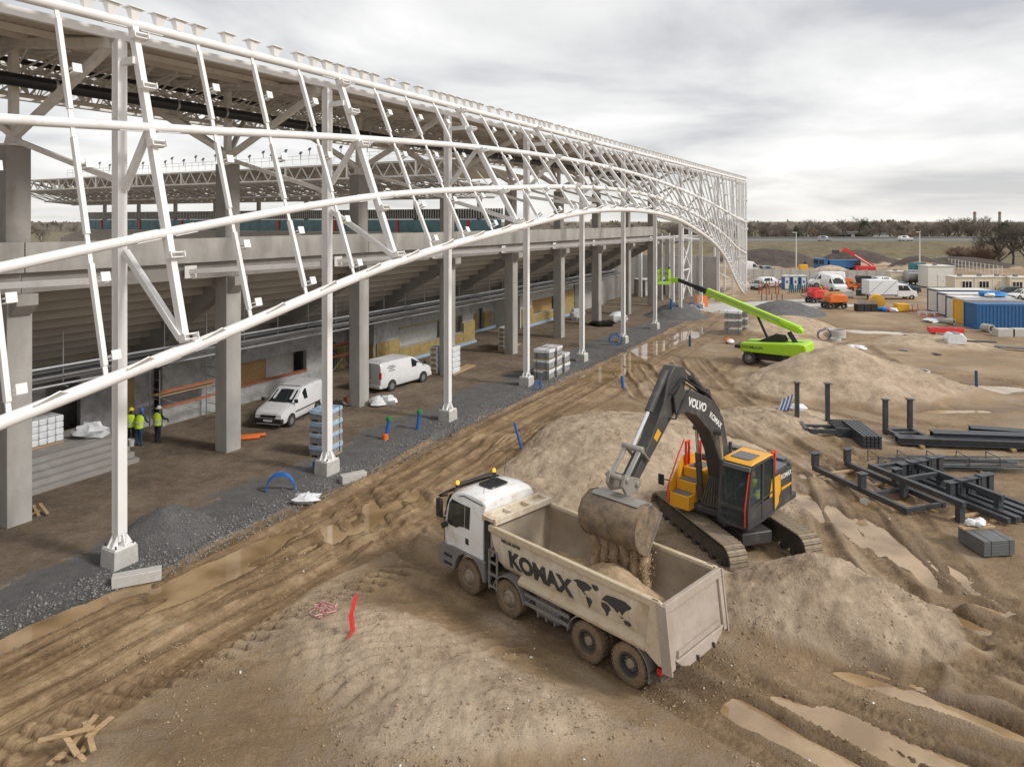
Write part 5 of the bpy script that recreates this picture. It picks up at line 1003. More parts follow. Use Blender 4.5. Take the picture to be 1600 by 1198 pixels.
# ================================================================== people
def person(label, loc, rz, helm, vest='hivis', arms=(.1, .1), bend=0., lean=0., cl='cloth', sc=1., sit=False, group=None, category='person'):
    e = empty('person', loc, rz, label, category, group); e.scale = (sc,)*3
    V = []; E = []; Rr = []
    def v(p, r): V.append(p); Rr.append(r); return len(V)-1
    hipz = .93
    pel = v((0, 0, hipz), .145); wai = v((.0+bend*.1, 0, 1.1), .135); che = v((bend*.25, 0, 1.33), .165); nk = v((bend*.36+.01, 0, 1.5), .06); hd0 = v((bend*.42+.025, 0, 1.6), .085); hd1 = v((bend*.46+.02, 0, 1.71), .085)
    E += [(pel, wai), (wai, che), (che, nk), (nk, hd0), (hd0, hd1)]
    for s_ in (-1, 1):
        sh = v((bend*.3, s_*.19, 1.43), .075); a = arms[0] if s_ > 0 else arms[1]
        el_ = v((bend*.3+.26*math.sin(a), s_*.27, 1.43-.28*math.cos(a)), .052); wr_ = v((bend*.3+.26*math.sin(a)+.25*math.sin(a*1.9+.25), s_*.25, 1.43-.28*math.cos(a)-.25*math.cos(a*1.9+.25)), .036); E += [(che, sh), (sh, el_), (el_, wr_)]
        wx, wy, wz_ = V[wr_]; palm = v((wx+.03, wy, wz_-.08), .035); E.append((wr_, palm))
        for q in range(4): f = v((wx+.03+.018*(q-1.5), wy-s_*.01, wz_-.16-.012*(1.5-abs(q-1.5))), .010); E.append((palm, f))
        th = v((wx+.075, wy-s_*.02, wz_-.09), .012); E.append((palm, th))
        hp = v((0, s_*.1, .88), .105)
        if sit: kn, an, to = v((.42, s_*.12, .86), .07), v((.5, s_*.12, .45), .05), v((.66, s_*.12, .42), .045)
        else: kn, an, to = v((.02, s_*.11, .49), .068), v((-.02, s_*.12, .09), .05), v((.13, s_*.13, .045), .045)
        E += [(pel, hp), (hp, kn), (kn, an), (an, to)]
    me = bpy.data.meshes.new('body'); me.from_pydata(V, E, []); o = bpy.data.objects.new('body', me); COL.objects.link(o); o.parent = e; me.materials.append(M[cl])
    sk = o.modifiers.new('skin', 'SKIN'); sk.use_smooth_shade = True
    for i, q in enumerate(me.skin_vertices[0].data): q.radius = (Rr[i], Rr[i]*(.82 if i in (0, 1, 2) else 1)); q.use_root = i == 0
    sb = o.modifiers.new('sub', 'SUBSURF'); sb.levels = 1; sb.render_levels = 1
    hx = bend*.45+.025
    fc = MB(); fc.lump((hx+.03, 0, 1.64), (.19, .17, .24), 3, 10, 8, 0); fc.box((hx+.13, 0, 1.63), (.03, .03, .05)); fc.build('face', 'skin', e)
    if vest:
        vb = MB(); ring = []
        for z, rx, ry, dx in ((.88, .16, .215, 0), (1.1, .155, .205, bend*.1), (1.32, .178, .235, bend*.25), (1.45, .12, .2, bend*.32), (1.5, .08, .1, bend*.36)):
            ring.append([(dx+rx*math.cos(a), ry*math.sin(a), z) for a in np.linspace(0, 2*math.pi, 15)[:-1]])
        vb.add([p for r_ in ring for p in r_], [(i*14+j, i*14+(j+1) % 14, (i+1)*14+(j+1) % 14, (i+1)*14+j) for i in range(4) for j in range(14)]); vo = vb.build('vest', vest, e)
        for z in (.98, 1.14): MB().lathe([(1, -.025), (1, .025)], 14).build('reflective_band', 'refl', vo).matrix_local = Matrix.Translation((bend*.08, 0, z)) @ Matrix.Diagonal((.165, .219, 1, 1))
    if helm: h = MB(); h.lathe([(.155, 0), (.15, .015), (.118, .02), (.11, .07), (.08, .125), (.01, .145)], 16, 'z', (hx+.02, 0, 1.69)); h.build('helmet', helm, e)
    else: MB().lump((hx-.005, 0, 1.68), (.2, .19, .2), 5, 10, 6, .03).build('hair', 'black', e)
    return e
b3 = math.atan2(.875, .485)
p = gp(203, 695); person('worker in yellow helmet and hi-vis vest standing partly behind the nearest white column', (p.x+.05, p.y, 0), b3+.6, 'helmy', arms=(.3, .2))
p = gp(217, 697); person('worker in blue helmet and hi-vis vest bending slightly beside the bucket', (p.x, p.y, 0), b3+.3, 'helmb', arms=(.5, .4), bend=.35, cl='cloth2')
p = gp(246, 692); person('worker in white helmet and hi-vis vest standing apart to the right of the other two', (p.x, p.y, 0), b3+.1, 'helmw', arms=(.6, .5), bend=.1)
EMx = Matrix.Translation(EX) @ Matrix.Rotation(ERZ, 4, 'Z'); sp_ = EMx @ Vector((.12, .89, .80)); person('excavator operator in green vest sitting in the cab', sp_, ERZ, None, arms=(.9, .9), sit=True, cl='cloth2')
# ================================================================== goods under the stand
def pack(label, loc, rz, d=(1.15, 1.0, .55), group=None, foil='foilb', name='block_pack', seed=0):
    e = empty(name, loc, rz, label, 'pallet goods', group); r = random.Random(seed); h = d[2]
    for k in range(3): MB().bx(-d[0]/2, d[0]/2, -d[1]/2+k*(d[1]-.1)/2, -d[1]/2+.1+k*(d[1]-.1)/2, 0, .09).build('pallet_runner', 'wood', e)
    n = 5; hh = (h-.12)/2
    for z in range(2):
        for k in range(n):
            w = d[0]/n; MB().bx(-d[0]/2+k*w+.008, -d[0]/2+(k+1)*w-.008, -d[1]/2, d[1]/2, .1+z*hh+.004, .1+(z+1)*hh-.004).build('block', 'block', e)
    f = MB(); f.bx(-d[0]/2-.02, d[0]/2+.02, -d[1]/2-.02, d[1]/2+.02, h-.16, h-.005)
    f.v = [(x+r.uniform(-.03, .03), y+r.uniform(-.03, .03), z+(r.uniform(-.09, .0) if z < h-.1 else 0)) for x, y, z in f.v]; f.build('foil_cap', foil, e, bevel=.02)
    for x in (-.3, .3): MB().bx(x*d[0]-.012, x*d[0]+.012, -d[1]/2-.03, d[1]/2+.03, .1, h+.004).build('strap', 'black', e)
    return e
ORD = ['lowest', 'second', 'third', 'topmost']
p = gp(508, 716)
for k in range(4): pack(f'{ORD[k]} foil-capped block pack in the four-high stack behind the second white column', (p.x-.1, p.y+.55, k*.55), UA+.1+.03*k, group='block packs behind the second column', seed=k)
p = gp(862, 594)
row = ['front', 'middle', 'rear']
for j in range(3):
    for k in range(3 if j < 2 else 2): pack(f'{ORD[k] if k < 2 else "topmost"} foil-wrapped block pack in the {row[j]} stack beside the fourth white column', (p.x-.5+.62*j, p.y+.4+1.15*j, k*.7), UA-1.5, (1.15, 1.0, .7), 'block packs beside the fourth column', 'foil', seed=20+j*3+k)
p = gp(1152, 524)
for j in range(2):
    for k in range(3): pack(f'{ORD[k] if k < 2 else "topmost"} wrapped block pack in the {"near" if j == 0 else "far"} stack under the green boom', (p.x-.3+1.0*j, p.y+.3+1.3*j, k*.78), UA-1.4, (1.6, 1.2, .78), 'block packs under the boom', 'foil', seed=40+j*3+k)
def woolstack(label, loc, rz, n=5, rows=3):
    e = empty('wool_stack', loc, rz, label, 'insulation packs')
    for k in range(n):
        for j in range(rows):
            o = MB().bx(-.32, .32, j*1.25-1.9, j*1.25-.7, .1+k*.38, .46+k*.38).build('wool_pack', 'foil', e, bevel=.05)
            if j == 0: MB().lathe([(1, -.004), (1, .004)], 16, 'y').build('open_end', 'wool', o).matrix_local = Matrix.Translation((0, -1.906, .28+k*.38)) @ Matrix.Diagonal((.24, 1, .12, 1))
    MB().bx(-.35, .35, -1.9, 1.8, 0, .09).build('pallet', 'wood', e); return e
p = gp(683, 584); woolstack('stack of wrapped yellow mineral wool packs beside the front of the long van', (p.x+.5, p.y+1.4, 0), UA-1.45, 5, 2); p = gp(793, 547); woolstack('stack of wrapped mineral wool packs against the fourth concrete column', (p.x+.2, p.y+1.2, 0), UA-1.45, 5, 2); p = gp(717, 581); woolstack('narrow stack of wrapped wool packs showing right of the third white column', (p.x+.1, p.y+.5, 0), UA-1.45, 5, 1)
# wrapped goods on the landing, black bag, scaffolds
def wrapped(label, c, d, rz, m, seed, cat='wrapped goods', name='wrapped_pallet', par=None):
    e = empty(name, c, rz, label, cat); r = random.Random(seed)
    for k in range(4):
        for j in range(4): MB().bx(-d[0]/2+j*d[0]/4+.01, -d[0]/2+(j+1)*d[0]/4-.01, -d[1]/2, d[1]/2, .1+k*(d[2]-.1)/4, .1+(k+1)*(d[2]-.1)/4-.012).build('sack', m, e, bevel=.04)
    MB().bx(-d[0]/2, d[0]/2, -d[1]/2, d[1]/2, 0, .09).build('pallet', 'wood', e); return e
wrapped('pallet of pale sacks wrapped in foil on the concrete landing', SW(3.6, 11.6, 1.03), (1.4, 1.1, 1.25), UA, 'foil', 1); wrapped('pallet of grey bricks at the back left of the landing', SW(1.4, 11.5, 1.03), (1.3, 1.0, 1.35), UA, 'concP', 2)
fo = MB(); fo.lump((0, 0, .32), (1.5, .9, .75), 8, 14, 7, .28); o = fo.build('plastic_sheet', 'foil'); o.location = SW(5.3, 10.7, 1.0); tag(o, 'crumpled clear plastic sheet spilling over the steps', 'plastic sheet')
bb = MB(); bb.lump((0, 0, .5), (.85, .8, 1.05), 5, 12, 8, .14); o = bb.build('rubbish_bag', 'bag'); o.location = SW(-1.6, 8.9, -.02); tag(o, 'full black rubbish bag slumped at the left end of the steps', 'rubbish bag')
bu = empty('bucket', gp(205, 697), 0, 'white plastic bucket on the ground at the workers feet', 'bucket'); MB().lathe([(.13, 0), (.165, .34), (.15, .34), (.12, .03)], 16).build('pail', 'panelw', bu); MB().tube([(-.16, 0, .33), (-.1, 0, .45), (.1, 0, .45), (.16, 0, .33)], .008, 5).build('handle', 'steelb', bu)
def scaffold(label, loc, rz, L=2.5, W_=.8, H=3.4, m='galv', board='rust'):
    e = empty('scaffold', loc, rz, label, 'scaffold')
    for x in (0, L):
        for y in (0, W_): MB().tube([(x, y, 0), (x, y, H)], .03, 6).build('standard', m, e)
        for k in range(int(H/.5)): MB().tube([(x, 0, .3+k*.5), (x, W_, .3+k*.5)], .02, 5).build('rung', m, e)
    for z in (1.9,): MB().bx(.05, L-.05, .04, W_-.04, z, z+.05).build('deck', 'wood', e)
    for z, y in ((2.1, 0), (1.3, 0)): MB().bx(0, L, y-.05, y-.02, z, z+.13).build('toe_board', board, e)
    MB().tube([(0, 0, .2), (L, 0, 1.9)], .02, 5).tube([(L, 0, .2), (0, 0, 1.9)], .02, 5).build('brace', m, e); return e
scaffold('steel scaffold with red toe boards standing against the nearest rough wall', SW(9.2, 11.4, 0), UA, 3.4, .8, 3.3); scaffold('narrow scaffold with a red platform in the dark bay behind the second column', SW(23.4, 13.2, 0), UA, 2.4, .8, 3.0)
# litter heaps beside the third concrete column
def heap_of(label, loc, items, seed, name='rubbish_heap', cat='rubbish'):
    e = empty(name, loc, 0, label, cat); r = random.Random(seed)
    for (nm, m, n, s_) in items:
        for k in range(n):
            a = r.uniform(0, 6.28); q = r.uniform(0, .7)*s_[3]
            if nm in ('bag', 'sheet'): MB().lump((q*math.cos(a), q*math.sin(a), s_[2]*.4), s_[:3], r.randint(0, 99), 9, 5, .3).build(nm, m, e)
            else: MB().box((q*math.cos(a), q*math.sin(a), s_[2]*.5+r.uniform(0, .12)), s_[:3], Matrix.Rotation(r.uniform(0, 3), 3, 'Z') @ Matrix.Rotation(r.uniform(-.3, .3), 3, 'X')).build(nm, m, e)
    return e
heap_of('small heap of cardboard, bricks and sacks left of the third concrete column', gp(545, 632), [('carton', 'rust', 3, (.5, .4, .35, .6)), ('sheet', 'foil', 3, (.7, .5, .3, .9)), ('carton', 'wood', 2, (.45, .3, .4, .5))], 3)
heap_of('crumpled white sheeting right of the third concrete column', gp(598, 632), [('sheet', 'foil', 3, (1.1, .9, .6, .7)), ('carton', 'yellow', 1, (.4, .3, .3, .5))], 5)
heap_of('white foil and black sheeting by the sixth concrete column', gp(940, 508), [('sheet', 'bag', 3, (2.2, 1.2, .5, 1.6))], 6); heap_of('pale wrapped bales heaped beyond the fifth concrete column', gp(900, 500), [('bag', 'foil', 3, (1.3, 1.1, 1.4, .8))], 7); heap_of('peaked white foil sheet lying right of the sixth concrete column', gp(966, 503), [('sheet', 'foil', 2, (2, 1.4, 1.2, .5))], 8)
o = MB().lump((0, 0, .16), (1.1, .55, .42), 77, 12, 6, .35).build('plastic_bag', 'foil'); o.location = gp(480, 785); tag(o, 'crumpled white plastic bag lying on the gravel', 'plastic bag')
# pipes standing out of the ground
def stub(label, px, py, h, lean, r=.09, cap='green', m='blue', collar=None):
    p = gp(px, py); e = empty('pipe_stub', (p.x, p.y, Hz(p.x, p.y)-.05), 0, label, 'pipe'); t = (lean*h, .05, h)
    MB().tube([(0, 0, -.1), t], r, 12).build('pipe', m, e)
    if cap: MB().lathe([(r*1.7, -.05), (r*1.7, .1), (r*.8, .14)], 12, 'z', (t[0], t[1], t[2]-.02)).build('cap', cap, e)
    if collar: MB().lathe([(r*1.9, 0), (r*1.7, .3), (r*1.1, .34)], 12).build('collar', collar, e)
    return e
stub('leaning blue pipe with green cap and orange collar standing in the gravel', 602, 686, 1.05, .18, collar='orange'); stub('blue pipe with a wide green cap, right of the one with the orange collar', 652, 671, .95, .12); stub('bent blue pipe sticking out of the mud behind the truck cab', 816, 716, 1.2, -.3, .06, None)
stub('short blue pipe stub in the wet ground left of the excavator arm', 974, 606, .8, -.12, .1, None); stub('dark blue pipe stub in the mud far behind the excavator arm', 1078, 542, 1.0, 0, .1, None, 'navy'); stub('blue pipe standing beside the small gravel mound near the far columns', 1049, 497, 1.1, 0, .12, None); stub('dark blue post standing beside the large bright puddle', 1526, 613, 1.15, 0, .09, None, 'navy'); stub('blue pipe stub at the foot of the fourth white column', 842, 604, .7, .2, .05, None)
lp = MB(); 
for k in range(4): lp.tube([(-.55, 0, -.1)]+[(-.55*math.cos(a), .04*k, .1+(.55+.03*k)*math.sin(a)) for a in np.linspace(0, math.pi, 12)]+[(.55, .05, -.1)], .025, 6)
o = lp.build('hose_loop', 'blue'); p = gp(438, 768); o.location = p; o.rotation_euler = (0, 0, .2); tag(o, 'arched loop of blue hose rising from the gravel', 'hose')
def coil(label, px, py, r, m='blue', n=5, vert=True):
    e = MB()
    rg_ = random.Random(px)
    for k in range(n):
        a0 = rg_.uniform(-.4, .4); c, s_ = math.cos(a0), math.sin(a0); e.tube([(r*math.cos(a)*c, r*math.cos(a)*s_, .05+r*(1+math.sin(a))*rg_.uniform(.6, .9)) for a in np.linspace(0, 6.2, 18)], .025, 5)
    o = e.build('hose_coil', m); o.location = gp(px, py); return tag(o, label, 'hose')
coil('untidy blue hose coil at the foot of the second white column', 500, 735, .3, n=4); coil('blue hose coil lying round the foot of the sixth white column', 962, 540, .6, n=4); coil('large blue hose coil leaning near the eighth white column', 1083, 491, .75, n=5); coil('dark blue hose coil on the ground right of the boom lift', 1288, 533, .7, 'navy', 4); coil('blue straps heaped round the foot of the fourth white column', 840, 609, .28, n=5)
# planks, orange pipes, kerb blocks, timber scraps
for k, (px, py, a, lab) in enumerate(((383, 688, .35, 'long orange drain pipe lying left of the second concrete column'), (392, 684, .3, 'orange drain pipe behind the other one at the second concrete column'))):
    o = MB().tube([(-.7, 0, .1), (.7, 0, .1)], .09, 12).build('drain_pipe', 'orange'); o.location = gp(px, py); o.rotation_euler = (0, 0, a); tag(o, lab, 'pipe')
for px, py, L_, a, lab in ((214, 905, 1.35, .42, 'pale concrete kerb block lying beside the nearest column pedestal'), (552, 748, 1.1, .6, 'concrete kerb block half sunk in gravel beside the second pedestal')):
    o = MB().bx(-L_/2, L_/2, -.18, .18, -.1, .24).build('kerb_block', 'concP', bevel=.02); o.location = gp(px, py); o.rotation_euler = (0, 0, a); tag(o, lab, 'concrete block')
def planks(label, px, py, n, L_, seed, m='wood', name='plank_pile', z=0):
    p = gp(px, py); e = empty(name, (p.x, p.y, Hz(p.x, p.y)), 0, label, 'timber'); r = random.Random(seed)
    for k in range(n): MB().box((r.uniform(-.3, .3), r.uniform(-.3, .3), .04+.05*k), (L_*r.uniform(.6, 1.1), .11, .035), Matrix.Rotation(r.uniform(0, 3.1), 3, 'Z') @ Matrix.Rotation(r.uniform(-.35, .2), 3, 'Y')).build('plank', m, e)
    return e
planks('short timber scraps at the foot of the nearest concrete column', 52, 806, 4, .8, 4); planks('broken timber pieces at the bottom left edge of the muddy road', 128, 1178, 9, .95, 9); planks('broken brick-red boards beside the fifth concrete column', 878, 522, 5, 1.4, 11, 'rust')
o = MB().bx(-.7, .7, -.03, .03, 0, 1.5).build('board', 'orange'); o.location = gp(1098, 481); o.rotation_euler = (-.15, 0, .2); tag(o, 'orange board propped up between the far white columns', 'board')
# red hose and barrier tape in the foreground
p = gp(545, 1030); e = MB(); z0 = Hz(p.x, p.y)
pts = [(540, 1025), (549, 1012), (546, 995), (552, 978), (553, 966)]
for k in range(3):
    P = []
    for j, (a, b) in enumerate(pts): q = gp(a+k*2, 1030-j*4); P.append((q.x, q.y+.03*k, Hz(q.x, q.y)+.04+[0, .1, .35, .62, .8][j]+.02*k))
    e.tube(P, .022, 6)
tag(e.build('red_hose', 'red'), 'red hose standing up out of the sand mound in the foreground', 'hose')
e = MB(); r = random.Random(2); q0 = gp(503, 985)
for k in range(5): e.tube([(q0.x+r.uniform(-.35, .35), q0.y+r.uniform(-.35, .35), Hz(q0.x, q0.y)+.05+r.uniform(0, .2)) for _ in range(5)], .02, 4)
tag(e.build('barrier_tape', 'pink'), 'tangled red and white barrier tape beside the red hose', 'tape')
# ================================================================== green boom lift
bl0 = gp(1212, 572); BD = Vector((-.80, .60, 0)); brz = math.atan2(BD.y, BD.x)
bl = empty('boom_lift', (bl0.x, bl0.y+.6, Hz(bl0.x, bl0.y+.6)), brz, 'lime green telescopic boom lift raised towards the far columns', 'boom lift')
for x in (-1.35, 1.45):
    for s_ in (-1, 1): wheel_set(.5, .36, False, bl, (x, s_*1.05, .5), s_, 'tyre', 'rimg', 20)
rbox(-1.9, 2.0, -.75, .75, .4, .85, 'black', 'chassis', bl, .05); MB().lathe([(.6, .85), (.6, 1.0)], 20).build('turntable', 'black', bl)
tb_ = MB(); tb_.prism([(-2.7, 1.0), (-2.5, .95), (2.0, .95), (2.1, 1.1), (2.1, 1.62), (-2.2, 1.95), (-2.65, 1.9), (-2.75, 1.6)], .35, 1.2); tb_.build('engine_cover', 'lime', bl, bevel=.12)
tb_ = MB(); tb_.prism([(-2.7, 1.0), (-2.5, .95), (2.0, .95), (2.1, 1.1), (2.1, 1.62), (-2.2, 1.95), (-2.65, 1.9), (-2.75, 1.6)], -1.2, -.35); tb_.build('tank_cover', 'lime', bl, bevel=.12)
rbox(-2.72, -2.1, -1.1, 1.1, .98, 1.9, 'lime', 'counterweight', bl, .1); MB().bx(-2.0, 2.3, -.33, .33, 1.0, 1.35).build('tray', 'black', bl); MB().bx(2.1, 2.7, -.7, .7, 1.1, 1.35).build('front_tray', 'black', bl)
text('ZOOMLION', .3, 'decal', bl, frame((1.2, 1.212, 1.35), (-1, 0, 0), (0, 0, 1)), bold=.004); 
pv = Vector((-1.6, 0, 2.95)); tip = Vector((6.6, 0, 5.75)); d_ = (tip-pv).normalized()
for s_ in (-1, 1): MB().prism([(1.6, 1.3), (1.9, 1.3), (-.2, 2.35), (-.9, 2.3), (-1.1, 1.9)], s_*.26-.04, s_*.26+.04).build('riser', 'black', bl); MB().bar((-1.9, s_*.22, 1.5), (-1.2, s_*.22, 2.6), .1, .2).build('link', 'black', bl)
b1 = MB().bar(pv-d_*.4, pv+d_*7.2, .46, .56).build('main_boom', 'lime', bl, bevel=.03); MB().prism([(-2.2, 2.55), (-.8, 3.05), (-.5, 3.5), (-1.9, 3.1), (-2.25, 2.85)], -.3, .3).build('boom_heel', 'lime', bl, bevel=.05)
MB().bar(pv+d_*.4+Vector((0, .238, .05)), pv+d_*7+Vector((0, .238, .05)), .012, .09).build('hose_track', 'galv', b1); MB().bar(pv+d_*7.1, pv+d_*8.2, .33, .4).build('fly_boom', 'black', bl)
MB().tube([(.4, 0, 2.0), tuple(pv+d_*2.9-Vector((0, 0, .3)))], .1, 10).build('lift_cylinder', 'black', bl); q = pv+d_*8.1
MB().bar(q, q+Vector((1.7, 0, .55)), .24, .28).build('jib', 'black', bl); MB().bar(q+Vector((1.6, 0, .5)), q+Vector((2.2, 0, .45)), .3, .4).build('jib_head', 'lime', bl)
bk_ = empty('basket', tuple(q+Vector((2.9, 0, .15)))); bk_.parent = bl; bk_.rotation_euler = (0, 0, .35)
MB().bx(-.45, .45, -1.2, 1.2, 0, .08).build('basket_floor', 'lime', bk_)
rl = MB()
for z in (.55, 1.1):
    for a, b in (((-.45, -1.2), (.45, -1.2)), ((.45, -1.2), (.45, 1.2)), ((.45, 1.2), (-.45, 1.2)), ((-.45, 1.2), (-.45, -1.2))): rl.tube([(a[0], a[1], z), (b[0], b[1], z)], .025, 6)
for x in (-.45, .45):
    for y in (-1.2, -.6, 0, .6, 1.2): rl.tube([(x, y, 0), (x, y, 1.1)], .022, 5)
rl.build('basket_rail', 'lime', bk_); MB().bx(-.5, -.38, -.45, .35, .35, 1.25).build('control_box', 'lime', bk_, bevel=.03); MB().bx(-.52, -.36, -.4, .3, 1.26, 1.36).build('control_panel', 'black', bk_)
# ================================================================== steelwork on the right
def put(name, label, cat, px, py, rz, z=None, group=None):
    p = gp(px, py); return empty(name, (p.x, p.y, Hz(p.x, p.y) if z is None else z), rz, label, cat, group)
def uframe(label, px, py, rz, h=2.2, w=1.55, dp=1.5):
    e = put('steel_stand', label, 'steel frame', px, py, rz)
    for s_ in (-1, 1): MB().bx(s_*w/2-.1, s_*w/2+.1, dp-.1, dp+.1, 0, h).build('upright', 'steelb', e); MB().bx(s_*w/2-.16, s_*w/2+.16, dp-.16, dp+.16, h, h+.05).build('cap_plate', 'steelb', e); MB().bx(s_*w/2-.1, s_*w/2+.1, -.3, dp-.102, .1, .32).build('side_rail', 'steelb', e)
    for y in (-.3, .5, dp-.1): MB().bx(-w/2+.102, w/2-.102, y-.09, y+.09, .1, .3).build('cross_rail', 'steelb', e)
    for x, y in ((-w/2, -.25), (w/2, -.25)): MB().bx(x-.14, x+.14, y-.14, y+.14, 0, .098).build('foot', 'steelb', e)
    return e
uframe('black steel stand with two tall uprights in front of the large sand pile', 1283, 682, -.12); uframe('black steel stand with uprights left of the rebar bundle', 1425, 690, .05, 1.75, 1.3, 1.2)
gt = put('grating_stack', 'stack of black steel gratings between the two upright stands', 'steel gratings', 1334, 686, -.15)
for k in range(5):
    g_ = MB().bx(-.85, .85, -.1, 0, .04+k*.1, .1+k*.1).build('grating_frame', 'steelb', gt); MB().bx(-.85, .85, 1.5, 1.6, .04+k*.1, .1+k*.1).build('grating_frame', 'steelb', gt); m = MB()
    for j in range(14): x = -.82+j*.126; m.bx(x-.015, x+.015, .001, 1.499, .045+k*.1, .09+k*.1)
    m.build('grating_bars', 'steelb', g_)
tbn = put('tube_bundle', 'bundle of square black tubes lying towards the camera beside the gratings', 'steel tubes', 1360, 700, -.1)
for k in range(5):
    for j in range(4): MB().bx(-.4+k*.18, -.4+k*.18+.14, -.2, 2.6, .02+j*.16, .15+j*.16).build('tube', 'steelb', tbn)
def lbeam(label, px, py, rz, L_, z=.35, n=2):
    e = put('steel_beam', label, 'steel beam', px, py, rz)
    for k in range(n): y = k*.34; MB().bx(0, L_, y-.15, y+.15, z, z+.03).bx(0, L_, y-.02, y+.02, z+.03, z+.27).bx(0, L_, y-.15, y+.15, z+.27, z+.3).build('beam_section', 'steelb', e)
    for x in (L_*.12, L_*.6): MB().bx(x-.1, x+.1, -.3, .3+.34*n-.34, 0, z-.002).build('bearer', 'wood', e)
    return e
lbeam('pair of long black steel beams lying behind the rebar bundle', 1403, 698, -.12, 8.5, .1, 2); lbeam('second pair of black steel beams, farther right behind the first', 1458, 695, -.12, 8, .3, 2); lbeam('slanting pair of black beams at the right edge behind the long beams', 1517, 686, -.28, 6, .3, 2)
rb = put('rebar_bundle', 'long bundle of black reinforcing bars and stirrups behind the flat frames', 'rebar', 1480, 738, -.05); r = random.Random(8); m = MB(); m2 = MB()
for k in range(46): y = r.uniform(0, 1.2); z = .05+r.random()*.5*(1-abs(y-.6)); x = r.uniform(-3.2, -.8); m.tube([(x, y, z), (x+r.uniform(3.5, 7), y+r.uniform(-.1, .1), z+r.uniform(-.02, .05))], .018, 4)
for k in range(5): x = -2.9+k*1.3; m2.bar((x, .1, .1), (x, .1, .62), .03).bar((x, 1.1, .1), (x, 1.1, .62), .03).bar((x, .1, .62), (x, 1.1, .62), .03)
tag(m.build('bars', 'steelb', rb), None, None, kind='stuff'); tag(m2.build('stirrups', 'steelb', rb), None, None, kind='stuff')
for x in (-2, 1.5): MB().bx(x-.06, x+.06, -.2, 1.4, .0, .06).build('bearer', 'wood', rb)
def fframe(label, px, py, rz, L_, W_, legs, up=.55, cross=(.15, .75), drop=.0):
    e = put('flat_steel_frame', label, 'steel frame', px, py, rz); z = .08+drop
    for s_ in (0, 1): MB().bx(s_*W_-.09, s_*W_+.09, 0, L_, z, z+.2).build('side_beam', 'steelb', e)
    for y in cross: MB().bx(.092, W_-.092, y*L_-.07, y*L_+.07, z+.02, z+.18).build('cross_beam', 'steelb', e)
    for x, y in legs:
        if drop: MB().bx(x*W_-.13, x*W_+.13, y*L_-.1, y*L_+.1, 0, z-.002).build('leg', 'steelb', e)
        else: MB().bx(x*W_-.13, x*W_+.13, y*L_-.1, y*L_+.1, z+.202, z+.2+up).build('upstand', 'steelb', e); MB().bx(x*W_-.2, x*W_+.2, y*L_-.16, y*L_+.16, z+.2+up, z+.23+up).build('end_plate', 'steelb', e)
    for y in (.1, .9): MB().bx(-.3, W_+.3, y*L_-.06, y*L_+.06, 0, .078).build('bearer', 'wood', e)
    return e
fframe('flat black steel frame with four upstands nearest the wet wheel track', 1420, 808, .32, 4.9, 1.75, ((0, .98), (1, .98), (0, .45), (1, .45)), cross=(.02, .35))
fframe('black steel frame raised on legs right of the one with upstands', 1507, 818, .33, 4.3, 1.95, ((0, .04), (1, .04), (0, .6), (1, .6)), cross=(.62, .95), drop=.5)
for k in range(4): fframe(('near', 'next', 'farther', 'farthest')[k]+' of the black steel trusses stacked at the right edge of the picture', 1577+k*17, 822-k*3, .34, 4.6, .42, ((0, .98), (1, .98), (0, .5), (1, .5)), cross=(.5,), up=.5+.05*k)
gpn = put('panel_stack', 'stack of grey sheet panels with timber and white bags on top, lower right', 'panel stack', 1562, 868, .12)
for k in range(5): MB().bx(-.55, .55, 0, 1.15, .06+k*.1, .15+k*.1).build('sheet_panel', 'exg', gpn)
for x in (-.3, .35): MB().bx(x-.012, x+.012, -.004, 1.16, .05, .556).build('strap', 'black', gpn)
for y in (.9, 1.05): MB().bx(-.6, .6, y-.05, y+.05, .558, .62).build('batten', 'wood', gpn)
for k, (x, y) in enumerate(((-.2, 1.0), (.18, 1.02), (.05, .9))):
    o = MB().lump((0, 0, .12), (.42, .3, .26), 60+k, 10, 6, .25).build('plastic_bag', 'foil'); o.location = gpn.location+Vector((x*math.cos(.12)-y*math.sin(.12), x*math.sin(.12)+y*math.cos(.12), .62)); tag(o, ('left', 'right', 'small front')[k]+' white plastic bag lying on the grey panel stack', 'plastic bag', 'bags on the panel stack')
pb = put('pipe_bundle', 'short bundle of blue-grey pipes leaning beside a white bag, left of the upright stand', 'pipes', 1228, 658, .3)
for k in range(6): MB().tube([(-.5+.12*k, 0, .06), (.1+.13*k, .4, .55+.05*k)], .05, 8).build('pipe', 'navy' if k % 2 else 'galv', pb)
o = MB().lump((0, 0, .2), (.9, .6, .45), 31, 11, 6, .25).build('plastic_bag', 'foil'); o.location = put('x', None, None, 1248, 658, 0).location; tag(o, 'white plastic bag right of the short pipe bundle', 'plastic bag'); bpy.data.objects.remove(bpy.data.objects['x'])
def ring(label, px, py, r, h, m='concP', n=1):
    p = gp(px, py); z = Hz(p.x, p.y); e = empty('concrete_ring', (p.x, p.y, z), 0, label, 'concrete ring')
    for k in range(n): MB().lathe([(r, k*h), (r, k*h+h-.02), (r*.82, k*h+h-.02), (r*.82, k*h)], 26, closed=True).build('ring', m, e, bevel=.02)
    return e
ring('stack of two pale concrete rings right of the boom lift', 1308, 528, .75, .38, n=2); ring('thin pale concrete ring lying flat beyond the large sand pile', 1333, 560, .55, .12); ring('flat concrete ring left of the other by the smaller sand pile', 1383, 578, .75, .12); ring('flat concrete ring right of the other by the smaller sand pile', 1434, 582, .8, .12); ring('grey concrete ring lower left of the two-ring stack', 1305, 533, .5, .3)
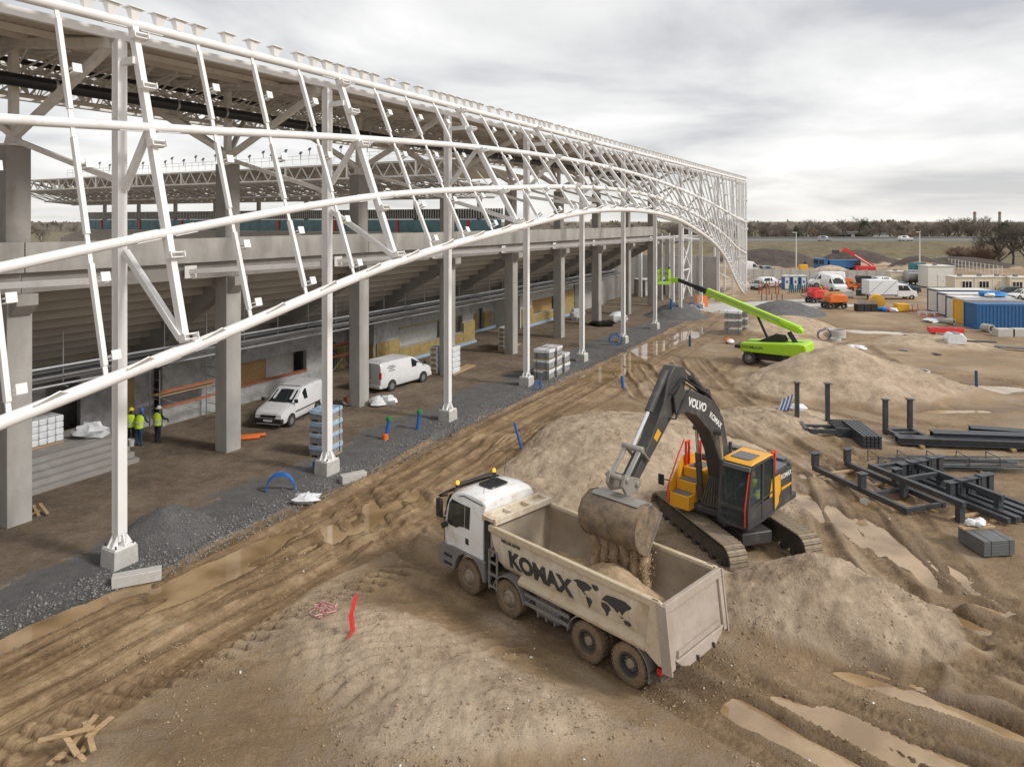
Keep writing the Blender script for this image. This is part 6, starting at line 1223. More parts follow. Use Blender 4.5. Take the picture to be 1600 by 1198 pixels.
rs_ = put('red_beam_bundle', 'bundle of bright red steel beams lying on the sand', 'steel beams', 1477, 536, -.12)
for k in range(5): MB().bx(-1.55+.06*k, 1.4+.08*k, -.5+.22*k, -.32+.22*k, .25+.05*(k % 2), .55+.08*(k % 2)).build('beam', 'red', rs_, bevel=.01)
for x in (-1, 1): MB().bx(x-.06, x+.06, -.6, .7, 0, .248).build('bearer', 'wood', rs_); MB().bx(x*.7-.03, x*.7+.03, -.52, .62, .64, .66).build('strap', 'pink', rs_)
wp = put('foil_pack', 'white foil-wrapped pack lying in front of the red beams', 'wrapped pack', 1492, 547, -.2); MB().prism([(-.7, 0), (.7, 0), (.75, .55), (.4, .95), (-.5, .95), (-.8, .5)], -.5, .55).build('pack', 'foil', wp, bevel=.08); MB().bx(-.3, .25, -.52, .5, .955, .97).build('print', 'grey', wp)
def bars(label, px, py, rz, n, L_, r_=.04, m='galv'):
    e = put('bar_bundle', label, 'steel bars', px, py, rz)
    for k in range(n): MB().tube([(0, k*.1, .05+.02*(k % 2)), (L_, k*.1+.05*(k % 3), .05)], r_, 6).build('bar', m, e)
bars('bundle of dark bars running towards the camera from the red beams', 1471, 556, 1.75, 5, 2.4, .05, 'steelb'); bars('short silver bars in foil left of the red beams', 1418, 550, .8, 7, 1.2, .04, 'galv'); bars('dark bars right of the white foil pack', 1512, 545, -.25, 4, 2.2, .05, 'steelb'); bars('long grey pipes at the right edge beyond the bright puddle', 1555, 546, -.5, 5, 5, .07, 'grey'); bars('thin dark bar lying left of the red beams', 1412, 537, 0, 1, 2.2, .04, 'steelb')
heap_of('scattered white rags on the sand beyond the two flat rings', gp(1340, 545), [('sheet', 'foil', 4, (.9, .6, .25, 1.2)), ('sheet', 'pink', 1, (.6, .4, .2, 1))], 21); heap_of('white sheet half buried left of the excavator', gp(890, 682), [('sheet', 'foil', 2, (.7, .4, .15, .5))], 22); heap_of('orange and white scrap by the far wet ground', gp(1138, 536), [('sheet', 'foil', 1, (.7, .5, .4, .3)), ('sheet', 'orange', 2, (.5, .4, .5, .4))], 23)
# ================================================================== back of the site
def gz(px, py): p = gp(px, py); return (p.x, p.y, Hz(p.x, p.y))
fn = empty('concrete_fence', (0, 0, 0), 0, 'pale grey concrete panel fence across the back of the site', 'fence')
p0, p1 = gp(1150, 437), gp(1400, 440); nfp = 17
for k in range(nfp):
    a, b = p0.lerp(p1, k/nfp), p0.lerp(p1, (k+1)/nfp); MB().bar(a.lerp(b, .01)+Vector((0, 0, .95)), a.lerp(b, .97)+Vector((0, 0, .95)), .12, 2.0-.05*(k % 2)).build('fence_panel', 'concP', fn)
    MB().bar(a, a+Vector((0, 0, 2.15)), .18).build('fence_post', 'conc', fn)
def container(label, px, py, L_, W_, H, rz, m, trim, ribs=True, name='shipping_container', doors=0, cat='container', dx=0):
    p = gp(px, py); e = empty(name, (p.x+dx, p.y, 0), rz, label, cat)
    MB().bx(.06, L_-.06, .06, W_-.06, .1, H-.06).build('shell', m, e); MB().bx(0, L_, 0, W_, H-.058, H).build('roof', 'panelw' if trim == 'navy' else ('galv' if m == 'yellow' else m), e)
    for x in (0, L_-.14):
        for y in (0, W_-.14): MB().bx(x, x+.14, y, y+.14, 0, H-.06).build('corner_post', trim, e)
    for z in (0, H-.22): MB().bx(.142, L_-.142, -.001, .1, z, z+.15).build('rail', trim, e)
    for z in (0, H-.22): MB().bx(-.001, .1, .142, W_-.142, z, z+.15).build('rail', trim, e)
    if ribs:
        n = int(L_/.36)
        for k in range(n): x = .2+k*(L_-.4)/n; MB().bx(x, x+.18, .02, .06, .16, H-.24).build('rib', m, e)
    for k in range(doors): y = .25+k*(W_-.5)/doors; MB().bx(.02, .059, y, y+(W_-.5)/doors-.08, .2, H-.3).build('door_panel', 'panelw', e)
    return e
container('blue ribbed shipping container, nearest of the row at the right edge', 1527, 516, 6.1, 2.4, 2.6, -.06, 'cont', 'cont')
container('yellow-ended container just behind the blue one', 1510, 508, 6.1, 2.4, 2.6, -.06, 'yellow', 'yellow', dx=-.1)
container('white site container with navy frame, directly behind the yellow one', 1496, 502, 6.1, 2.4, 2.6, -.06, 'panelw', 'navy', False, 'site_container', 3)
container('white site container with navy frame, middle of the three', 1482, 496, 6.1, 2.5, 2.65, -.06, 'panelw', 'navy', False, 'site_container', 4)
container('white site container with navy frame, farthest and leftmost of the three', 1466, 490, 6.1, 2.5, 2.8, -.06, 'panelw', 'navy', False, 'site_container', 4)
tp_ = heap_of('blue tarpaulin and odds and ends lying on the container roofs', (gp(1555, 502).x, gp(1555, 502).y+.8, 2.62), [('sheet', 'tarp', 4, (2.2, 1.4, .7, 1.8)), ('bag', 'foil', 2, (1.2, .8, .5, 1.5)), ('sheet', 'steelb', 3, (1.2, .8, .4, 2))], 41, 'tarpaulin', 'tarpaulin')
def cabin(label, px, py, L_, H=2.7, W_=2.4, m='cream', win=(), door=None, rz=-.03):
    p = gp(px, py); e = empty('office_cabin', (p.x, p.y, 0), rz, label, 'cabin')
    MB().bx(0, L_, 0, W_, .1, H-.12).build('walls', m, e, bevel=.02); MB().bx(-.08, L_+.08, -.1, W_+.1, H-.118, H).build('roof', 'panelw', e)
    for x in (0, L_-.1): MB().bx(x, x+.1, -.03, -.001, .1, H-.13).build('corner_trim', 'panelw', e)
    for x in win:
        w = MB().bx(x, x+1.5, -.05, -.002, 1.0, 2.05).build('window', 'panelw', e)
        for k in range(3): MB().bx(x+.07+k*.48, x+.45+k*.48, -.06, -.051, 1.08, 1.98).build('pane', 'glass', w)
    if door is not None: d_ = MB().bx(door, door+.95, -.05, -.002, .12, 2.15).build('door', 'panelw', e); MB().bx(door+.8, door+.86, -.08, -.051, 1.05, 1.12).build('door_handle', 'steelb', d_)
    MB().bx(L_*.3, L_*.3+.5, W_*.2, W_*.2+.4, H+.001, H+.35).build('air_unit', 'grey', e)
    return e
cabin('cream office cabin with one window, leftmost of the cabin row', 1492, 461, 2.8, win=(1.0,)); cabin('cream office cabin with a window, second of the cabin row', 1523, 461, 2.7, win=(.6,)); cabin('cream office cabin with a door, third of the cabin row', 1551, 461, 2.55, door=1.0); cabin('cream office cabin with a window near the right edge', 1578, 462, 3.2, win=(.35,))
cabin('tall white cabin block at the left end of the cabin row', 1450, 450, 4.2, 3.6, 3, 'panelw', door=1.6); cabin('small cream windowless cabin in front of the silver tank trailer', 1392, 445, 2.6, 2.3, 2); 
o = MB().bx(0, 4, 0, 2.4, 0, 2.6).build('blue_container_end', 'cont'); o.location = gp(1594, 462); tag(o, 'blue container end at the right edge beyond the cabins', 'container')
tt = put('tank_trailer', 'silver tank trailer parked behind the small cream cabin', 'trailer', 1414, 446, 0); MB().lathe([(.3, 0), (1.0, .15), (1.0, 4.6), (.3, 4.8)], 18, 'x', (0, 0, 1.6)).build('tank', 'galv', tt)
for x in (1, 3.6):
    for y in (-.8, .8): MB().lathe([(.25, -.12), (.45, -.12), (.45, .12), (.25, .12)], 16, 'y', (x, y, .45), closed=True).build('wheel', 'tyre', tt)
MB().bx(-.6, 4.8, -.6, .6, .5, .62).build('frame', 'steelb', tt); MB().bx(0, 3, -1.0, -.95, 2.7, 3.9).build('glazed_screen', 'teal', tt)
# vehicles in the car park
vw = [[(1.75, 1.4), (1.2, 2.0), (.75, 2.1), (.7, 1.38)]]
def vw2(p_): return p_
vehicle('white_van', 'tall white van facing the camera in the car park', 'van', gz(1303, 456), math.atan2(-1, -.05), 2.05, TRAN, 1.32, 'carw', vw, ((1.95, 1.38), (1.2, 2.2)), (1.8, -1.7), .36)
vehicle('white_van', 'white van seen from its side, left of the tall van facing the camera', 'van', gz(1291, 449), math.atan2(.15, -1), 2.0, TRAN, 1.32, 'carw', vw, ((1.95, 1.38), (1.2, 2.2)), (1.8, -1.7), .36)
SW_ = [[(.9, 1.12), (.3, 1.56), (-.5, 1.6), (-.5, 1.1)], [(-.6, 1.1), (-.6, 1.6), (-1.5, 1.56), (-1.7, 1.12)]]
CW_ = [[(.8, .96), (.2, 1.33), (-.35, 1.38), (-.35, .95)], [(-.42, .95), (-.42, 1.38), (-1.05, 1.34), (-1.5, 1.0)]]
vehicle('parked_car', 'navy blue off-road car parked behind the white tilt pickup', 'car', gz(1411, 458), math.atan2(-.2, 1), 1.9, SUV, 1.08, 'carb', SW_, ((1.05, 1.12), (.3, 1.62)), (1.45, -1.4), .38)
vehicle('parked_car', 'light grey estate car parked before the fence, left of the navy one', 'car', gz(1371, 448), math.atan2(-.1, -1), 1.8, SUV, 1.05, 'carw', SW_, ((1.05, 1.12), (.3, 1.62)), (1.4, -1.35), .33)
vehicle('parked_car', 'grey car parked beside the foot of the facade corner', 'car', gz(1183, 452), math.atan2(-1, -.4), 1.8, CARP, .92, 'carg', CW_, ((.95, .95), (.2, 1.38)), (1.3, -1.3), .31)
vehicle('parked_car', 'white car with its rear towards the red pipe rack', 'car', gz(1204, 449), math.atan2(.2, 1), 1.8, SUV, 1.05, 'carw', SW_, ((1.05, 1.12), (.3, 1.62)), (1.4, -1.35), .33)
vehicle('parked_car', 'dark off-road car in front of the cabins at the right', 'car', gz(1573, 466), math.atan2(.3, -1), 1.9, SUV, 1.08, 'card', SW_, ((1.05, 1.12), (.3, 1.62)), (1.45, -1.4), .38)
vehicle('parked_car', 'white hatchback at the right edge in front of the cabins', 'car', gz(1597, 468), math.atan2(-.2, -1), 1.75, CARP, .92, 'carw', CW_, ((.95, .95), (.2, 1.38)), (1.3, -1.3), .31)
vehicle('white_van', 'white van behind the fence right of the facade corner', 'van', gz(1169, 428), math.atan2(-.1, 1), 2.0, TRAN, 1.32, 'carw', vw, ((1.95, 1.38), (1.2, 2.2)), (1.8, -1.7), .36)
vehicle('parked_car', 'dark grey van-like car behind the fence near the left lamp post', 'car', gz(1198, 429), math.atan2(-1, .1), 1.9, SUV, 1.08, 'carg', SW_, ((1.05, 1.12), (.3, 1.62)), (1.45, -1.4), .38)
# white pickup with a tilt body
pk = put('tilt_pickup', 'white crew-cab pickup with white tarpaulin body in the car park', 'pickup truck', 1390, 468, 0, 0)
MB().bx(-3.4, .55, -1.05, 1.05, .75, 2.75).build('tilt_body', 'foil', pk, bevel=.04); MB().bx(-3.4, .55, -1.05, 1.05, .6, .74).build('flatbed', 'grey', pk)
cbp = MB(); cbp.prism([(.62, .45), (.62, 2.2), (1.9, 2.2), (2.7, 1.35), (3.3, 1.15), (3.4, .45)], -.95, .95); cbp.build('crew_cab', 'carw', pk, bevel=.06)
for x0, x1 in ((.75, 1.25), (1.4, 2.2)): MB().prism([(x0, 1.3), (x0, 2.0), (min(x1, 1.95), 2.0), (x1+.2, 1.3)], -.966, -.955).build('side_window', 'glass', pk)
for x in (-2.4, 2.6):
    for y in (-.85, .85): MB().lathe([(.2, -.12), (.36, -.12), (.36, .12), (.2, .12)], 16, 'y', (x, y, .36), closed=True).build('wheel', 'tyre', pk)
for k in range(2): MB().bar((-3.3+k*1.9, -1.062, .9), (-1.5+k*1.9, -1.062, 2.6), .02, .05).build('lashing', 'grey', pk)
# portable toilets
for k, px in enumerate((1228, 1241, 1254)):
    e = put('portable_toilet', ('left', 'middle', 'right')[k]+' of the three blue and white portable toilets before the fence', 'portable toilet', px, 453, -.05, 0, 'portable toilets')
    MB().bx(-.55, .55, -.55, .55, .1, 2.1).build('cabin', 'cont', e, bevel=.04); MB().prism([(-.6, 2.1), (.6, 2.1), (.45, 2.32), (-.45, 2.32)], -.58, .58).build('roof', 'panelw', e); d_ = MB().bx(-.34, .34, -.58, -.552, .18, 2.0).build('door', 'panelw', e); MB().bx(-.15, .15, -.59, -.581, 1.1, 1.5).build('door_sign', 'cont', d_)
# racks, tanks, crates
e = put('pipe_rack', 'dark red steel rack with upright frames at the back of the site', 'rack', 1203, 461, 0, 0)
for x in (-1.2, -.1, 1.3):
    for y in (0, 1.2): MB().bx(x-.06, x+.06, y-.06, y+.06, 0, 1.9).build('post', 'rust', e)
    MB().bx(x-.05, x+.05, .06, 1.14, 1.0, 1.1).build('cross_rail', 'rust', e)
for z in (.3, 1.6): MB().bx(-1.14, 1.24, -.05, .05, z, z+.1).build('long_rail', 'rust', e)
for k in range(2):
    e = put('valve_crate', ('teal', 'dark green')[k]+' fittings packed upright in front of the portable toilets', 'fittings', 1243+k*21, 459, 0, 0)
    for j in range(7): MB().tube([(-.9+.3*j, 0, 0), (-.9+.3*j, .1, 1.2+.1*(j % 3))], .1, 8).build('fitting', 'teal' if k == 0 else 'card', e)
    MB().bx(-1.1, 1.1, -.2, .4, 0, .12).build('pallet', 'wood', e)
for k, (px, py, lab) in enumerate(((1303, 482, 'bright orange articulated lift folded down, nearer of the two'), (1277, 474, 'red-orange articulated lift folded down, behind and left of the other'))):
    e = put('folded_lift', lab, 'lift', px, py, .15, 0); m = 'orange' if k == 0 else 'red'
    for x in (-.9, .9):
        for y in (-.7, .7): MB().lathe([(.2, -.13), (.4, -.13), (.4, .13), (.2, .13)], 16, 'y', (x, y, .4), closed=True).build('wheel', 'tyre', e)
    MB().bx(-1.2, 1.2, -.5, .5, .35, .7).build('chassis', 'steelb', e); b = MB(); b.prism([(-1.1, .75), (1.4, .75), (1.5, 1.3), (1.2, 1.75), (-.3, 1.85), (-1.0, 1.5)], -.8, .8); b.build('cover', m, e, bevel=.12)
    MB().bar((-1.4, 0, 1.9), (1.2, 0, 2.0), .3, .25).build('boom', m if k else 'osb', e); MB().bx(-2.0, -1.3, -.6, .6, .9, 1.0).build('basket_floor', 'steelb', e); MB().bar((-2, -.6, 1.0), (-2, -.6, 1.9), .05).bar((-2, .6, 1.0), (-2, .6, 1.9), .05).bar((-2, -.6, 1.9), (-2, .6, 1.9), .05).build('basket_rail', m, e)
p = gp(1299, 486); person('far worker in a green vest standing behind the orange lift', (gp(1299, 478).x, gp(1299, 474).y, .75), 0, None, arms=(.3, .3))
e = put('oil_tank', 'round ochre tank lying on its side behind the black crates', 'tank', 1370, 482, 1.2, 0); MB().lathe([(.4, -1.1), (.86, -1.0), (.86, 1.0), (.4, 1.1)], 24, 'x', (0, 0, .9)).build('tank', 'yellow', e); MB().bx(-.8, -.6, -.5, .5, 0, .25).build('saddle', 'steelb', e); MB().bx(.6, .8, -.5, .5, 0, .25).build('saddle', 'steelb', e)
e = put('rail_crates', 'black crates bristling with silver bars beside the ochre tank', 'crates', 1356, 487, 0, 0)
for j in range(3): MB().bx(-1.2+j*.82, -.45+j*.82, 0, 1, 0, .85).build('crate', 'black', e)
for j in range(16): MB().bx(-1.15+j*.15, -1.1+j*.15, .1, .2, .85, 1.35).build('bar', 'galv', e)
e = put('liquid_tote', 'white cube tote with grey frame near the vans', 'tote', 1325, 466, 0, 0); MB().bx(-.75, .75, 0, 1, .15, 1.05).build('tank', 'panelw', e, bevel=.06); MB().bx(-.78, .78, -.03, 1.03, 0, .14).build('pallet', 'grey', e)
e = put('skip_bin', 'black open bin standing before the fence', 'bin', 1352, 447, 0, 0); MB().prism([(-.75, .1), (.75, .1), (1.1, 1.4), (.9, 1.65), (-.9, 1.65), (-1.1, 1.4)], 0, 1.4).build('tub', 'black', e); MB().bx(-.3, .3, -.02, -.003, .9, 1.15).build('label_plate', 'decalw', e)
e = put('compact_loader', 'small orange and black compact loader beside the tall white van', 'loader', 1332, 455, .1, 0); MB().bx(-.9, -.2, -.5, .5, .3, 2.0).build('cab', 'orange', e, bevel=.06); MB().bx(-.2, 1.1, -.5, .5, .4, 1.15).build('engine', 'orange', e, bevel=.08); MB().bar((-.8, -.6, 1.5), (1.3, -.6, .9), .12).build('lift_arm', 'black', e)
for x in (-.5, .8): MB().lathe([(.15, -.1), (.38, -.1), (.38, .1), (.15, .1)], 14, 'y', (x, -.6, .38), closed=True).build('wheel', 'tyre', e)
e = put('cable_drum', 'black square box on the ground left of the white tilt pickup', 'box', 1347, 463, 0, 0); MB().bx(-.55, .55, 0, .7, 0, .85).build('box', 'black', e); MB().bx(-.6, .6, -.05, .75, .85, .92).build('lid', 'steelb', e)
heap_of('colourful heap of rubbish and foil beside the ochre tank', gp(1386, 487), [('sheet', 'foil', 4, (1.1, .8, .5, 1.4)), ('sheet', 'tarp', 2, (1.0, .6, .6, 1.0)), ('sheet', 'red', 2, (.8, .5, .6, 1.2))], 51)
o = MB().bx(-.7, .7, -.5, .5, 0, .9).build('yellow_box', 'yellow', bevel=.05); o.location = gp(1408, 486); tag(o, 'ochre yellow box between the rubbish heap and red barriers', 'box')
def barriers(label, px, py, n, L_, rz, tilt):
    e = put('barrier_stack', label, 'barriers', px, py, rz, 0)
    for k in range(n):
        rot = Matrix.Rotation(tilt+.05*k, 3, 'X')
        for j in range(6): MB().box(rot @ Vector((-L_/2+j*L_/5, .0, .45))+Vector((0, .12*k, 0)), (.06, .05, .9), rot).build('bar', 'red' if j % 2 else 'panelw', e)
        for z in (.05, .85): MB().box(rot @ Vector((0, 0, z))+Vector((0, .12*k, 0)), (L_, .05, .08), rot).build('rail', 'panelw' if z > .5 else 'red', e)
barriers('red and white barriers leaning beside the yellow box', 1424, 486, 2, 1.5, -.3, -.4); barriers('red and white barriers lying flat in front of the navy-framed containers', 1452, 494, 3, 2.0, -.35, -1.25)
heap_of('heap of grey and blue foil in front of the navy-framed containers', gp(1468, 503), [('sheet', 'foil', 5, (1.8, .9, .45, 2.2)), ('sheet', 'tarp', 1, (1.2, .7, .4, 1.8)), ('sheet', 'grey', 3, (1.2, .8, .4, 2))], 53)
def bigpipe(label, px, py, rz, r, L_): e = put('concrete_pipe', label, 'pipe', px, py, rz, 0); MB().lathe([(r, 0), (r, L_), (r*.7, L_), (r*.7, 0)], 22, 'y', (0, 0, r), closed=True).build('pipe', 'conc', e)
bigpipe('grey pipe end lying in the foil in front of the containers', 1491, 508, .5, .3, 1.6); bigpipe('grey pipe end lying in front of the blue container', 1550, 521, .2, .42, 1.0)
for k, px in enumerate((1573, 1596)): o = MB().bx(-.8, .8, 0, .9, 0, .75).build('concrete_block', 'concP', bevel=.03); o.location = gp(px, 527); tag(o, ('left', 'right')[k]+' pale concrete block in front of the blue container', 'concrete block')
# equipment shelter behind the far columns
e = put('equipment_shelter', 'pale curtained shelter standing behind the far white columns', 'shelter', 1030, 462, .45, 0)
for x in (-2.6, 2.6):
    for y in (0, 2.4): MB().bx(x-.08, x+.08, y-.08, y+.08, 0, 2.3).build('post', 'grey', e)
MB().bx(-2.8, 2.8, -.2, 2.6, 2.3, 2.42).build('roof', 'panelw', e); MB().bx(-2.5, 2.5, 2.2, 2.3, .05, 2.29).build('back_sheet', 'panelw', e)
for k in range(5): MB().bx(-2.5+k*1.0, -1.7+k*1.0, -.03, .03, .05, 2.29).build('curtain', 'panelw' if k % 2 == 0 else 'black', e)
slabw = MB().bx(-7, 15, -2, 6.5, -.3, .07).build('concrete_slab', 'concP'); slabw.location = gp(1178, 484); slabw.rotation_euler = (0, 0, .35); tag(slabw, 'pale wet concrete slab cast beyond the raised boom', 'slab')
for k in range(5): o = MB().tube([(0, 0, 0), (0, 0, 1.0)], .06, 6).build('starter_post', 'steelb'); o.location = gp(1190+k*8, 471); tag(o, ['leftmost', 'second', 'middle', 'fourth', 'rightmost'][k]+' of the short dark posts on the pale slab', 'post', 'posts on the slab')
# beyond the fence
bt = put('blue_dump_truck', 'blue dump truck parked beyond the concrete fence', 'dump truck', 1306, 427, math.pi, 0)
MB().bx(2.2, 4.2, -1.2, 1.2, .9, 3.1).build('cab', 'cont', bt, bevel=.12); MB().bx(3.0, 4.0, 1.2, 1.22, 1.9, 2.8).build('side_window', 'glass', bt); MB().bx(4.2, 4.23, -1, 1, 1.9, 2.8).build('windscreen', 'glass', bt)
MB().prism([(-4.6, 2.75), (-4.3, 1.2), (1.6, 1.2), (1.9, 2.75)], -1.25, 1.25).build('tipper_body', 'cont', bt); MB().bx(-4.4, 4, -.5, .5, .7, 1.1).build('chassis', 'steelb', bt); MB().bx(-4.6, -3.2, 1.252, 1.27, 1.3, 2.4).build('body_panel', 'card', bt)
for x in (-3.4, -2.1, 1.4, 3.2):
    for y in (-1, 1): MB().lathe([(.25, -.15), (.52, -.15), (.52, .15), (.25, .15)], 18, 'y', (x, y, .52), closed=True).build('wheel', 'tyre', bt)
rc = put('red_lift', 'red telescopic lift with raised arm beyond the blue dump truck', 'lift', 1352, 428, math.pi-.1, 0); MB().bx(-1.8, 2.2, -.9, .9, .8, 1.6).build('base', 'red', rc, bevel=.1); MB().bar((-1.5, 0, 1.6), (4.4, 0, 5.2), .5, .6).build('boom', 'red', rc); MB().bar((-1.3, .3, 1.6), (2.2, .3, 3.9), .12, .2).build('boom_stripe', 'panelw', rc); MB().bar((4.3, 0, 5.0), (5.6, 0, 4.4), .3).build('jib', 'orange', rc); MB().bx(5.4, 6.4, -.7, .7, 4.1, 4.9).build('basket', 'steelb', rc)
for x in (-1.2, 1.6):
    for y in (-1, 1): MB().lathe([(.2, -.15), (.45, -.15), (.45, .15), (.2, .15)], 16, 'y', (x, y, .45), closed=True).build('wheel', 'tyre', rc)
o = MB().bx(-.8, .8, -.5, .5, 0, 1.9).build('yellow_bin', 'yellow', bevel=.06); o.location = gp(1255, 428); tag(o, 'yellow box standing beyond the fence near the left lamp post', 'box')
for k, (px, py, hv, lab) in enumerate(((1215, 412, None, 'distant worker in dark clothes on the earth heap'), (1232, 410, 'orange', 'distant worker in orange on the earth heap'), (1258, 420, None, 'distant worker beside the yellow box'))): q = gp(px, py); person(lab, (q.x, q.y, Hz(q.x, q.y)), 1.0, None if k else 'helmw', vest=hv)
for k, px in enumerate((1244, 1437)):
    q = gp(px, 427 if k == 0 else 424); e = empty('street_lamp', (q.x, q.y, 0), 0, ('left', 'right')[k]+' of the two tall white lamp posts at the back of the site', 'street lamp', 'lamp posts')
    MB().tube([(0, 0, 0), (0, 0, 8.4)], [.16, .09], 8).build('post', 'panelw', e); MB().box((-.3, 0, 8.5), (1.0, .25, .12)).build('lamp_head', 'panelw', e)
e = put('mesh_fence', 'pale wire mesh fence running along the dry grass behind the cabins', 'fence', 1463, 415, 0, 0); A, B_ = gp(1463, 416), gp(1566, 434)
A.z = B_.z = 0
for k in range(19):
    q = A.lerp(B_, k/18)-e.location; q.z = 0; MB().bar(q, q+Vector((0, 0, 2.2)), .09).build('post', 'panelw', e)
for z in (.3, 1.2, 2.1): a, b = A-e.location, B_-e.location; MB().bar(Vector((a.x, a.y, z)), Vector((b.x, b.y, z)), .05).build('wire', 'panelw', e)
# road on the embankment with crash barrier and cars
rd = MB(); rd.add([(15, 231, 4.24), (420, 251, 4.24), (420, 243, 4.24), (15, 223.5, 4.24)], [(0, 1, 2, 3)]); rdo = rd.build('road', 'asph'); tag(rdo, None, None, kind='structure')
for s_, y0, y1 in ((0, 223.3, 242.8),):
    e = empty('crash_barrier', (0, 0, 0), 0, 'grey crash barrier along the road on the embankment', 'barrier'); MB().bar((15, y0, 4.85), (420, y1, 4.85), .08, .35).build('rail', 'galv', e)
    for k in range(60): x = 16+k*4; MB().bx(x-.06, x+.06, y0+.05+(x-15)*.0481, y0+.15+(x-15)*.0481, 4, 4.8).build('post', 'galv', e)
nb_ = empty('noise_fence', (0, 0, 0), 0, 'thin dark fence along the far side of the road', 'fence'); MB().bar((15, 235, 5.0), (420, 255, 5.0), .06, .9).build('mesh', 'grey', nb_)
for px, lab in ((1292, 'dark car driving along the road on the embankment'), (1412, 'silver car driving along the road on the embankment')):
    d = 229 if px < 1300 else 233; x = (px-800)/1100*d; vehicle('passing_car', lab, 'car', (x, 225.8+(x-15)*.0485+.6, 4.25), .05, 1.9, SUV, 1.05, 'carg' if px < 1300 else 'carw', SW_, ((1.05, 1.12), (.3, 1.62)), (1.4, -1.35), .33)
# far buildings and chimneys
for k, (px, w, h, lab) in enumerate(((1312, 9, 6.5, 'far white building half hidden behind the bare trees, left'), (1325, 14, 7.2, 'far white building showing between the bare trees, middle'), (1368, 16, 6.6, 'far pale low building behind the bare trees, right'))):
    x = (px-800)/1100*275; e = empty('far_building', (x, 275, 1), 0, lab, 'building'); MB().bx(-w/2, w/2, 0, 8, 0, h-2).build('walls', 'panelw', e); MB().bx(-w/2-.3, w/2+.3, -.3, 8.3, h-2, h-1.6).build('roof', 'grey', e)
    for j in range(int(w/3)): MB().bx(-w/2+.8+j*3, -w/2+2.2+j*3, -.06, -.01, h-4.4, h-3).build('window', 'glass', e)
for px, ty, d, lab in ((1523, 331, 620, 'left of the two tall dark chimneys on the horizon'), (1562, 331, 640, 'right of the two tall dark chimneys on the horizon'), (1574, 344, 900, 'short far chimney right of the two tall ones')):
    h = 11-(ty-345)/1100*d; e = empty('chimney', ((px-800)/1100*d, d, 0), 0, lab, 'chimney'); MB().tube([(0, 0, 0), (0, 0, h)], [1.6, 1.0], 10).build('shaft', 'concB', e); MB().lathe([(1.3, h-2), (1.3, h-1)], 10).build('collar', 'rust', e)
# ------------------------------------------------------------------ trees: branching skeletons, several kinds, copied one by one
def tree_kind(seed, H, spread, depth, m, name, trunk_r=.2, multi=1, thick=1., ball=False):
    r = random.Random(seed); tr = MB(); cr = MB()
    def seg(mb, a, b, r0, r1, n):
        d = (b-a).normalized(); x = d.orthogonal().normalized(); y = d.cross(x); vs = []
        for p_, q in ((a, r0), (b, r1)): vs += [p_+(x*math.cos(6.283*j/n)+y*math.sin(6.283*j/n))*q for j in range(n)]
        mb.add(vs, [(j, (j+1) % n, n+(j+1) % n, n+j) for j in range(n)])
    def grow(a, d, L_, rad, lv):
        b = a+d*L_; m_ = a.lerp(b, .5)+Vector((r.uniform(-1, 1), r.uniform(-1, 1), r.uniform(-.3, .6)))*L_*.07; q = tr if lv < 2 else cr
        seg(q, a, m_, rad, rad*.82, 6 if lv < 2 else 3); seg(q, m_, b, rad*.82, rad*.6, 6 if lv < 2 else 3)
        if lv >= depth: return
        for k in range(r.choice((3, 3, 4)) if lv else 5):
            t = r.uniform(.35, 1); o = a.lerp(b, t); nd = (d*r.uniform(.55, 1)+Vector((r.uniform(-1, 1), r.uniform(-1, 1), r.uniform(-.15, .75)))*spread).normalized(); grow(o, nd, L_*r.uniform(.55, .78), max(rad*.55, .018*thick), lv+1)
    for k in range(multi):
        d = Vector((r.uniform(-1, 1)*.5*(multi > 1), r.uniform(-1, 1)*.5*(multi > 1), 1)).normalized(); grow(Vector((r.uniform(-.4, .4)*(multi > 1), r.uniform(-.4, .4)*(multi > 1), -.3)), d, H*(.42 if multi == 1 else .38), trunk_r, 0)
    if ball:
        for k in range(900):
            a = r.uniform(0, 6.28); z = r.uniform(.25, 1); q = math.sin(z*3.0)**.6*H*.28*r.random()**.4; c = Vector((q*math.cos(a), q*math.sin(a), z*H)); s_ = .3; cr.add([c+Vector((r.uniform(-s_, s_), r.uniform(-s_, s_), r.uniform(-s_, s_))) for _ in range(3)], [(0, 1, 2)])
    e = empty(name, (0, 0, -500)); tr.build('trunk', 'bark', e); cr.build('crown', m, e); return e
kinds = [tree_kind(3, 9.5, .62, 5, 'twig', 'bare_tree', .22, thick=1.6), tree_kind(8, 11, .5, 5, 'twig', 'bare_tree', .22, thick=1.6), tree_kind(15, 8, .8, 5, 'twigr', 'bare_tree', .2, thick=1.6), tree_kind(21, 9, .7, 5, 'twig', 'bare_tree', .2, 2, thick=1.6), tree_kind(33, 7.5, .5, 3, 'ever', 'evergreen_tree', .2, ball=True)]
bush = tree_kind(44, 5.0, .75, 4, 'twigr', 'bare_bush', .07, 7, thick=1.4); bigs = [tree_kind(51, 11, .66, 6, 'bark', 'big_bare_tree', .3, thick=1.1), tree_kind(62, 12, .6, 6, 'bark', 'big_bare_tree', .3, thick=1.1)]
r = random.Random(99); n_t = 0
def plant(src, x, y, z, s_, lab, cat, grp):
    o = copy_tree(src); o.location = (x, y, z); o.scale = (s_*r.uniform(.9, 1.25), s_*r.uniform(.9, 1.25), s_); o.rotation_euler = (0, 0, r.uniform(0, 6.28)); tag(o, lab, cat, grp); return o
LAB = {0: 'bare winter tree in the brown belt beyond the road', 1: 'evergreen tree among the bare ones beyond the road'}
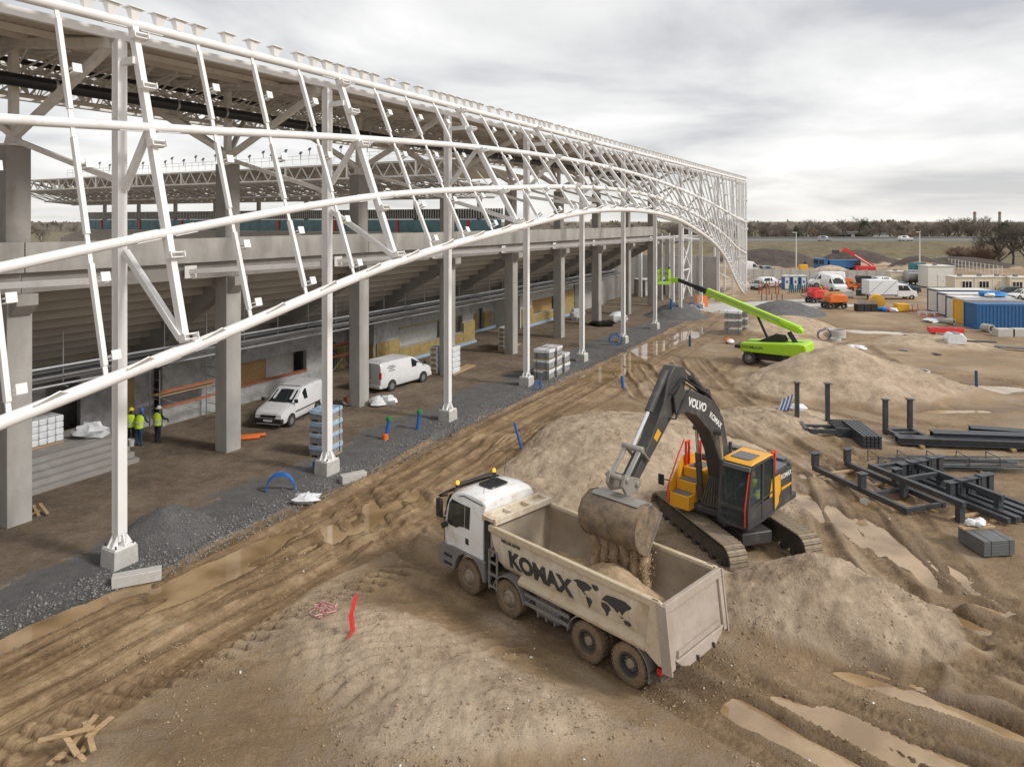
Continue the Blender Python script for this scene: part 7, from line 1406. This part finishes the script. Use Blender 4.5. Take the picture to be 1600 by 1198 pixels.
for k in range(132):
    px = r.uniform(1040, 1640); d = r.uniform(256, 330); x = (px-800)/1100*d; kk = r.choice((0, 0, 1, 1, 2, 3, 3)); kk = 4 if k % 14 == 5 else kk
    zn = 'beyond the road, seen through the far end of the facade' if px < 1166 else 'beyond the road, left of the left lamp post' if px < 1244 else 'beyond the road, between the two lamp posts' if px < 1437 else 'beyond the road, right of the right lamp post'
    kd = ('spreading bare tree', 'tall slim bare tree', 'reddish bare tree', 'twin-stemmed bare tree', 'dark evergreen tree')[kk]; plant(kinds[kk], x, d, 1.5, r.uniform(.78, 1.18)*(1.0+.12*math.sin(px*.03)), kd+' '+zn, 'tree', kd+'s '+zn.replace(',', ''))
for k in range(16):
    px = r.uniform(-20, 300); d = r.uniform(270, 330); plant(kinds[k % 4], (px-800)/1100*d, d, 0, r.uniform(1, 1.4), 'bare tree glimpsed far off through the open stand', 'tree', 'trees seen through the stand')
for k in range(9): px = 1492+k*7+r.uniform(-3, 3); d = 178+r.uniform(-6, 8); plant(bush, (px-800)/1100*d, d, 0, r.uniform(.85, 1.25), 'leafless reddish bush on the dry bank behind the mesh fence', 'bush', 'bushes behind the mesh fence')
for k, (px, d, s_, lab) in enumerate(((1562, 168, .92, 'left of the large bare trees at the right edge'), (1583, 172, 1.0, 'middle of the large bare trees at the right edge'), (1603, 165, 1.1, 'right of the large bare trees, cut by the picture edge'), (1536, 182, .7, 'slimmer bare tree standing left of the three large ones'))): plant(bigs[k % 2], (px-800)/1100*d, d, 0, s_, lab, 'tree', None)
for s_ in kinds+[bush]+bigs:
    for c_ in list(s_.children): bpy.data.objects.remove(c_)
    bpy.data.objects.remove(s_)
us_ = MB(); r2 = random.Random(5)
for k in range(5200):
    px = r2.uniform(860, 1660); d = r2.uniform(250, 335); x = (px-800)/1100*d; z = 1.5+r2.random()**1.5*4.5; a = r2.uniform(-.6, .6); L_ = r2.uniform(1, 3); us_.add([(x-.05, d, z-L_/2), (x+.05, d, z-L_/2), (x+a+.02, d+r2.uniform(-.4, .4), z+L_/2)], [(0, 1, 2)])
tag(us_.build('undergrowth', 'twig'), 'tangled brown undergrowth below the far tree belt', 'undergrowth', kind='stuff')
rw = random.Random(6); fw = MB()
for k in range(260):
    x = -1400+k*10.7+rw.uniform(-4, 4); h = rw.uniform(8, 14); fw.add([(x-9, 700, 0), (x+9, 700, 0)]+[(x+9-j*.75, 700+rw.uniform(0, 4), h*.62+rw.uniform(0, 3.2)+1.5*math.sin(k*.7+j*.2)) for j in range(25)], [tuple(range(27))])
tag(fw.build('distant_woods', 'twig'), 'low line of distant woods along the horizon', 'woods', kind='stuff')
